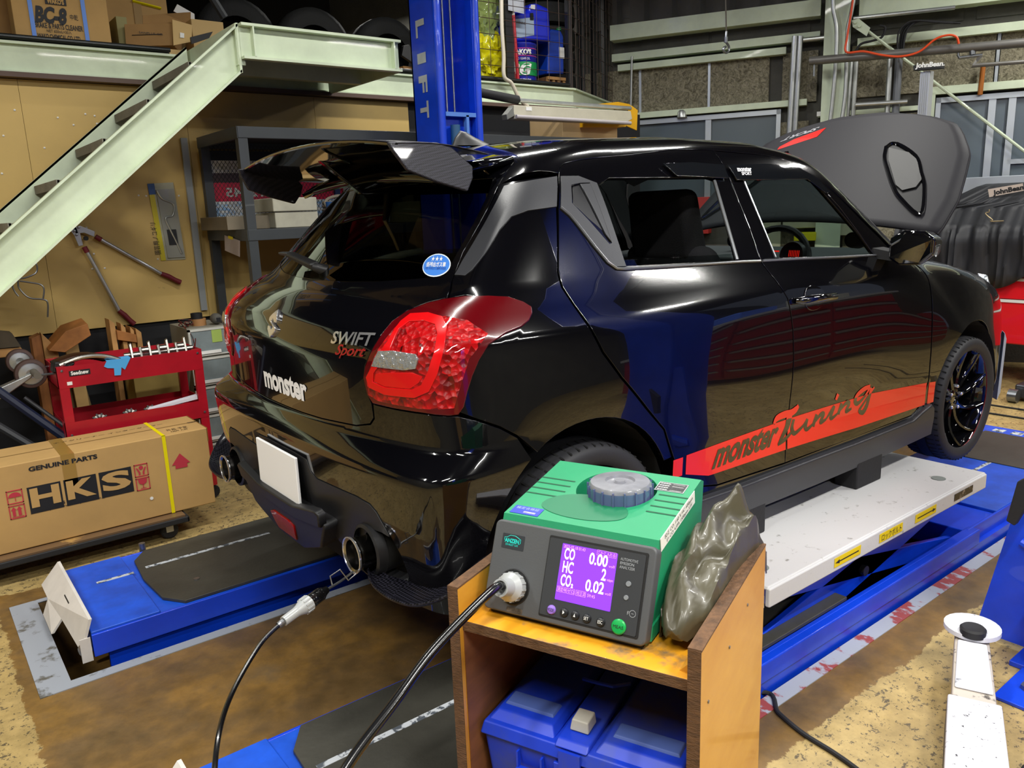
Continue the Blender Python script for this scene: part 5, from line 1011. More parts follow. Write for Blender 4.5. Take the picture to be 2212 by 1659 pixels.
for x_, y_, r in ((.285, .100, .005), (.284, .076, .0045)): G().lathe([(r, .0), (r*.9, .002), (0, .002)], T_(x_, y_, .0028), 16, False).out('indicator', mat('grey_indicator', '7c8084', .4), an)
def button(x_, y_, r, m_, s, tm, sz):
    b0 = G().lathe([(r, 0), (r, .002), (r*.85, .0042), (r*.5, .0052), (0, .0055)], T_(x_, y_, .0028), 24, False).out('button', m_, an, smooth=True)
    text('lettering', s, tm, b0, T_(x_-sz*.5, y_-.0025, .0088), .008, width=sz)
M_btn = mat('black_button', '1c1d1f', .35)
button(.146, .026, .0085, mat('violet_button', '8a68c8', .4), 'MODE', M_ink, .013)
for x_, s in ((.172, '▶'), (.194, '▲'), (.217, 'SET'), (.244, 'ESC')): button(x_, .0265-(x_-.172)*.02, .0082, M_btn, s, M_white, .009 if len(s) > 1 else .004)
button(.278, .0245, .0135, mat('green_button', '0c9a48', .35), 'MEAS', M_ink, .019)
# makers plate: car outline and name
G().prism(rr(.020, .068, .118, .146, .001, 1), 0, .0006, FMt).out('name_plate', mat('dark_plate_blue', '25292e', .5), an)
M_teal = mat('teal_print', '12c8bc', .5)
text('lettering', 'ANZEN', M_teal, an, T_(.0265, .130, .0012), .0105, width=.031, bold=.0004); text('lettering', 'EXHAUST GAS', M_teal, an, T_(.0285, .124, .0012), .006, width=.027)
G().tube([tuple(T_(.0, .0, .0012) @ Vector((x_, y_, 0))) for x_, y_ in ((.0255,.133),(.025,.1385),(.031,.1395),(.037,.1435),(.048,.1435),(.056,.140),(.060,.138),(.060,.131),(.057,.129))], .0006, 5).out('logo_line', M_teal, an)
# hose port with ribbed collar, small sticker
G().lathe([(.030,.0),(.032,.001),(.034,.0),(.030,-.001)], T_(.060, .050, .0005), 32, False).out('port_rim', MT['gap_black'], an); G().lathe([(0,.0),(.031,.0012)], T_(.060, .050, .0003), 32, False).out('port', MT['gap_black'], an)
M_frosty = mat('frosted_clear_plastic', 'b9bcbc', .3, trans=.25, coat=.3)
prt = T_(.060, .050, .001); g = G().lathe([(0,0),(.027,.0),(.027,.016),(.018,.026),(.0165,.045),(.0165,.052),(.013,.052),(.013,.046),(0,.046)], prt, 28, False).out('water_trap', M_frosty, an, smooth=True)
for k_ in range(14): a_ = 2*PI*k_/14; G().box(.0262, .0285, -.002, .002, .002, .015, prt @ Matrix.Rotation(a_, 4, 'Z')).out('grip_rib', M_frosty, an)
G().prism(rr(.052, .086, .004, .013, .002, 2), 0, .0006, FMt).out('sticker', mat('foil_sticker', '8f8172', .3, metal=.5, col2='3a3630', vs=60), an)
# top labels
def toplabel(nm, x_, y_, w_, h_, m_): return G().hull([on_top(x_, y_, .0004), on_top(x_+w_, y_, .0004), on_top(x_+w_, y_+h_, .0004), on_top(x_, y_+h_, .0004)], [on_top(x_, y_, .001), on_top(x_+w_, y_, .001), on_top(x_+w_, y_+h_, .001), on_top(x_, y_+h_, .001)]).out(nm, m_, an)
TT = lambda x_, y_: fr(on_top(x_, y_, .0014), U, y=(on_top(0, .3)-on_top(0, .1)))
lb = toplabel('label', .035, .130, .062, .030, mat('blue_label', '2438b8', .45)); toplabel('label', .062, .1355, .026, .006, M_white); text('lettering', '検定合格証', mat('pale_blue_print', '9fb0f0', .5), lb, TT(.040, .148), .010, width=.05)
lb = toplabel('label', x1-.075, .305, .060, .038, mat('silver_plate', 'a8aaac', .35, metal=.6)); toplabel('label', x1-.073, .307, .056, .034, M_ink)
for k_ in range(4): toplabel('label', x1-.045, .309+.0085*k_, .024, .0035, M_white); text('lettering', '■■■■', M_white, lb, TT(x1-.071, .309+.0085*k_), .004, width=.020)
SM = fr(AP(x1+.001, .13, .672), V, y=(0, 0, 1)); SM = SM @ Matrix.Rotation(.12, 4, 'Z')
tl = G().box(0, .20, .0, .026, -.0004, .0008, SM).out('label', mat('white_tape', 'e0dfd6', .7), an)
text('lettering', '校正 CO: 1.60 % HC: 600ppm', mat('pencil', '55575a', .7), tl, SM @ Matrix.Translation((.02, .015, .0012)), .010, width=.165); text('lettering', 'E= CO: 4.59% 1500ppm 3.5V', MT['pencil'], tl, SM @ Matrix.Translation((.03, .004, .0012)), .010, width=.15)
G().hull([AP(x1-.002, .07, .526), AP(x1+.004, .075, .526), AP(x1+.004, .36, .526), AP(x1-.002, .36, .526)], [AP(x1-.002, .075, .552), AP(x1+.004, .08, .552), AP(x1+.004, .36, .552), AP(x1-.002, .36, .552)]).out('base_skirt', M_grn, an)
G().box(ax+.01, ax+aw-.01, .055, .36, .520, .528, CM).out('feet', M_black, an)
# crumpled olive dust cover stuffed behind the analyser
random.seed(11)
def crumple(nm, cen, ax_, by_, hz, m_, lab, cat, seed, amp=.25, n=30, mm=36, fold=5):
    rs = random.Random(seed); ph = [rs.uniform(0, 6.28) for _ in range(12)]; rows = []
    for i in range(n+1):
        v_ = i/n; rows.append([])
        for j in range(mm):
            t = 2*PI*j/mm; r = math.sin(PI*(.06+.88*v_))**.6
            w_ = 1+amp*(abs(math.sin(fold*.5*t+ph[0]+3*v_))-.5)+amp*.8*(abs(math.sin((fold-2)*.5*t*1.0+ph[1]-5*v_))-.5)*math.sin(PI*v_)+amp*.5*math.sin(2*t+7*v_+ph[2])
            rows[-1].append(tuple(Vector(cen)+U*(ax_*r*w_*math.cos(t))+V*(by_*r*w_*math.sin(t))+Z*(hz*(v_+.10*math.sin(3*t+ph[3])*v_+.08*abs(math.sin(2.5*t+ph[4]))*v_))))
        rows[-1].append(rows[-1][0])
    return G().grid(rows).out(nm, m_, label=lab, cat=cat, smooth=True, auto=50)
M_olive = mat('olive_vinyl', '4c4838', .38, var=.12, vs=10, coat=.15)
c0 = AP(.402, .26, .545)
g = G(); rs = random.Random(5)
# sheet folded over: hand-laid crease net
net = [[(.355,.10,.60),(.375,.06,.575),(.405,.05,.60),(.43,.10,.60)],
       [(.352,.17,.665),(.372,.12,.665),(.400,.13,.655),(.436,.16,.64)],
       [(.356,.24,.70),(.385,.20,.70),(.395,.22,.66),(.436,.24,.675)],
       [(.360,.31,.715),(.380,.28,.735),(.425,.27,.70),(.440,.32,.695)],
       [(.372,.37,.72),(.395,.36,.775),(.410,.37,.72),(.446,.39,.72)],
       [(.392,.42,.70),(.410,.43,.80),(.432,.42,.73),(.450,.44,.68)],
       [(.400,.46,.62),(.420,.47,.69),(.440,.46,.66),(.455,.47,.60)]]
net = [[(a_+.0, .02+b2*.90, .545+(c_-.545)*.66) for a_, b2, c_ in r] for r in net]
rows = [[AP(*p) for p in r] for r in net]
low = [[AP(p[0], p[1]+.0, .555) for p in r] for r in net]
front = [AP(.360,.085,.555), AP(.378,.06,.545), AP(.40,.06,.55), AP(.43,.10,.555)]
sheet = [[AP(.352,y_,.55) for y_ in (.10,.17,.24,.31,.37,.42,.46)]]
def subd(rows, k=3):
    out = []; R_ = [spline([tuple(p) for p in r], k) for r in rows]; n_ = len(R_[0])
    cols = [spline([tuple(r[j]) for r in R_], k) for j in range(n_)]
    return [[tuple(cols[j][i]) for j in range(n_)] for i in range(len(cols[0]))]
full_rows = [[front[j] if i == 0 else None for j in range(4)] for i in range(1)]
allr = [[AP(p[0]-(.0 if k else .0), p[1], .548) for k, p in enumerate(net[0])]]+rows+[[AP(.405,.47,.55),AP(.42,.48,.55),AP(.44,.475,.55),AP(.455,.48,.55)]]
sr = subd(allr, 4)
for i, r in enumerate(sr):
    for j, p in enumerate(r):
        k_ = .009*math.sin(i*.9+j*1.1) if 0 < i < len(sr)-1 else 0; r[j] = (p[0]+rs.uniform(-.001, .001), p[1]+rs.uniform(-.001, .001), p[2]+k_)
wrap = []
for r in sr: a = r[0]; b2 = r[-1]; wrap.append([(a[0]+.004, a[1], max(.535, a[2]-.11)), (a[0]-.002, a[1]+.002, a[2]-.06)]+list(r)+[(b2[0]+.003, b2[1], b2[2]-.05), (b2[0]-.004, b2[1], max(.535, b2[2]-.12))])
G().grid(wrap).out('dust_cover', M_olive, label='crumpled olive vinyl dust cover stuffed between analyser and cart side', cat='cover', smooth=True, auto=70, solid=.002)
# blue tool box inside the cart
tb = thing('tool_box', 'dusty blue plastic tool box with a white latch inside the wooden cart', 'tool box', tuple(AP(.21, .2, .0)))
M_tbx = mat('dusty_blue_plastic', '1238c0', .45, col2='3a4a90', vs=7, thr=.40, soft=.12)
G().hull([AP(.03,.06,.02), AP(.41,.06,.02), AP(.41,.37,.02), AP(.03,.37,.02)], [AP(.012,.035,.262), AP(.428,.035,.262), AP(.428,.385,.262), AP(.012,.385,.262)]).out('tub', M_tbx, tb, bevel=.008)
G().hull([AP(.006,.028,.262), AP(.434,.028,.262), AP(.434,.39,.262), AP(.006,.39,.262)], [AP(.012,.036,.288), AP(.428,.036,.288), AP(.428,.385,.288), AP(.012,.385,.288)]).out('lid_rim', M_tbx, tb, bevel=.004)
for a, b_ in ((.016, .165), (.245, .424)): G().hull([AP(a,.045,.286), AP(b_,.045,.286), AP(b_,.38,.300), AP(a,.38,.300)], [AP(a+.014,.065,.303), AP(b_-.014,.065,.303), AP(b_-.014,.36,.318), AP(a+.014,.36,.318)]).out('lid_panel', M_tbx, tb, bevel=.004)
for a, b_ in ((.035, .145), (.268, .40)): G().hull([AP(a,.082,.303), AP(b_,.082,.303), AP(b_,.125,.305), AP(a,.125,.305)], [AP(a+.004,.086,.309), AP(b_-.004,.086,.309), AP(b_-.004,.121,.311), AP(a+.004,.121,.311)]).out('lid_emboss', mat('dusty_blue_top', '4a62a8', .6), tb, bevel=.002)
G().hull([AP(.17,.03,.286), AP(.24,.03,.286), AP(.24,.38,.300), AP(.17,.38,.300)], [AP(.172,.045,.298), AP(.238,.045,.298), AP(.238,.37,.312), AP(.172,.37,.312)]).out('handle_recess', M_tbx, tb, bevel=.004)
G().tube([AP(.155,.20,.325), AP(.185,.19,.332), AP(.225,.19,.334), AP(.25,.22,.33)], .004, 6).out('handle', M_tbx, tb, smooth=True)
G().hull([AP(.185,.07,.300), AP(.225,.07,.300), AP(.225,.11,.304), AP(.185,.11,.304)], [AP(.188,.075,.322), AP(.222,.075,.322), AP(.222,.11,.326), AP(.188,.11,.326)]).out('latch', mat('white_latch', 'b9b7ac', .5, var=.2), tb, bevel=.003)
G().box(.183, .227, .024, .03, .22, .285, CM).out('latch_strap', M_tbx, tb); G().box(.17, .25, .026, .034, .15, .255, CM).out('latch_housing', M_tbx, tb, bevel=.003)
for k_ in range(6): G().box(.09+k_*.052, .094+k_*.052, .026, .036, .215, .25, CM).out('rib', M_tbx, tb)
G().box(.09, .40, .020, .034, .208, .216, CM).out('ledge', M_tbx, tb)
text('lettering', '㈱ 梅', mat('white_marker', 'dfe4ea', .6), tb, fr(AP(.115, .0335, .165), U, y=Z), .045, width=.105, bold=.001)
# sampling hose and probe
T2 = Vector(at(605, 1348, y=-.66)); T1 = Vector(at(700, 1278, y=-.62)); dd = (T1-T2).normalized()
pb = thing('exhaust_probe', 'clear and black exhaust sampling probe with its tip in the tail pipe', 'probe', tuple(T2))
PMt = fr(T2, dd, y=Z); PM = Matrix(((PMt[0][1], PMt[0][2], PMt[0][0], T2.x), (PMt[1][1], PMt[1][2], PMt[1][0], T2.y), (PMt[2][1], PMt[2][2], PMt[2][0], T2.z), (0,0,0,1)))
L_ = (T1-T2).length; s_ = L_/.13
G().lathe([(.0,.010*s_),(.0125,.010*s_),(.013,.045*s_),(.0145,.052*s_),(.021,.068*s_),(.0215,.085*s_),(.0,.085*s_)], PM, 24, False).out('clear_trap', M_frosty, pb, smooth=True)
for k_ in range(12): G().box(.0195, .0225, -.002, .002, .066*s_, .084*s_, PM @ Matrix.Rotation(2*PI*k_/12, 4, 'Z')).out('grip_rib', M_frosty, pb)
G().lathe([(.0,.084*s_),(.019,.084*s_),(.018,.120*s_),(.012,.130*s_),(.009,.140*s_),(0,.140*s_)], PM, 20, False).out('taped_grip', mat('black_tape', '0a0a0b', .2, bump=.6, bs=45, coat=.4), pb, smooth=True)
G().lathe([(.007,-.006*s_),(.009,.0),(.009,.008*s_),(.006,.012*s_)], PM, 14, False).out('hose_clip', M_steel, pb)
tip = Vector((-.01, -.50, .30)); pe = T2+dd*.138*s_
G().tube([tuple(p) for p in spline([tuple(pe), tuple(pe+(tip-pe)*.45-Z*.004), tuple(tip), (.09, -.475, .325)], 6)], .0035, 8).out('probe_tube', M_steel, pb, smooth=True)
md = pe+(tip-pe)*.45
G().tube([md+Vector((-.035,-.01,-.008)), md+Vector((-.035,.0,.018)), md+Vector((-.005,.0,.028)), md+Vector((.012,-.01,-.006)), md+Vector((.035,-.012,.006))], .002, 6).out('retaining_spring', M_steel, pb)
hz = spline([tuple(T2), tuple(at(560, 1395, y=-.70)), tuple(at(500, 1500, y=-.80)), tuple(at(470, 1600, y=-.92)), tuple(at(466, 1720, y=-1.0)), tuple(at(500, 1850, y=-1.05))], 10)
M_hose = mat('black_hose', '0b0b0d', .22, coat=.3)
G().tube([tuple(p) for p in hz], .0058, 10).out('sampling_hose', M_hose, label='thin black hose looping down from the exhaust probe', cat='hose', smooth=True)
pj = prt @ Vector((0, 0, .047)); oz = (prt.to_3x3() @ Z)
hz = spline([tuple(pj), tuple(pj+oz*.04-Z*.006), tuple(at(940, 1400, y=-1.40)), tuple(at(850, 1520, y=-1.44)), tuple(at(760, 1640, y=-1.47)), tuple(at(690, 1760, y=-1.5))], 10)
G().tube([tuple(p) for p in hz], .0085, 12).out('analyser_hose', M_hose, label='thick glossy black hose running down left from the analyser port', cat='hose', smooth=True)
# ================= things along the yellow wall =================
# long parts carton on a dolly
bx = thing('carton', 'long cardboard carton with GENUINE PARTS HKS print and yellow strap', 'box', (-.3, 1.73, -.14))
BX0, BX1, BY0, BY1, BZ0, BZ1 = -1.62, .20, 1.56, 1.90, -.135, .262
G().box(BX0, BX1, BY0, BY1, BZ0, BZ1).out('carton_body', M_card, bx, bevel=.005)
M_tape = mat('brown_tape', '9c7a3a', .3, coat=.3); M_strap = mat('yellow_strap', 'e8d800', .45)
G().box(BX0, BX1, 1.725, 1.737, BZ1, BZ1+.001).out('flap_seam', mat('seam_brown', '7c5f30', .8), bx)
def cbox(nm, x0, x1, z0, z1, m_): return G().box(x0, x1, BY0-.0012, BY0, z0, z1).out(nm, m_, bx)
cbox('tape', -.455, -.40, .10, BZ1, M_tape); G().box(-.455, -.40, BY0-.001, BY1, BZ1, BZ1+.0012).out('tape', M_tape, bx); G().box(BX1, BX1+.001, BY0-.001, BY1, BZ1-.07, BZ1+.001).out('tape', M_tape, bx); G().box(.155, BX1+.001, 1.715, 1.745, BZ1, BZ1+.001).out('tape', M_tape, bx)
G().box(-.017, -.001, BY0-.002, BY0, BZ0, BZ1+.002).out('strap', M_strap, bx); G().box(-.017, -.001, BY0-.002, BY1+.002, BZ1, BZ1+.002).out('strap', M_strap, bx)
BM_ = fr((0, BY0-.0015, 0), X, y=Z)
def btext(s, u, v, sz, w_, m_=M_ink, **k):
    p = at(u, v, y=BY0-.0015); return text('lettering', s, m_, bx, fr((p.x, BY0-.0015, p.z), X, y=Z), sz, width=w_, **k)
px_ = lambda u, v: at(u, v, y=BY0)
p = px_(61, 1018); btext('GENUINE PARTS', 62, 1019, .028, px_(209, 985).x-p.x, bold=.0012)
for k_, (ch, a, b_) in enumerate((('H', 50, 117), ('K', 113, 176), ('S', 172, 234))):
    xa, xb = [(-.605, -.472), (-.460, -.325), (-.313, -.172)][k_]; cbox('print', xa, xb, .020, .145, M_ink)
    vs, fs = text_mesh(ch, .10, bold=.004); w_ = max(v.x for v in vs)-min(v.x for v in vs); v0 = min(v.x for v in vs); h_ = max(v.y for v in vs)
    G().add([(xa+.008+(v.x-v0)*(xb-xa-.016)/w_, BY0-.003, .052+v.y*.085/h_) for v in vs], fs).out('lettering', mat('carton_tan_print', 'b8935a', .8), bx)
btext('HKS Co., Ltd.', 116, 1093, .020, .145, bold=.0006); btext('http://www.hks-power.co.jp', 93, 1105, .016, .26)
def frame_(x, z, s=.062): 
    g = G()
    for a, b_, c, d_ in ((x, x+s, z, z+.004), (x, x+s, z+s-.004, z+s), (x, x+.004, z, z+s), (x+s-.004, x+s, z, z+s)): g.box(a, b_, BY0-.002, BY0, c, d_)
    return g
def poly(pts, g=None): g = g or G(); n = len(pts); g.add([(x_, BY0-.0022, z_) for x_, z_ in pts], [tuple(range(n))]); return g
x_, z_ = -.685, .085; g = frame_(x_, z_); poly([(x_+.031+.025*math.cos(t), z_+.030+.022*math.sin(t)) for t in [PI*k/10 for k in range(11)]], g); poly([(x_+.030, z_+.01), (x_+.033, z_+.01), (x_+.033, z_+.03), (x_+.030, z_+.03)], g); g.out('care_mark', M_redink, bx)
x_, z_ = -.685, .016; g = frame_(x_, z_)
for o in (.012, .034): poly([(x_+o, z_+.012), (x_+o+.012, z_+.012), (x_+o+.012, z_+.040), (x_+o+.017, z_+.040), (x_+o+.006, z_+.055), (x_+o-.005, z_+.040), (x_+o, z_+.040)], g)
poly([(x_+.008, z_+.006), (x_+.054, z_+.006), (x_+.054, z_+.009), (x_+.008, z_+.009)], g); g.out('care_mark', M_redink, bx)
x_, z_ = -.160, .085; g = frame_(x_, z_); poly([(x_+.031+.010*math.cos(t), z_+.044+.010*math.sin(t)) for t in [2*PI*k/10 for k in range(10)]], g); poly([(x_+.008, z_+.045), (x_+.014, z_+.045), (x_+.026, z_+.022), (x_+.026, z_+.008), (x_+.018, z_+.008), (x_+.018, z_+.02)], g); poly([(x_+.054, z_+.045), (x_+.048, z_+.045), (x_+.036, z_+.022), (x_+.036, z_+.008), (x_+.044, z_+.008), (x_+.044, z_+.02)], g); g.out('care_mark', M_redink, bx)
x_, z_ = -.160, .016; g = frame_(x_, z_); poly([(x_+.010, z_+.056), (x_+.052, z_+.056), (x_+.048, z_+.036), (x_+.036, z_+.028), (x_+.026, z_+.028), (x_+.014, z_+.036)], g); poly([(x_+.029, z_+.01), (x_+.033, z_+.01), (x_+.033, z_+.03), (x_+.029, z_+.03)], g); poly([(x_+.018, z_+.008), (x_+.044, z_+.008), (x_+.044, z_+.011), (x_+.018, z_+.011)], g); g.out('care_mark', M_redink, bx)
ac = [(.055, .16), (.012, .105), (.028, .105), (.028, .085), (.085, .085), (.085, .105), (.100, .105)]
poly([(x_-.0, z_) for x_, z_ in ac]).out('arrow_print', M_redink, bx)
text('lettering', '外品 予定', M_ink, bx, fr((.03, 1.64, BZ1+.0015), X, y=Y), .04, width=.10); text('lettering', 'OEM 入荷', M_ink, bx, fr((.04, 1.60, BZ1+.0015), X, y=Y), .03, width=.08)
text('lettering', 'エアクリーナー インタークーラー', M_ink, bx, fr((-.45, 1.80, BZ1+.0015), X, y=Y), .025, width=.5)
G().lathe([(.008,0),(.008,.002),(0,.002)], fr((-.10, BY0-.001, .005-.04), X, z=-Y), 14, False).out('rivet', M_white, bx)
dl = thing('flat_dolly', 'worn wooden flat dolly with black rubber edge under the long carton', 'dolly', (-.6, 1.7, FLOOR))
G().box(-1.65, .03, 1.50, 1.95, -.165, -.138).out('board', mat('worn_brown_board', '6a5138', .45, col2='b08a50', vs=5, thr=.36, soft=.04, coat=.3), dl); G().box(-1.67, .045, 1.485, 1.50, -.175, -.145).out('edge_strip', M_rubber, dl, bevel=.006); G().box(.03, .045, 1.485, 1.95, -.175, -.145).out('edge_strip', M_rubber, dl, bevel=.006)
for x_, y_ in ((-.04, 1.56), (-.04, 1.88), (-1.5, 1.56)):
    G().lathe([(0,-.014),(.036,-.014),(.042,-.008),(.042,.008),(.036,.014),(0,.014)], Matrix.Translation((x_, y_, FLOOR+.042)) @ Matrix.Rotation(PI/2, 4, 'X'), 20, False).out('caster', M_rubber, dl, smooth=True)
    G().box(x_-.018, x_+.018, y_-.02, y_+.02, FLOOR+.035, -.165).out('caster_fork', M_galv, dl, bevel=.004)
# red service cart
rc_ = thing('service_cart', 'red two-shelf service cart with a Seednew plate behind the carton', 'cart', (0, 2.15, FLOOR))
x0, x1, y0, y1 = -.362, .338, 1.97, 2.33
for xx, yy in ((x0, y0), (x1-.045, y0), (x0, y1-.03), (x1-.045, y1-.03)): G().box(xx, xx+.045, yy, yy+.03, FLOOR+.08, .60).out('leg', M_red, rc_, bevel=.002)
for z0_, z1_ in ((.49, .60), (.22, .315), (-.12, -.03)):
    g = G(); g.box(x0, x1, y0, y1, z0_, z0_+.004); g.out('tray', M_red, rc_)
    for a, b_, c, d_ in ((x0, x1, y0-.001, y0+.003), (x0, x1, y1-.003, y1), (x0, x0+.003, y0, y1), (x1-.003, x1, y0, y1)): G().box(a, b_, c, d_, z0_, z1_).out('tray_side', M_red, rc_)
for z_ in (.58, .25):
    for xx in (x0+.022, x1-.022): G().lathe([(.006,0),(.006,.003),(0,.004)], fr((xx, y0-.001, z_), X, z=-Y), 8, False).out('bolt', M_steel, rc_)
G().tube([(x0, y0+.05, .565), (x0-.08, y0+.03, .57), (x0-.08, y1-.06, .57), (x0, y1-.05, .565)], .006, 8).out('handle_wire', M_steel, rc_, smooth=True); G().cyl((x0-.08, y0+.02, .57), (x0-.08, y0+.16, .57), .017, n=14).out('handle_grip', mat('grey_grip', '5a554c', .8), rc_, smooth=True)
G().box(-.31, -.215, y0-.003, y0-.001, .548, .575).out('name_plate', M_ink, rc_); text('lettering', 'Seednew', M_white, rc_, fr((-.302, y0-.0035, .554), X, y=Z), .026, width=.08, bold=.001)
G().box(-.325, -.302, y0-.0025, y0-.001, .505, .522).out('paper_scrap', M_white, rc_)
for xx in (x0+.02, x1-.02): G().lathe([(0,-.012),(.034,-.012),(.038,0),(.034,.012),(0,.012)], Matrix.Translation((xx, y0+.03, FLOOR+.038)) @ Matrix.Rotation(PI/2, 4, 'X'), 16, False).out('caster', M_rubber, rc_)
# load on the top tray
M_cast = mat('machined_steel', 'a9a6a0', .25, metal=.95, var=.2, vs=20)
cs = thing('crankshaft', 'shiny machined crankshaft lying in the top tray of the red cart', 'crankshaft', (.15, 2.1, .51))
g = G(); g.cyl((-.02, 2.12, .592), (.33, 2.10, .592), .016, n=14); g.out('shaft', M_cast, cs, smooth=True)
for k_ in range(7):
    x_ = .015+k_*.046; h_ = (.085, .06)[k_ % 2]; G().hull([(x_-.006, 2.07, .55), (x_-.006, 2.16, .55), (x_-.006, 2.125, .575+h_*.9), (x_-.006, 2.105, .575+h_*.9)], [(x_+.006, 2.07, .55), (x_+.006, 2.16, .55), (x_+.006, 2.125, .575+h_), (x_+.006, 2.105, .575+h_)]).out('counterweight', M_cast, cs, bevel=.003)
    if k_ < 6: G().cyl((x_+.006, 2.11, .598+(.012 if k_ % 2 else -.008)), (x_+.040, 2.11, .598+(.012 if k_ % 2 else -.008)), .019, n=14).out('journal', M_cast, cs, smooth=True)
tc_ = thing('timing_cover', 'dark and silver engine cover lying on the left of the red cart', 'engine part', (-.2, 2.1, .51))
rows = [[(-.36+.30*t, 2.02+.12*s, .60+.035*math.sin(PI*t)-.045*t*t+.012*math.sin(PI*s)) for s in (0, .25, .5, .75, 1)] for t in np.linspace(0, 1, 12)]
G().grid(rows).out('cover_plate', mat('bronze_dark_plate', '3a2012', .4, metal=.4), tc_, smooth=True, solid=.02)
G().tube([tuple(p) for p in spline([(-.34,2.0,.605),(-.24,1.995,.632),(-.14,1.99,.625),(-.04,1.985,.580)], 6)], [.012]*19, 8).out('rib', M_cast, tc_, smooth=True)
G().hull([(-.375,2.0,.57),(-.30,1.99,.57),(-.27,1.99,.61),(-.36,2.0,.625)], [(-.375,2.10,.57),(-.30,2.09,.57),(-.27,2.09,.61),(-.36,2.10,.625)]).out('bracket', M_black, tc_, bevel=.008); G().lathe([(.018,0),(.018,.004),(0,.004)], fr((-.16, 1.998, .565), X, z=(0,-1,.3)), 18, False).out('plug', M_steel, tc_)
for x_, z_ in ((-.335,.59),(-.30,.595),(-.32,.61),(-.285,.58)): G().lathe([(.006,0),(.006,.004),(0,.004)], fr((x_, 1.988, z_), X, z=-Y), 8, False).out('bolt', M_steel, tc_)
g = G(); g.add([(-.135,1.966,.60),(-.02,1.966,.603),(-.055,1.965,.545),(-.07,1.965,.56),(-.078,1.964,.52),(-.108,1.964,.522),(-.105,1.965,.56),(-.135,1.965,.565),(-.15,1.966,.575)], [(0,1,2,3,6,7,8),(3,4,5,6)]); g.add([(-.135,1.966,.60),(-.02,1.966,.603),(-.02,2.02,.606),(-.135,2.02,.605)], [(0,1,2,3)]); g.out('masking_tape', mat('blue_tape', '4aa0dc', .6), label='scraps of light blue tape hanging over the red cart edge', cat='tape', solid=.001)
for k_, (x_, lab) in enumerate(((-.19, 'leftmost'), (-.045, 'second from left'), (.06, 'third from left'), (.19, 'rightmost'))):
    t = thing('bearing_hub', 'ribbed steel hub on the lower tray of the red cart, %s of four' % lab, 'hub', (x_, 2.06, .225), group='steel hubs on the lower tray')
    MH = fr((x_, 2.06, .268), X, z=(0, -.8, .6)); G().lathe([(.018,.0),(.020,.03),(.034,.032),(.042,.02),(.044,.0),(.042,-.02),(.02,-.025),(.018,0)], MH, 24, False).out('ring', M_cast, t, smooth=True)
    g = G()
    for j in range(10): a_ = 2*PI*j/10; g.box(.021, .041, -.004, .004, .018, .034, MH @ Matrix.Rotation(a_, 4, 'Z'))
    g.out('ribs', M_black, t)
G().hull([(.03,1.99,.30),(.29,1.98,.325),(.30,2.03,.33),(.05,2.04,.305)], [(.03,1.99,.308),(.29,1.98,.345),(.30,2.03,.345),(.05,2.04,.312)]).out('paper_sheets', mat('white_paper', 'd8d8e2', .7), label='white paper sheets leaning on the lower tray of the red cart', cat='paper')
G().hull([(-.12,1.985,.225),(-.05,1.985,.225),(-.05,2.05,.225),(-.12,2.05,.225)], [(-.125,1.99,.30),(-.06,1.99,.305),(-.06,2.04,.30),(-.12,2.04,.29)]).out('rag', mat('orange_rag', 'c85a20', .8, var=.2), label='orange rag between two hubs on the lower tray', cat='rag', bevel=.012)
# timber and pallets leaning on the wall
def slab(nm, pts, depth, m_, parent, **k): a = [Vector(p) for p in pts]; return G().hull(a, [p+Vector(depth) for p in a]).out(nm, m_, parent, **k)
w1 = thing('wooden_stand', 'rough timber stand leaning at the left behind the red cart', 'timber', (-.25, 2.75, FLOOR))
slab('post', [(-.365,2.70,FLOOR),(-.315,2.70,FLOOR),(-.315,2.70,.69),(-.365,2.70,.67)], (0, .10, 0), mat('reddish_timber', '8f5a2c', .7, var=.3, vs=6, sx=(6, 6, 1)), w1, bevel=.004)
slab('post', [(-.30,2.69,FLOOR),(-.21,2.69,FLOOR),(-.245,2.69,.60),(-.315,2.69,.70)], (0, .06, 0), M_wood, w1, bevel=.004)
slab('cross_piece', [(-.30,2.62,.60),(-.22,2.62,.58),(-.075,2.62,.66),(-.085,2.62,.73),(-.20,2.62,.70)], (0, .16, .02), mat('sawn_timber', 'a86c34', .7, var=.35, vs=8), w1, bevel=.004)
slab('board', [(-.16,2.80,FLOOR),(-.10,2.80,FLOOR),(-.12,2.80,.60),(-.19,2.80,.60)], (0, .03, 0), mat('pale_ply', 'c8a468', .7, var=.15), w1); slab('board', [(-.20,2.84,-.2),(-.05,2.84,-.2),(-.12,2.84,.45),(-.20,2.84,.45)], (0, .02, 0), mat('tan_board', '8a744c', .8), w1)
w2 = thing('timber_rack', 'narrow timber frame standing behind the middle of the red cart', 'timber', (.14, 2.8, FLOOR))
for a, b_ in ((.055, .085), (.115, .14), (.165, .185), (.195, .225)): slab('upright', [(a,2.76,FLOOR),(b_,2.76,FLOOR),(b_,2.76,.70-(a-.05)*.5),(a,2.76,.73-(a-.05)*.5)], (0, .12, 0), M_wood, w2, bevel=.003)
slab('cross_piece', [(.085,2.74,.66),(.19,2.74,.62),(.19,2.74,.57),(.085,2.74,.60)], (0, .10, 0), mat('sawn_timber', '', .7), w2, bevel=.003); slab('cross_piece', [(.085,2.74,.12),(.19,2.74,.10),(.19,2.74,.06),(.085,2.74,.08)], (0, .1, 0), M_wood, w2)
G().box(.10, .36, 2.55, 2.85, -.05, .42).out('carton', mat('olive_card', '9a8446', .8, var=.08), label='plain open cardboard carton behind the red cart', cat='box', bevel=.004)
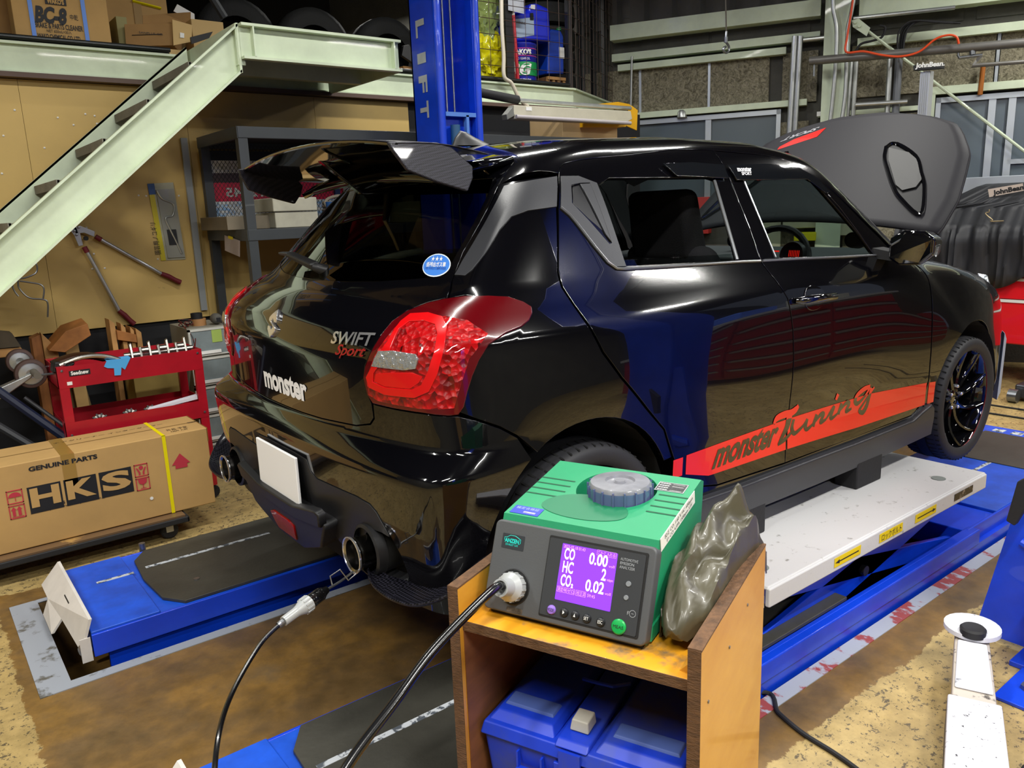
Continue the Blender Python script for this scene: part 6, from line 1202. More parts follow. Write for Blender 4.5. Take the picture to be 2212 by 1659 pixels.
w3 = thing('timber_block', 'pale timber block jutting in at the left photo edge above the caster', 'timber', (-.52, 2.5, .6)); slab('block', [(-.75,2.45,.62),(-.43,2.45,.615),(-.445,2.45,.66),(-.75,2.45,.67)], (0, .2, 0), M_wood, w3, bevel=.004); slab('top_board', [(-.75,2.44,.675),(-.445,2.44,.665),(-.475,2.44,.74),(-.75,2.44,.80)], (0, .12, 0), mat('dark_board', '4a4030', .8, var=.2), w3)
# upended platform trolley: caster, dark frame rails
tr_ = thing('platform_trolley', 'dark blue platform trolley standing on end at the left with its caster out', 'trolley', (-.55, 2.3, FLOOR))
def cst(cx, cy, cz, r):
    MW = Matrix.Translation((cx, cy, cz)) @ Matrix.Rotation(PI/2, 4, 'X') @ Matrix.Rotation(.0, 4, 'Y'); G().lathe([(r*.76,-.020),(r*.95,-.018),(r,-.008),(r,.008),(r*.95,.018),(r*.76,.020)], MW, 30, False).out('caster', mat('brown_tyre', '4a3530', .6), tr_, smooth=True); G().lathe([(0,-.012),(r*.3,-.016),(r*.76,-.012),(r*.76,.012),(r*.3,.016),(0,.012)], MW, 24, False).out('caster_hub', M_galv, tr_)
cst(-.445, 2.22, .55, .075); cst(-.47, 2.36, .60, .065)
G().hull([(-.43,2.19,.56),(-.45,2.19,.53),(-.60,2.19,.44),(-.60,2.19,.50)], [(-.43,2.245,.56),(-.45,2.245,.53),(-.60,2.245,.44),(-.60,2.245,.50)]).out('caster_fork', M_galv, tr_, bevel=.006)
for (a, b_, m_, w_) in (((-.62, .52), (-.28, .13), mat('dark_blue_tube', '101a34', .5), .022), ((-.68, .38), (-.40, .10), mat('charcoal_tube', '2a2c30', .5), .02), ((-.70, .20), (-.52, .03), mat('green_tube', '0f5a2a', .5), .012), ((-.50, .45), (-.30, .22), MT['charcoal_tube'], .01)):
    G().tube([(a[0], 2.12, a[1]), (b_[0], 2.05, b_[1]), (b_[0]+(b_[0]-a[0])*.1, 2.03, b_[1]+(b_[1]-a[1])*.1)], w_, 8).out('frame_tube', m_, tr_, smooth=True)
# clear drawer tower with things on top
dr = thing('drawer_tower', 'white and clear plastic drawer tower beside the red cart', 'drawers', (.55, 2.55, FLOOR))
dx0, dx1, dy0, dy1, dt = .405, .645, 2.42, 2.80, .655
M_dfr = mat('grey_white_plastic', 'c6c6be', .5, var=.08); M_dcl = mat('cloudy_drawer', '7f8a8c', .25, coat=.3, var=.2, vs=6)
G().box(dx0, dx1, dy0+.02, dy1, FLOOR+.02, dt).out('carcass', mat('drawer_side', '8b887c', .6), dr)
for k_ in range(5):
    z1_ = dt-.006-k_*.178; z0_ = z1_-.165
    if z0_ < FLOOR: z0_ = FLOOR+.02
    for a, b_, c, d_ in ((dx0, dx1, z1_-.012, z1_), (dx0, dx0+.012, z0_, z1_), (dx1-.012, dx1, z0_, z1_), (dx0, dx1, z0_, z0_+.008)): G().box(a, b_, dy0, dy0+.025, c, d_).out('frame', M_dfr, dr)
    f_ = G().box(dx0+.012, dx1-.012, dy0+.004, dy0+.012, z0_+.008, z1_-.012).out('drawer', M_dcl, dr); G().box(dx0+.06, dx1-.06, dy0-.006, dy0+.004, z0_+.012, z0_+.03).out('handle', M_white, f_)
G().box(.54, .60, dy0+.001, dy0+.0045, .56, .635).out('green_note', mat('green_note', '9fb85a', .6), dr)
ztop = dt
def roll(nm, c, r0, r1, h, m_, lab): return G().lathe([(r0,0),(r1,0),(r1,h),(r0,h),(r0,0)], Matrix.Translation(c), 28, False).out(nm, m_, label=lab, cat='tape', smooth=True)
roll('tape_roll', (.515, 2.56, ztop), .03, .042, .042, mat('tan_tape', 'b08050', .6), 'tan adhesive tape roll on the drawer tower, under a black one')
roll('tape_roll', (.505, 2.56, ztop+.042), .026, .034, .035, M_ink, 'black adhesive tape roll stacked on a tan one')
rs = random.Random(2)
G().tube([tuple(p) for p in spline([(.41+rs.uniform(-.03,.06), 2.50+rs.uniform(-.02,.05), ztop+rs.uniform(.006,.05)) for _ in range(16)]+[(.42,2.412,.62),(.43,2.408,.55),(.44,2.408,.60)], 5)], .003, 6).out('cable_bundle', mat('red_black_cable', '6a2018', .5, col2='141414', vs=40, thr=.5, soft=.02), label='tangled thin red and black cable on the drawer tower', cat='cable', smooth=True)
gt = thing('angle_tool', 'grey motor shaped tool lying on the right of the drawer tower', 'tool', (.60, 2.55, ztop)); G().lathe([(0,0),(.026,.004),(.032,.02),(.034,.05),(.028,.075),(.018,.085),(0,.085)], fr((.605,2.51,ztop+.036), X, z=(-.2,-1,0)) @ Matrix.Translation((0,0,-.04)), 20, False).out('motor', mat('dusty_grey', '5c5a54', .6, var=.2), gt, smooth=True); G().box(.592, .618, 2.463, 2.467, ztop+.02, ztop+.045).out('vent', M_ink, gt)
# long-handled loppers on the wall
lo = thing('loppers', 'long aluminium loppers with dark red grips hanging open on the yellow wall', 'loppers', (.1, 2.97, .7))
def wl_(u, v, d_=.03): p_ = at(u, v, y=3.0-d_); return Vector((p_.x, p_.y, p_.z))
M_alu = mat('brushed_aluminium', 'b4b5b8', .35, metal=.7); M_grip = mat('dark_red_grip', '6a1420', .6)
for a, b_, c, e in (((183, 535), (258, 672), (290, 700), (180, 530)), ((208, 512), (350, 592), (390, 610), (200, 505))):
    G().tube([wl_(*a), wl_(*b_)], .0115, 12).out('handle', M_alu, lo, smooth=True); q1 = wl_(*b_); q2 = wl_(*c)
    G().tube([q1-(q2-q1)*.05, q1+(q2-q1)*.35+Z*.004, q1+(q2-q1)*.7, q2], [.014, .016, .015, .017], 12).out('grip', M_grip, lo, smooth=True); d0 = (wl_(*b_)-wl_(*a)).normalized(); G().tube([wl_(*a)-d0*.005, wl_(*a)+d0*.03], .015, 12).out('collar', M_grip, lo, smooth=True)
for pts in (((163,505),(158,492),(172,487),(205,500),(204,512),(182,503)), ((150,495),(160,482),(172,500),(180,530),(170,532),(160,508))):
    q_ = [wl_(u, v, .04) for u, v in pts]; G().hull(q_, [p_+Y*.01 for p_ in q_]).out('head_plate', M_alu, lo, bevel=.002)
for u, v in ((161, 499), (170, 491), (166, 507)): G().lathe([(.007,0),(.007,.004),(0,.005)], fr(wl_(u, v, .046), X, z=-Y), 10, False).out('pivot_bolt', M_steel, lo)
G().lathe([(0,0),(.013,.0),(.013,.02),(0,.02)], fr(wl_(185, 515, .04), X, z=-Y), 12, False).out('buffer', M_rubber, lo)
# blister-packed tool
pk = thing('packaged_saw', 'tool in clear blister pack on a blue and yellow card on the wall', 'package', (.5, 2.99, 1.05))
q_ = [wl_(318, 397, .006), wl_(374, 394, .006), wl_(401, 560, .006), wl_(348, 563, .006)]
def quad(a, b_, c, d_, off=0): return [q_[0].lerp(q_[1], s).lerp(q_[3].lerp(q_[2], s), t)-Y*off for s, t in ((a, c), (b_, c), (b_, d_), (a, d_))]
def qpart(nm, a, b_, c, d_, m_, off, th=.002): r = quad(a, b_, c, d_, off); return G().hull(r, [p_+Y*th for p_ in r]).out(nm, m_, pk)
qpart('card', 0, 1, 0, 1, mat('grey_print_card', 'a8a690', .5, var=.2, vs=14), 0); qpart('card_stripe', 0, .2, .13, 1, mat('card_yellow', 'c8b818', .5), .001); qpart('card_corner', 0, .26, 0, .14, mat('card_blue', '2a4f8c', .5), .0015)
qpart('blister', .28, .97, .08, .97, mat('clear_blister', 'b4b4aa', .12, trans=.3, coat=.5), .010, .009); sw = [q_[0].lerp(q_[1], s).lerp(q_[3].lerp(q_[2], s), t)-Y*.014 for s, t in ((.30,.10),(.45,.2),(.85,.28),(.75,.42),(.45,.45),(.55,.60),(.70,.75),(.85,.92))]
G().tube([tuple(p_) for p_ in spline([tuple(p_) for p_ in sw], 5)], .006, 8).out('saw_body', M_galv, pk, smooth=True); qpart('dark_pad', .42, .78, .60, .80, M_ink, .016, .006)
text('lettering', '園芸用ノコギリ', M_ink, pk, fr(q_[0].lerp(q_[3], .92).lerp(q_[1].lerp(q_[2], .92), .03)-Y*.003, (q_[0]-q_[3]), y=-X), .04, width=.20)
# bent wire hooks
hk = thing('wire_hook', 'bent grey wire hooks hanging from the underside of the stair', 'hook', (-.3, 2.6, .8))
def hp_(L_): return [tuple(p_) for p_ in spline([tuple(at(u, v, y=2.62)) for u, v in L_], 5)]
for L_ in (((72,560),(80,575),(77,590),(55,600),(33,604),(27,617),(32,630),(40,640)), ((38,590),(39,610),(41,622),(55,638),(70,645),(94,647),(103,655),(103,685)), ((42,607),(70,611),(88,615),(95,625),(93,646))):
    G().tube(hp_(L_), .0045, 8).out('wire', M_steel, hk, smooth=True)
# ================= black steel shelving =================
sh = thing('steel_shelving', 'charcoal steel shelving rack against the wall behind the car', 'shelving', (2, 2.6, FLOOR))
M_sh = mat('charcoal_steel', '33373a', .45, var=.12, coat=.1); SX0, SX1, SY0, SY1 = .755, 3.55, 2.22, 2.95
for xx in (SX0, 2.15, SX1-.05):
    for yy in (SY0, SY1-.05): G().box(xx, xx+.055, yy, yy+.05, FLOOR, 1.80).out('post', M_sh, sh)
for z_ in (1.80, 1.22, .60, 0.0):
    G().box(SX0, SX1, SY0-.004, SY0+.02, z_-.065, z_).out('shelf_edge', M_sh, sh, bevel=.003); G().box(SX0, SX1, SY1-.02, SY1, z_-.065, z_).out('shelf_edge', M_sh, sh); G().box(SX0-.004, SX0+.02, SY0, SY1, z_-.065, z_).out('shelf_edge', M_sh, sh)
    if z_ < 1.7: G().box(SX0, SX1, SY0, SY1, z_-.02, z_-.004).out('shelf_board', M_sh, sh)
    else: G().box(SX0+.02, SX1, SY0+.02, SY1-.02, z_-.03, z_-.02).out('shelf_board', M_wallblk, sh)
G().box(.66, .70, 2.97, 2.99, .70, 1.80).out('post', mat('grey_angle', '8b8f90', .5), sh)
# banner behind expanded-metal mesh at the back of the top bay
bn = thing('mirror_text_banner', 'striped banner with mirrored lettering behind mesh in the top bay of the shelving', 'banner', (1.4, 2.93, 1.22))
def band(nm, z0_, z1_, m_, x0_=.80, x1_=1.95): return G().box(x0_, x1_, 2.925, 2.93, z0_, z1_).out(nm, m_, bn)
B_ = lambda n, h, e=.0: mat(n, h, .45, emit=None)
band('banner_stripe', 1.66, 1.72, B_('banner_black', '1a1a1c')); band('banner_stripe', 1.58, 1.66, mat('banner_silver', 'ffffff', .45, var=.2, vs=3, sx=(1, 1, 6))); band('banner_stripe', 1.52, 1.58, mat('banner_greyred', '6a5a5e', .5)); band('banner_stripe', 1.40, 1.52, mat('banner_crimson', 'e01848', .5)); band('banner_stripe', 1.26, 1.40, mat('banner_lightblue', 'a8d4ff', .5, col2='ffffff', vs=14, thr=.5, soft=.05, sx=(1, 1, 2.5))); band('banner_stripe', 1.20, 1.26, mat('banner_blue', '4a7ce0', .5))
text('lettering', 'TURBINE REPAIR CENTER', M_white, bn, fr((1.80, 2.922, 1.585), X, y=Z), .085, width=.95, mirror=True, bold=.002); text('lettering', '12345', M_white, bn, fr((1.16, 2.922, 1.43), X, y=Z), .08, width=.25, mirror=True, bold=.002)
for k_ in range(3): text('lettering', 'サービス 点検 整備 部品', M_white, bn, fr((1.80, 2.922, 1.365-.045*k_), X, y=Z), .04, width=.9, mirror=True, bold=.001)
G().box(1.66, 1.70, 2.90, 2.925, 1.20, 1.74).out('banner_edge', mat('navy_board', '14285a', .5), bn)
g = G(); nx, nz = 46, 30; cw, ch = .026, .0185
for i in range(nx):
    for j in range(nz):
        xx = .80+i*cw; zz = 1.205+j*ch; o = (j % 2)*cw/2
        for s_ in (1, -1):
            a = Vector((xx+o, 2.905, zz)); b_ = Vector((xx+o+s_*cw/2, 2.905, zz+ch)); n_ = Vector((0, 0, .0026)); g.v += [a-n_, b_-n_, b_+n_, a+n_]; k_ = len(g.v); g.f.append((k_-4, k_-3, k_-2, k_-1))
g.out('expanded_mesh', mat('mesh_black', '101012', .5), sh, kind='stuff')
wb = thing('polystyrene_box', 'dirty off-white foam box on the middle shelf of the rack', 'box', (1.2, 2.45, 1.22)); M_foam = mat('dirty_foam', 'a8a594', .8, var=.16, vs=7)
G().box(.96, 1.24, 2.30, 2.62, 1.22, 1.315).out('tub', M_foam, wb, bevel=.006); G().box(.95, 1.235, 2.29, 2.62, 1.318, 1.40).out('lid', M_foam, wb, bevel=.006)
G().box(.70, .98, 2.40, 2.90, 1.22, 1.30).out('board_stack', mat('dusty_beige', '7e7462', .8, var=.15), label='long dusty beige board on the left end of the middle shelf', cat='board', bevel=.003)
G().lathe([(0,0),(.03,0),(.042,.15),(.038,.15),(.028,.01)], Matrix.Translation((1.36, 2.34, 1.22)), 16, False).out('blue_cup', mat('blue_beaker', '1e4c86', .5), label='tall blue plastic cup beside the foam box', cat='cup', smooth=True)
g = G()
for k_ in range(7): g.tube([(1.52+.12*math.cos(t), 2.52+.14*math.sin(t), 1.235+.022*k_) for t in [2*PI*i/24 for i in range(24)]], .011, 8, closed=True)
g.tube([(1.52+.13*math.cos(t), 2.50+.03*math.sin(t), 1.36+.05*math.sin(t)) for t in [2*PI*i/24 for i in range(24)]], .011, 8, closed=True)
g.out('hose_coil', mat('tan_grey_hose', '8a8070', .6), label='coiled tan hose on the middle shelf beside the blue cup', cat='hose', smooth=True)
G().box(1.72, 1.98, 2.70, 2.9, 1.22, 1.62).out('white_container', M_white, label='white upright container with DAI lettering behind the coiled hose', cat='container', bevel=.01)
text('lettering', 'DAIHO', M_ink, bpy.data.objects['white_container'], fr((1.73, 2.698, 1.53), X, y=Z), .05, width=.17)
G().box(2.0, 2.6, 2.3, 2.75, 1.22, 1.36).out('carton', mat('faded_card', 'a89a62', .8, var=.1), label='faded yellow carton on the middle shelf seen through the tailgate glass', cat='box', bevel=.004)
G().box(1.0, 1.5, 2.3, 2.7, .60, .80).out('carton', M_card, label='cardboard carton on the lower shelf behind the wiper', cat='box', bevel=.004)
G().hull([(.99,2.29,.80),(1.35,2.29,.80),(1.35,2.6,.80),(.99,2.6,.80)], [(1.02,2.29,.93),(1.38,2.29,.93),(1.38,2.31,.93),(1.02,2.31,.93)]).out('card_flap', mat('light_card', 'c8a870', .8), label='upright pale card flap above the lower shelf carton', cat='cardboard')
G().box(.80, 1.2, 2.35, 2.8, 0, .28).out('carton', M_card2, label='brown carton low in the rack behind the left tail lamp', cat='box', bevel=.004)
nt_ = thing('note', 'paper note taped to the shelf edge at the left end of the rack', 'note', (.78, 2.5, 1.1)); G().add([tuple(at(u, v, x=.745)) for u, v in ((485, 508), (518, 520), (518, 555), (486, 541))], [(0,1,2,3)]).out('sheet', mat('pinkish_paper', 'b0a4a0', .8), nt_, solid=.001); G().add([tuple(at(u, v, x=.744)) for u, v in ((493, 509), (503, 512), (503, 518), (493, 515))], [(0,1,2,3)]).out('tape', M_strap, nt_, solid=.001)
ca = [(2.55, 2.9, 1.22, 1.45, 'small carton with blue tape seen through the side windows', M_card), (2.95, 3.3, 1.22, 1.40, 'yellowish carton beside the taped one seen through the side windows', MT['faded_card'])]
for a, b_, z0_, z1_, lab, m_ in ca: G().box(a, b_, 2.35, 2.7, z0_, z1_).out('carton', m_, label=lab, cat='box', bevel=.004)
# carton tray and yellow guard at the far end of the rack
G().box(3.35, 3.95, 2.35, 2.75, 1.80, 1.99).out('carton', mat('open_light_card', 'c8a878', .8, var=.1), label='torn open light cardboard carton on the right end of the rack', cat='box', bevel=.004)
yg = thing('yellow_cover', 'yellow sheet metal cover lying on the torn carton', 'cover', (3.8, 2.4, 2.0)); M_yel = mat('signal_yellow', 'e0a808', .45, var=.08)
q_ = [at(u, v, y=2.3) for u, v in ((1365, 228), (1378, 238), (1376, 282), (1355, 273), (1345, 262))]; G().hull(q_, [p_+Y*.01 for p_ in q_]).out('end_flange', M_yel, yg, bevel=.003)
q_ = [at(u, v, y=2.3) for u, v in ((1262, 262), (1358, 262), (1352, 274), (1262, 274))]; G().hull(q_, [p_+Y*.25 for p_ in q_]).out('trough', M_yel, yg); q_ = [at(u, v, y=2.55) for u, v in ((1262, 228), (1368, 236), (1360, 225), (1335, 220))]; G().hull(q_, [p_+Y*.01 for p_ in q_]).out('rear_flange', M_yel, yg)
# strip lamp, unlit, with its tube
sl_ = thing('strip_lamp', 'unlit cream strip lamp hung under the mezzanine edge beside the blue column', 'lamp', (3.3, 2.2, 1.93)); M_cream = mat('cream_lamp_metal', 'bdb8a4', .45, var=.1)
a = at(1108, 243, y=2.2); b_ = at(1365, 262, y=2.2)
def lampbar(u0, v0, u1, v1, u2, v2, u3, v3, dy, nm, m_): q_ = [at(u0, v0, y=2.2), at(u1, v1, y=2.2), at(u2, v2, y=2.2), at(u3, v3, y=2.2)]; return G().hull(q_, [p_+Y*dy for p_ in q_]).out(nm, m_, sl_, bevel=.004)
lampbar(1110, 227, 1363, 240, 1366, 258, 1110, 248, .07, 'housing', M_cream); lampbar(1094, 247, 1108, 230, 1112, 250, 1096, 259, .06, 'end_cap', mat('grey_cap2', '6e6e68', .5)); lampbar(1112, 246, 1366, 257, 1350, 266, 1112, 257, .10, 'reflector', M_cream)
G().tube([at(1115, 252, y=2.17), at(1362, 266, y=2.17)], .014, 12).out('tube', mat('unlit_tube', 'a8a2a4', .3), sl_, smooth=True)
G().box(at(1136, 235, y=2.2).x, at(1148, 235, y=2.2).x, 2.196, 2.2, at(1140, 239, y=2.2).z, at(1140, 231, y=2.2).z).out('sticker', M_white, sl_)
pp = thing('lamp_conduit', 'grey conduit and black sleeve running above the strip lamp', 'pipe', (3, 2.3, 2.0)); G().tube([at(1122, 217, y=2.28), at(1362, 234, y=2.28)], .015, 10).out('conduit', M_galv, pp, smooth=True); G().tube([at(1021, 197, y=2.28), at(1118, 216, y=2.28)], .032, 12).out('sleeve', M_rubber, pp, smooth=True)
G().tube([tuple(p_) for p_ in spline([tuple(at(u, v, y=2.9)) for u, v in ((1083, -20), (1084, 60), (1088, 120), (1089, 165), (1105, 180), (1122, 213), (1140, 230))], 6)], .016, 10).out('white_pipe', mat('cream_pipe', 'cfc7b4', .5), label='cream flexible pipe bending down past the cage to the strip lamp', cat='pipe', smooth=True)
# ================= upper storage: cage and contents =================
cg = thing('wire_cage', 'rusty wire mesh cage along the edge of the upper storage floor', 'cage', (3.6, 3.0, 2.3)); M_wire = mat('rusty_wire', '4a3a32', .6, metal=.3); M_cpost = mat('black_cage_post', '1c1c1e', .5)
def cage(p0, p1, n_, z0_, z1_, nz):
    p0, p1 = Vector(p0), Vector(p1); g = G()
    for i in range(n_+1): q_ = p0.lerp(p1, i/n_); g.tube([q_+Z*z0_, q_+Z*z1_], .0028, 4)
    for j in range(nz+1): z_ = z0_+(z1_-z0_)*j/nz; g.tube([p0+Z*z_, p1+Z*z_], .0028, 4)
    g.out('mesh_panel', M_wire, cg)
    for i in ():
        pass
cage((2.55, 3.0, 0), (4.04, 3.0, 0), 12, 2.31, 3.37, 9); cage((4.06, 3.0, 0), (5.20, 3.64, 0), 12, 2.31, 3.37, 9)
for x_, y_ in ((4.04, 3.0), (3.06, 3.02), (4.40, 3.22), (4.72, 3.40), (5.05, 3.58)): G().box(x_-.022, x_+.022, y_-.0, y_+.04, 2.30, 3.5).out('post', M_cpost, cg)
def at_(u, v, y): return at(u, v, y=y)
pl = thing('oil_pail', 'blue round pail with green band reading RG racing gear oil in the cage', 'pail', (3.6, 3.25, 2.3)); pc = Vector((3.66, 3.22, 2.305))
M_pbl = mat('pail_blue', '16209a', .35, coat=.3)
G().lathe([(0,0),(.132,0),(.138,.33),(.142,.335),(.142,.35),(.134,.355),(.130,.345),(0,.345)], Matrix.Translation(pc), 36, False).out('body', M_pbl, pl, smooth=True, auto=40)
def pband(z0_, z1_, m_, r=.1385): G().lathe([(r,z0_),(r+.001,z1_)], Matrix.Translation(pc), 36, False).out('band', m_, pl, smooth=True)
pband(.09, .20, mat('pail_green', '109048', .4), .1375); pband(.245, .250, mat('pail_pink', 'd84a98', .4), .1385); pband(.305, .310, MT['pail_pink'], .139)
fwd_ = (CAMP-pc); fwd_.z = 0; fwd_.normalize(); sd_ = Vector((-fwd_.y, fwd_.x, 0))
def ptext(s, z_, sz, w_, m_, **k):
    vs, fs = text_mesh(s, sz, **k); x0_ = min(v.x for v in vs); x1_ = max(v.x for v in vs); out = []
    for v in vs: t = ((v.x-x0_)/(x1_-x0_)-.5)*w_/.1405; out.append(pc+fwd_*(.1415*math.cos(t))+sd_*(.1415*math.sin(t))+Z*(z_+v.y))
    G().add(out, fs).out('lettering', m_, pl)
ptext("WAKO'S", .258, .055, .20, M_white, bold=.003); ptext('RACING GEAR OIL', .215, .026, .17, M_white); ptext('RG', .10, .12, .20, M_white, bold=.008, shear=.3); ptext('WAKO CHEMICAL', .04, .03, .19, M_white, bold=.001); ptext('WAKO CHEMICAL CO.,LTD.', .015, .014, .12, M_white)
jc = thing('jerry_can', 'large blue jerry can with a pale label lying on the pail', 'can', (3.66, 3.3, 2.66)); q_ = [at_(u, v, 3.16) for u, v in ((1104, 92), (1106, 30), (1143, 22), (1145, 8), (1160, 6), (1187, 18), (1192, 90), (1150, 88))]; G().hull(q_, [p_+Y*.24 for p_ in q_]).out('body', mat('can_blue', '1828c8', .35, coat=.3), jc, bevel=.025, seg=4)
q_ = [at_(u, v, 3.158) for u, v in ((1108, 42), (1153, 37), (1154, 76), (1106, 84))]; G().hull(q_, [p_+Y*.003 for p_ in q_]).out('label', mat('pale_blue_label', '9fb0c4', .5), jc); text('lettering', 'WARNING', M_ink, jc, fr(at_(1112, 50, 3.155), X, y=Z), .03, width=.12)
q_ = [at_(u, v, 3.157) for u, v in ((1147, 10), (1156, 10), (1156, 20), (1147, 20))]; G().hull(q_, [p_+Y*.003 for p_ in q_]).out('sticker', M_white, jc); q_ = [at_(u, v, 3.150) for u, v in ((1146, 28), (1152, 28), (1153, 42), (1146, 42))]; G().hull(q_, [p_+Y*.008 for p_ in q_]).out('handle_gap', M_ink, jc)
bd = thing('blue_drum', 'tall blue canister with green cap on a wooden crate', 'canister', (3.95, 3.3, 2.4)); q_ = [at_(u, v, 3.25) for u, v in ((1183, 160), (1185, 72), (1192, 62), (1212, 66), (1218, 78), (1219, 160))]; G().hull(q_, [p_+Y*.2 for p_ in q_]).out('body', mat('drum_blue', '0f3aa8', .4, coat=.2), bd, bevel=.015); G().cyl(at_(1207, 66, 3.3), at_(1207, 60, 3.3), .022).out('cap', mat('green_cap', '12804a', .5), bd); G().box(at_(1205,0,3.25).x, at_(1216,0,3.25).x, 3.246, 3.25, at_(1210,126,3.25).z, at_(1210,102,3.25).z).out('label', M_white, bd)
cr_ = thing('wooden_crate', 'small timber crate under the blue canister', 'crate', (3.95, 3.3, 2.3)); x0_ = at_(1180, 180, 3.2).x; x1_ = at_(1219, 180, 3.2).x; G().box(x0_, x1_, 3.2, 3.45, 2.305, 2.42).out('core', mat('crate_shadow', '6a4526', .8), cr_)
for k_ in range(4): xx = x0_+(x1_-x0_-.03)*k_/3; G().box(xx, xx+.03, 3.185, 3.2, 2.305, 2.42).out('slat', M_wood, cr_)
for z_ in (2.305, 2.395): G().box(x0_, x1_, 3.175, 3.186, z_, z_+.025).out('slat', M_wood, cr_)
sq = thing('broom', 'broom with red lower handle standing in the cage', 'broom', (3.45, 3.1, 2.3)); G().tube([at_(1107, -20, 3.08), at_(1109, 35, 3.08)], .012, 8).out('handle', mat('cream_handle', 'cfc8b8', .5), sq, smooth=True); G().tube([at_(1109, 33, 3.08), at_(1119, 172, 3.08)], .014, 8).out('red_handle', mat('broom_red', 'b01c28', .45), sq, smooth=True); G().hull([at_(1106, 172, 3.05), at_(1137, 172, 3.05), at_(1140, 179, 3.05), at_(1102, 179, 3.05)], [at_(1106, 172, 3.05)+Y*.06, at_(1137, 172, 3.05)+Y*.06, at_(1140, 179, 3.05)+Y*.06, at_(1102, 179, 3.05)+Y*.06]).out('head', MT['broom_red'], sq)
fe = thing('fire_extinguisher', 'red fire extinguisher half hidden behind the broom', 'extinguisher', (3.4, 3.2, 2.3)); ec = at_(1107, 170, 3.2); G().lathe([(0,0),(.05,0),(.055,.02),(.055,.28),(.035,.33),(.015,.34),(.015,.37),(0,.37)], Matrix.Translation((ec.x, 3.2, 2.305)), 20, False).out('cylinder', mat('extinguisher_red', 'b80f18', .35, coat=.4), fe, smooth=True); G().lathe([(.0555,.12),(.0557,.2)], Matrix.Translation((ec.x, 3.2, 2.305)), 20, False).out('label', M_white, fe)
pn = thing('notice', 'white notice sheet hung at the top of the cage', 'notice', (3.4, 3.05, 3.0)); q_ = [at_(u, v, 3.06) for u, v in ((1097, -30), (1131, -30), (1132, 30), (1098, 22))]; G().hull(q_, [p_+Y*.002 for p_ in q_]).out('sheet', mat('pale_sheet', 'b8bcc4', .6), pn)
G().box(at_(1087,0,3.1).x, at_(1103,0,3.1).x, 3.08, 3.12, 2.31, 3.4).out('post', M_cpost, cg)
# yellow plastic bag and clear bag
M_bag = mat('yellow_film', 'd8d010', .25, coat=.6); M_bag2 = mat('clear_green_film', '8a9a58', .12, coat=1, var=.3, vs=8)
from mathutils import noise as mnoise
def bagshape(nm, cu, cv, y_, ru, rv, m_, lab, seed):
    c_ = at_(cu, cv, y_); rs = random.Random(seed); ph = [rs.uniform(0, 6) for _ in range(8)]; rows = []
    for i in range(45):
        th = PI*i/44; rows.append([])
        for j in range(65):
            f = 2*PI*j/64; nv = Vector((math.sin(th)*math.cos(f), math.sin(th)*math.sin(f), math.cos(th)))*3.2+Vector((seed, 0, 0)); r = .92+.10*math.sin(3*f+ph[0]+3*th)-.45*abs(mnoise.noise(nv))-.22*abs(mnoise.noise(nv*2.3))+.15
            rows[-1].append((c_.x+ru*r*math.sin(th)*math.cos(f), c_.y+.6*ru*r*math.sin(th)*math.sin(f), max(2.305, c_.z-rv*r*math.cos(th))))
    return G().grid(rows).out(nm, m_, label=lab, cat='bag', smooth=True, auto=40)
bagshape('plastic_bag', 1048, 128, 3.35, .21, .25, M_bag, 'crumpled bright yellow plastic bag filling the left of the cage', 4)
bagshape('plastic_bag', 1040, 40, 3.38, .19, .35, M_bag2, 'shiny greenish clear plastic sheet above the yellow bag', 9)
# tyres stored at the right end of the cage, cable coil
M_ty = mat('stored_tyre', '1b1c1c', .8, bump=.3, bs=40); n_t = 0
for cx_, cy_ in ((4.30, 3.68), (4.0, 4.35)):
    for k_ in range(5):
        n_t += 1; G().lathe([(.19,-.09),(.26,-.10),(.31,-.08),(.32,0),(.31,.08),(.26,.10),(.19,.09)], Matrix.Translation((cx_, cy_, 2.41+k_*.205)), 32, False).out('tyre', M_ty, label='black tyre in the %s stack in the cage, %s from the floor' % (('front', 'rear')[cx_ < 4.2], ('first', 'second', 'third', 'fourth', 'fifth')[k_]), cat='tyre', group='tyres stacked in the cage', smooth=True, auto=60)
g = G()
for k_ in range(9): g.tube([(3.95+(.26-.002*k_)*math.cos(t), 3.6+.2*math.sin(t), 2.85+.022*k_+.01*math.sin(2*t+k_)) for t in [2*PI*i/28 for i in range(28)]], .012, 6, closed=True)
g.out('cable_coil', mat('brown_hose', '6a5444', .6), label='wide coil of brown hose at the top of the cage', cat='hose', smooth=True)
G().box(3.75, 4.1, 3.45, 3.8, 2.55, 2.84).out('dark_case', M_black, label='dark case behind the canister carrying the brown hose coil', cat='case', bevel=.02); G().box(3.8, 4.05, 3.5, 3.75, 2.30, 2.55).out('dark_case', M_black, label='dark case on the cage floor behind the wooden crate', cat='case', bevel=.01)
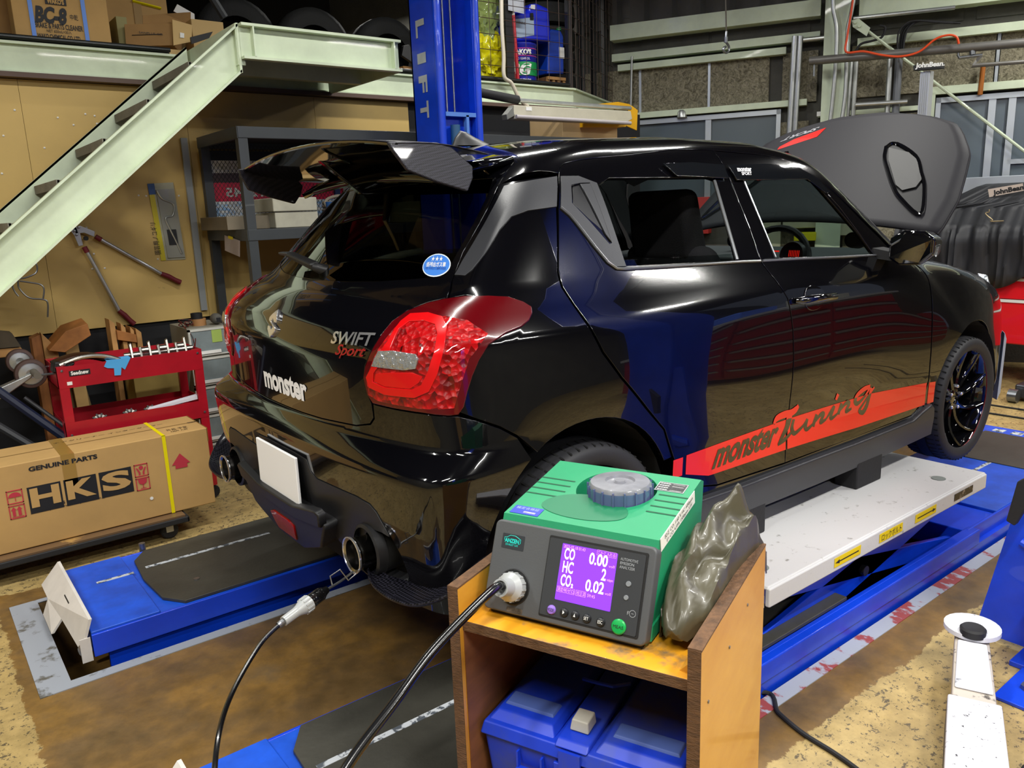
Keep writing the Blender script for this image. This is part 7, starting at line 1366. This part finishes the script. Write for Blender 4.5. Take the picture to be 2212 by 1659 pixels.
# cartons on the upper floor at the left
def carton(u0, v0, u1, v1, y_, dy, lab, m_=M_card, z0_=None):
    a = at_(u0, v1, y_); b_ = at_(u1, v0, y_); return G().box(a.x, b_.x, y_, y_+dy, z0_ if z0_ is not None else 2.303, b_.z).out('carton', m_, label=lab, cat='box', bevel=.004)
c1 = carton(38, -110, 214, 98, 3.06, .40, 'tall cardboard carton printed BC-8 brake and parts cleaner with blue straps')
def ctext(s, u, v, sz, u2, m_=M_ink, **k): a = at_(u, v, 3.057); b_ = at_(u2, v, 3.057); text('lettering', s, m_, c1, fr(a, X, y=Z), sz, width=b_.x-a.x, **k)
ctext('BC-8', 75, 45, .115, 146, bold=.006, shear=.25); ctext('中乾', 151, 42, .035, 168); ctext('BRAKE & PARTS CLEANER', 75, 58, .04, 178, bold=.0008); ctext('NET 650mL×30入', 101, 69, .022, 154); ctext('WAKO CHEMICAL CO.,LTD.', 82, 81, .035, 175, bold=.0008); ctext('KANAGAWA  JAPAN', 108, 86, .015, 153)
a = at_(98, 8, 3.057); b_ = at_(141, -5, 3.057); G().box(a.x, b_.x, 3.055, 3.06, a.z, b_.z).out('print', M_ink, c1); text('lettering', "WAKO'S", MT['carton_tan_print'], c1, fr((a.x+.01, 3.053, a.z+.005), X, y=Z), .035, width=b_.x-a.x-.02, bold=.002)
for u_ in (66, 180): a = at_(u_, 50, 3.055); G().box(a.x, a.x+.022, 3.055, 3.06, 2.303, 3.0).out('strap', mat('blue_strap', '5a8ae0', .45), c1)
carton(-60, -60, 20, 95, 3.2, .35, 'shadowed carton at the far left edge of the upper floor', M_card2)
c2 = carton(218, -90, 348, 100, 3.45, .35, 'large plain carton with yellow strap standing behind the small ones'); a = at_(286, 0, 3.448); G().box(a.x, a.x+.05, 3.446, 3.45, 2.31, 2.9).out('tape', M_tape, c2); a = at_(286, 2, 3.445); b_ = at_(348, 18, 3.445); G().tube([tuple(a), tuple(b_)], .008, 4).out('strap', M_strap, c2)
x0_ = at_(250, 90, 3.2); G().box(x0_.x, x0_.x+.06, 3.12, 3.3, 2.303, 2.52).out('card_sheet', mat('grey_green_card', '8a8458', .8), label='folded grey card standing beside the small cartons', cat='cardboard')
G().box(at_(340,100,3.06).x, at_(400,100,3.06).x, 3.06, 3.3, 2.303, 2.345).out('carton', mat('light_card', 'c8a870', .8), label='flat light carton under the open carton on the upper floor', cat='box'); G().box(at_(290,100,3.12).x, at_(340,100,3.06).x, 3.1, 3.3, 2.303, 2.335).out('carton', M_card2, label='flat dark carton at the left under the open carton', cat='box')
c3 = thing('carton', 'open cardboard carton with raised flap on the upper floor edge', 'box', (.6, 3.1, 2.34)); q_ = [at_(u, v, 3.08) for u, v in ((268, 52), (372, 50), (373, 98), (272, 101))]; G().hull(q_, [p_+Vector((.12, .22, 0)) for p_ in q_]).out('carton_body', M_card2, c3, bevel=.003); q_ = [at_(u, v, 3.07) for u, v in ((372, 42), (415, 54), (414, 90), (375, 98))]; G().hull(q_, [p_+Y*.01 for p_ in q_]).out('carton_side', MT['light_card'], c3)
q_ = [at_(u, v, 3.066) for u, v in ((389, 70), (398, 72), (398, 82), (389, 81))]; G().hull(q_, [p_+Y*.002 for p_ in q_]).out('label', M_white, c3); q_ = [at_(u, v, 3.09) for u, v in ((308, 33), (355, 30), (395, 47), (372, 52), (309, 52))]; G().hull(q_, [p_+Y*.005 for p_ in q_]).out('flap', M_card2, c3)
G().tube([at_(285, 76, 3.078), at_(350, 74, 3.078)], .002, 4).out('print_line', M_ink, c3); text('lettering', 'SANPLUS CO', M_ink, c3, fr(at_(300, 72, 3.076), X, y=Z), .018, width=.14)
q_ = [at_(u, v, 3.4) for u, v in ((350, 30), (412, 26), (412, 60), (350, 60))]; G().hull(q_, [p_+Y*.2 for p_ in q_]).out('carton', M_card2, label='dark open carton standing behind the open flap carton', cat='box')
q_ = [at_(u, v, 3.42) for u, v in ((375, 24), (383, 9), (420, 30), (421, 50)) ]; G().hull(q_, [p_+Y*.01 for p_ in q_]).out('paper_sheet', M_white, label='white sheet poking out of the dark open carton', cat='paper')
c5 = carton(416, 48, 482, 76, 3.25, .3, 'light carton lying at the head of the stair', MT['light_card']); q_ = [at_(u, v, 3.0) for u, v in ((412, 80), (460, 68), (452, 82), (414, 95))]; G().hull(q_, [p_+Y*.02 for p_ in q_]).out('black_tray', M_black, label='black tray edge at the head of the stair', cat='tray')
# dark wheels and frames stored above the landing
for k_, (u, v, lab) in enumerate(((500, 10, 'left'), (665, 0, 'middle'), (825, 20, 'right'))):
    c_ = at_(u, v, 4.2); G().lathe([(.19,-.1),(.27,-.11),(.33,-.08),(.335,0),(.33,.08),(.27,.11),(.19,.1)], fr((c_.x, 4.2, 2.65), X, z=(.3, -1, 0)), 32, False).out('tyre', M_ty, label='black tyre standing in the dark behind the landing, %s of three' % lab, cat='tyre', group='tyres standing behind the landing', smooth=True, auto=60)
G().tube([at_(455, -10, 3.6), at_(485, 38, 3.6)], .03, 8).out('dark_bar', mat('dim_grey_bar', '3c4044', .5), label='slanted grey bar in the dark above the stair head', cat='bar')
q_ = [at_(u, v, 3.05) for u, v in ((872, 98), (884, 96), (905, 128), (912, 150), (880, 128), (868, 120))]; G().hull(q_, [p_+Y*.03 for p_ in q_]).out('black_bracket', M_black, label='black curved plate at the mezzanine edge left of the blue column', cat='bracket', bevel=.004)
G().box(at_(862,0,3.1).x, at_(915,0,3.1).x, 3.1, 3.35, 2.303, 2.38).out('timber_offcut', M_wood, label='timber offcut on the mezzanine edge left of the blue column', cat='timber')
# ================= front wall services =================
def wat(u, v, o=.1):
    d = R3 @ Vector(((u-1106)/FPX, -(v-829.5)/FPX, -1)); t = (WD-o-WN.dot(CAMP))/WN.dot(d); return CAMP+d*t
def pipe(nm, L_, r, lab, cat='pipe', o=.12, m_=None, k=1, group=None, ext=None):
    pts = [tuple(wat(u, v, o)) for u, v in L_]; pts = [tuple(p_) for p_ in spline(pts, 6)] if k > 1 else pts
    return G().tube(pts, r, 10).out(nm, m_ or M_galv, label=lab, cat=cat, smooth=True, group=group)
pipe('conduit', ((1717, 78), (1704, 300)), .026, 'left of two thick upright galvanised conduits left of the green post')
pipe('conduit', ((1729, 78), (1716, 300)), .024, 'right of two thick upright galvanised conduits left of the green post')
pipe('conduit', ((1365, 122), (1362, 245)), .012, 'thin upright conduit at the left end of the front wall')
pipe('conduit', ((1799, -20), (1800, 20), (1807, 60), (1806, 120), (1800, 200), (1793, 262)), .018, 'bent conduit strapped to the left face of the green post', k=6, o=.25)
pipe('conduit', ((1848, -20), (1838, 30), (1831, 65), (1829, 120), (1826, 200), (1818, 260)), .018, 'bent conduit strapped to the right face of the green post', k=6, o=.25)
pipe('conduit', ((1838, 130), (1828, 260)), .026, 'thick upright conduit just right of the green post')
pipe('conduit', ((1850, 130), (1842, 257)), .020, 'slim upright conduit right of the thick one beside the green post')
pipe('conduit', ((1923, 122), (1916, 250)), .024, 'upright galvanised conduit left of the black cables', o=.14)
pipe('drain_pipe', ((1943, 110), (1934, 250)), .032, 'upright grey plastic pipe where the black cables drop', m_=mat('grey_pvc', '6c7076', .5), o=.14)
pipe('conduit', ((1848, 226), (1960, 219)), .018, 'horizontal conduit at window-head height right of the green post', o=.2)
pipe('conduit', ((1843, 40), (2063, 16)), .018, 'horizontal conduit under the upper green girt', o=.16)
pipe('conduit', ((1735, 86), (1792, 80)), .020, 'short horizontal conduit left of the green post', o=.12)
am = thing('air_main', 'thick grey air main pipe across the upper right of the front wall', 'pipe', tuple(wat(2000, 110, .5)))
G().tube([wat(1748, 132, .45), wat(2230, 91, .45)], .036, 14).out('main_pipe', mat('grey_iron_pipe', '6a6864', .45, metal=.3, var=.15), am, smooth=True)
G().tube([wat(2099, 96, .45), wat(2101, 118, .45)], .024, 10).out('elbow', M_steel, am, smooth=True); G().tube([wat(2070, 118, .45), wat(2072, 125, .45), wat(2122, 119, .45)], .014, 8).out('branch', M_steel, am, smooth=True); G().tube([wat(2071, 92, .45), wat(2070, 118, .45)], .009, 8).out('branch', M_steel, am, smooth=True)
G().tube([wat(2119, 120, .45), wat(2100, 142, .45), wat(2230, 132, .45)], .016, 8).out('branch', MT['grey_iron_pipe'], am, smooth=True); G().tube([wat(1759, 137, .45), wat(1758, 165, .45)], .009, 8).out('drain_cock', M_steel, am, smooth=True)
pipe('air_hose', ((1845, -20), (1838, 30), (1830, 80), (1828, 112), (1865, 111), (1905, 119), (1945, 122), (1985, 112), (2020, 85), (2048, 76), (2066, 80), (2071, 95)), .009, 'bright orange air hose looping along the air main', 'hose', o=.52, m_=mat('orange_hose', 'e04a18', .4), k=6)
for k_, (dx_, r) in enumerate(((0, .010), (5, .009), (10, .009), (-6, .008))):
    pipe('cable', ((1943+dx_*.6, 125), (1946+dx_, 75), (1962+dx_, 52), (1985+dx_, 45), (2030+dx_, 48), (2065+dx_, 50)), r, 'black cable arching onto the upper girt, %s of the bundle' % ('inner left', 'middle', 'right', 'outer left')[k_], 'cable', o=.2+.015*k_, m_=M_rubber, k=6, group='black cables arching onto the girt')
pipe('cable', ((1848, 112), (1860, 95), (1885, 88), (1905, 80), (1912, 60), (1900, 55)), .010, 'black cable curling beside the gusset plate', 'cable', o=.2, m_=M_rubber, k=6)
br = thing('brace_rod', 'pale green diagonal brace rod with bolted gusset plate right of the post', 'brace', tuple(wat(1900, 80, .2)))
G().tube([wat(1868, 62, .2), wat(2230, 340, .2)], .013, 8).out('rod', M_pale, br, smooth=True)
q_ = [wat(u, v, .24) for u, v in ((1840, 44), (1855, 40), (1880, 60), (1872, 78), (1842, 58))]; G().hull(q_, [p_+WN*.01 for p_ in q_]).out('gusset', M_pale, br)
for u, v in ((1847, 48), (1856, 56)): G().lathe([(.016,0),(.014,.012),(0,.012)], fr(wat(u, v, .25), WW, z=-WN), 8, False).out('bolt', M_pale, br)
pipe('wooden_batten', ((2124, 140), (2117, 205)), .020, 'short orange-brown timber batten below the air main', 'batten', o=.1, m_=mat('orange_timber', 'a8621c', .6))
ho = thing('crane_hook', 'small steel crane hook hanging on a tied cord before the front wall', 'hook', (4.9, 2.0, 2.5))
G().tube([at(1567, -20, y=2.0), at(1569, 70, y=2.0)], .006, 6).out('cord', mat('grey_cord', '5a564e', .8), ho); G().tube([tuple(p_) for p_ in spline([tuple(at(u, v, y=2.0)) for u, v in ((1569, 68), (1568, 88), (1574, 100), (1574, 110), (1568, 114), (1563, 110), (1563, 104), (1568, 101))], 5)], .010, 8).out('hook', M_steel, ho, smooth=True); G().tube([at(1568, 80, y=2.0), at(1568, 92, y=2.0)], .016, 8).out('swivel', M_steel, ho, smooth=True)
wc = thing('wall_lamp', 'small silver bell on the girt above the left window', 'bell', tuple(wat(1473, 250, .1))); G().lathe([(0,0),(.05,0),(.045,.05),(.03,.07),(0,.075)], Matrix.Translation(wat(1473, 254, .08)), 16, False).out('bell_body', M_galv, wc, smooth=True)
sb_ = G(); wbox(sb_, *(lambda a, b_: (a[0], b_[0], b_[1], a[1]))(wpt(1766, 245), wpt(1775, 254)), .1, .16); sb_.out('switch_box', M_white, label='tiny white switch box left of the green post', cat='switch')
# ================= wheel aligner and tool cabinet at the right =================
jb = thing('aligner_post', 'silver camera post with a black John Bean head board behind the bonnet', 'post', (5.5, .6, FLOOR)); XJ = 5.3
a = at(1985, 200, x=XJ); b_ = at(2006, 200, x=XJ); t0 = at(1996, 155, x=XJ)
G().box(XJ, XJ+.06, b_.y, a.y, FLOOR, t0.z).out('mast', mat('ribbed_aluminium', 'c4c8cc', .35, metal=.5), jb)
for k_ in range(4): yy = b_.y+(a.y-b_.y)*(k_+1)/5; G().box(XJ-.003, XJ, yy-.003, yy+.003, FLOOR, t0.z).out('rib', M_galv, jb)
hq = [at(u, v, x=XJ-.03) for u, v in ((1972, 141), (2034, 135), (2034, 148), (1973, 153))]; G().hull(hq, [p_+X*.05 for p_ in hq]).out('head_board', M_ink, jb, bevel=.004)
text('lettering', 'JohnBean.', M_white, jb, fr(hq[3]+Vector((-.003, -.02, .018)), (hq[2]-hq[3]), y=Z), .045, width=.21, bold=.002)
tc = thing('tool_cabinet', 'bright red tool cabinet with white drawer pulls behind the car nose', 'tool cabinet', (6.3, -.1, FLOOR)); XC = 6.05
M_cred = mat('bright_red_enamel', 'e01420', .35, coat=.4); y_l = at(2098, 600, x=XC).y; y_r = at(2225, 600, x=XC).y-.75
zt0 = at(2150, 560, x=XC).z; zb0 = at(2170, 742, x=XC).z
G().box(XC, XC+.55, y_r, y_l+.30, zb0, zt0).out('cabinet_body', M_cred, tc, bevel=.006)
zs = [at(2160, v, x=XC).z for v in (573, 601, 647, 742)]
for k_ in range(4):
    zc = zs[k_]; zlo = zs[k_+1]+.012 if k_ < 3 else zb0
    if k_ < 3: dw_ = G().box(XC-.014, XC, y_r+.02, y_l+.28, zlo, zc-.008).out('drawer', M_cred, tc, bevel=.003); G().box(XC-.024, XC-.012, y_r+.02, y_l+.28, zc-.016, zc+.006).out('drawer_pull', M_white, dw_)
for yy in (y_l+.2, y_l-.5, y_r+.1): G().lathe([(0,-.02),(.05,-.02),(.055,0),(.05,.02),(0,.02)], Matrix.Translation((XC+.08, yy, FLOOR+.055)) @ Matrix.Rotation(PI/2, 4, 'X'), 18, False).out('caster', M_rubber, tc); G().box(XC+.05, XC+.11, yy-.03, yy+.03, FLOOR+.05, zb0).out('caster_fork', M_galv, tc)
ac_ = thing('draped_machine', 'black draped aligner console with a pale John Bean label on the red cabinet', 'console', (6.2, .1, zt0)); M_drape = mat('black_nylon_drape', '26272b', .5, var=.15, vs=4)
yc0, yc1 = y_l+.62, y_r+.02; zd0 = at(2160, 556, x=XC).z; rows = []
zt1 = at(2150, 396, x=XC).z; zmid = at(2150, 480, x=XC).z
prof_d = [(0.0, zd0-.16, .0), (.02, zd0, .0), (.02, (zd0+zmid)/2, -.01), (.0, zmid-.02, .02), (.03, zmid+.01, .05), (.14, (zmid+zt1)/2, .16), (.24, zt1-.02, .28), (.32, zt1, .36), (.5, zt1-.01, .5)]
PD = [(a_, b2, c_, k0) for k0 in range(len(prof_d)-1) for a_, b2, c_ in [tuple(prof_d[k0][m_]*(1-f_)+prof_d[k0+1][m_]*f_ for m_ in range(3)) for f_ in (0, .25, .5, .75)]]+[(*prof_d[-1], 8)]
for i in range(101):
    s = i/100; y_ = yc0+(yc1-yc0)*s; rows.append([])
    for k9, (tt, z_, xo, k_) in enumerate(PD):
        up_ = tt; yin = y_ if k_ < 5 else yc0-.55*max(0, (z_-zmid)/(zt1-zmid))*(1-s)**1+(yc1-yc0)*s
        w_ = .11*(mnoise.noise(Vector((i*.17, tt*.0+z_*1.1, 3)))*.5-abs(mnoise.noise(Vector((i*.34+z_*.8, z_*1.5, 7))))*.6)*(1.0 if k_ < 3 else .45 if k_ < 5 else .35); zz = z_+(.06*math.sin(s*9+1)+.03*math.sin(s*23) if k9 == 0 else 0); rows[-1].append((XC-.06+xo+w_, yin, zz))
G().grid(rows).out('drape', M_drape, ac_, smooth=True, auto=70, solid=.003)
q_ = [at(u, v, x=XC+.11) for u, v in ((2134, 409), (2209, 396), (2211, 412), (2137, 426))]; G().hull(q_, [p_+X*.004 for p_ in q_]).out('label', mat('beige_label', 'c8b8ac', .6), ac_); text('lettering', 'JohnBean', M_ink, ac_, fr(q_[3]+Vector((-.004, -.035, .018)), q_[2]-q_[3], y=Z), .05, width=.22, bold=.002)
G().tube([tuple(p_) for p_ in spline([tuple(at(u, v, x=XC-.06)) for u, v in ((2137, 452), (2136, 458), (2129, 460), (2133, 466), (2144, 475), (2140, 478), (2168, 477))], 5)], .005, 6).out('metal_hook', mat('brass_hook', 'a89878', .35, metal=.7), label='thin bent metal hook on the black drape', cat='hook', smooth=True)
pb_ = thing('backing_panel', 'pale grey metal panel rising behind the black drape', 'panel', (6.6, .2, 1.0)); a = at(2068, 385, x=6.6); b_ = at(2225, 379, x=6.6); G().box(6.6, 6.63, b_.y-.6, a.y+.12, zt0, a.z).out('panel_sheet', mat('pale_grey_panel', 'aab0b8', .45), pb_, bevel=.006); G().lathe([(.02,0),(.02,.006),(0,.006)], fr(at(2070, 392, x=6.598), Y, z=-X), 10, False).out('bolt', M_white, pb_)
jk = thing('floor_jack', 'chrome and black jack feet under the red tool cabinet', 'jack', (5.6, -.2, FLOOR)); G().box(5.55, 5.75, -.38, -.18, FLOOR+.02, FLOOR+.13).out('jack_body', mat('dark_chrome_jack', '55555a', .3, metal=.7), jk, bevel=.02); G().lathe([(0,-.03),(.05,-.03),(.05,.03),(0,.03)], Matrix.Translation((5.5, -.2, FLOOR+.05)) @ Matrix.Rotation(PI/2, 4, 'X'), 18, False).out('wheel', M_steel, jk)
for v_ in (.0, .25): G().tube([(5.0+v_, 1.2, FLOOR+.006), (5.05+v_, -.5, FLOOR+.006), (5.2+v_, -2.6, FLOOR+.006)], .007, 6).out('floor_cable', M_rubber, label='black cable across the bright floor ahead of the car, %s one' % ('nearer' if v_ == 0 else 'farther'), cat='cable')
# seen through the car: cream electric cabinets, yellow box, red sign
def cab(u0, v0, u1, v1, o, lab, m_=None, nm='electric_cabinet'):
    a0, z1_ = wpt(u0, v0, o); a1, z0_ = wpt(u1, v1, o); g = G(); wbox(g, a0, a1, z0_, z1_, 0.001, o); return g.out(nm, m_ or mat('cream_cabinet', 'b8b69a', .5, var=.06), label=lab, cat='cabinet', bevel=.006)
cab(1640, 465, 1685, 540, .15, 'cream electric cabinet seen through the front window, left one'); cab(1692, 440, 1765, 492, .18, 'cream electric cabinet seen through the front window, middle one'); cab(1803, 455, 1850, 508, .18, 'cream electric cabinet seen through the front window, right one')
cab(1768, 478, 1806, 525, .12, 'small cream socket panel between two electric cabinets'); cab(1715, 503, 1762, 520, .3, 'bright yellow box below the middle electric cabinet', mat('bright_yellow_box', 'e8e000', .5), 'yellow_box')
cab(1505, 426, 1530, 505, .2, 'red sign board seen through the rear side window', mat('sign_red', 'c8302a', .5), 'sign_board')
# ================= lamps and the workshop behind the viewer =================
M_emit = mat('lit_tube', 'ffffff', .5, emit='fff8e8', es=3.0)
for i, (x_, y_, z_, rz, ln) in enumerate(LAMPS):
    lab = 'fluorescent batten lamp under the roof, outside the picture'; t = thing('batten_lamp', lab, 'lamp', (x_, y_, z_), group='batten lamps under the roof'); MM = Matrix.Translation((x_, y_, z_)) @ Matrix.Rotation(rz, 4, 'Z')
    G().box(-ln/2, ln/2, -.03, .03, .012, .07, MM).out('housing', M_cream, t); G().hull([MM@Vector((-ln/2,-.09,.012)), MM@Vector((ln/2,-.09,.012)), MM@Vector((ln/2,.09,.012)), MM@Vector((-ln/2,.09,.012))], [MM@Vector((-ln/2,-.03,.04)), MM@Vector((ln/2,-.03,.04)), MM@Vector((ln/2,.03,.04)), MM@Vector((-ln/2,.03,.04))]).out('reflector', M_cream, t)
    G().tube([MM@Vector((0, 0, .07)), MM@Vector((0, 0, 5.2-z_))], .006, 5).out('suspension', M_steel, t)
rk = thing('roller_cabinet', 'long dark red roller cabinet with grey top behind the photographer', 'tool cabinet', (5.0, -3.4, FLOOR))
M_dred = mat('dark_red_enamel', '8a0f18', .35, coat=.3); G().box(3.4, 6.8, -3.7, -3.1, FLOOR+.12, .75).out('cabinet_body', M_dred, rk, bevel=.01); G().box(3.35, 6.85, -3.75, -3.05, .75, .80).out('worktop', mat('steel_top', '9a9ca0', .4), rk)
for k_ in range(6):
    for a in (3.42, 4.56, 5.70): G().box(a, a+1.08, -3.1, -3.085, FLOOR+.16+k_*.14, FLOOR+.28+k_*.14).out('drawer', M_dred, rk); G().box(a+.02, a+1.06, -3.09, -3.07, FLOOR+.265+k_*.14, FLOOR+.285+k_*.14).out('pull', M_galv, rk)
for k_, (a, h_, c_, lb_) in enumerate(((3.8, .25, 'd8d8d8', 'white'), (4.7, .18, '3a5fc0', 'blue'), (5.8, .3, 'a8a8a0', 'grey'))): G().box(a, a+.4, -3.6, -3.2, .80, .80+h_).out('bench_case', mat('case_'+lb_, c_, .5), label='%s case on the roller cabinet behind the photographer' % lb_, cat='case', bevel=.02)
G().box(-1.9, -1.2, -4.6, -4.2, FLOOR, 1.0).out('work_bench', mat('bench_tan', 'a08050', .6), label='tan bench behind the photographer', cat='bench', bevel=.01)
G().box(-.3, .2, -6.0, -5.6, FLOOR, 3.8).out('blue_pillar', M_blue, label='blue lift pillar behind the photographer', cat='lift column', bevel=.02)
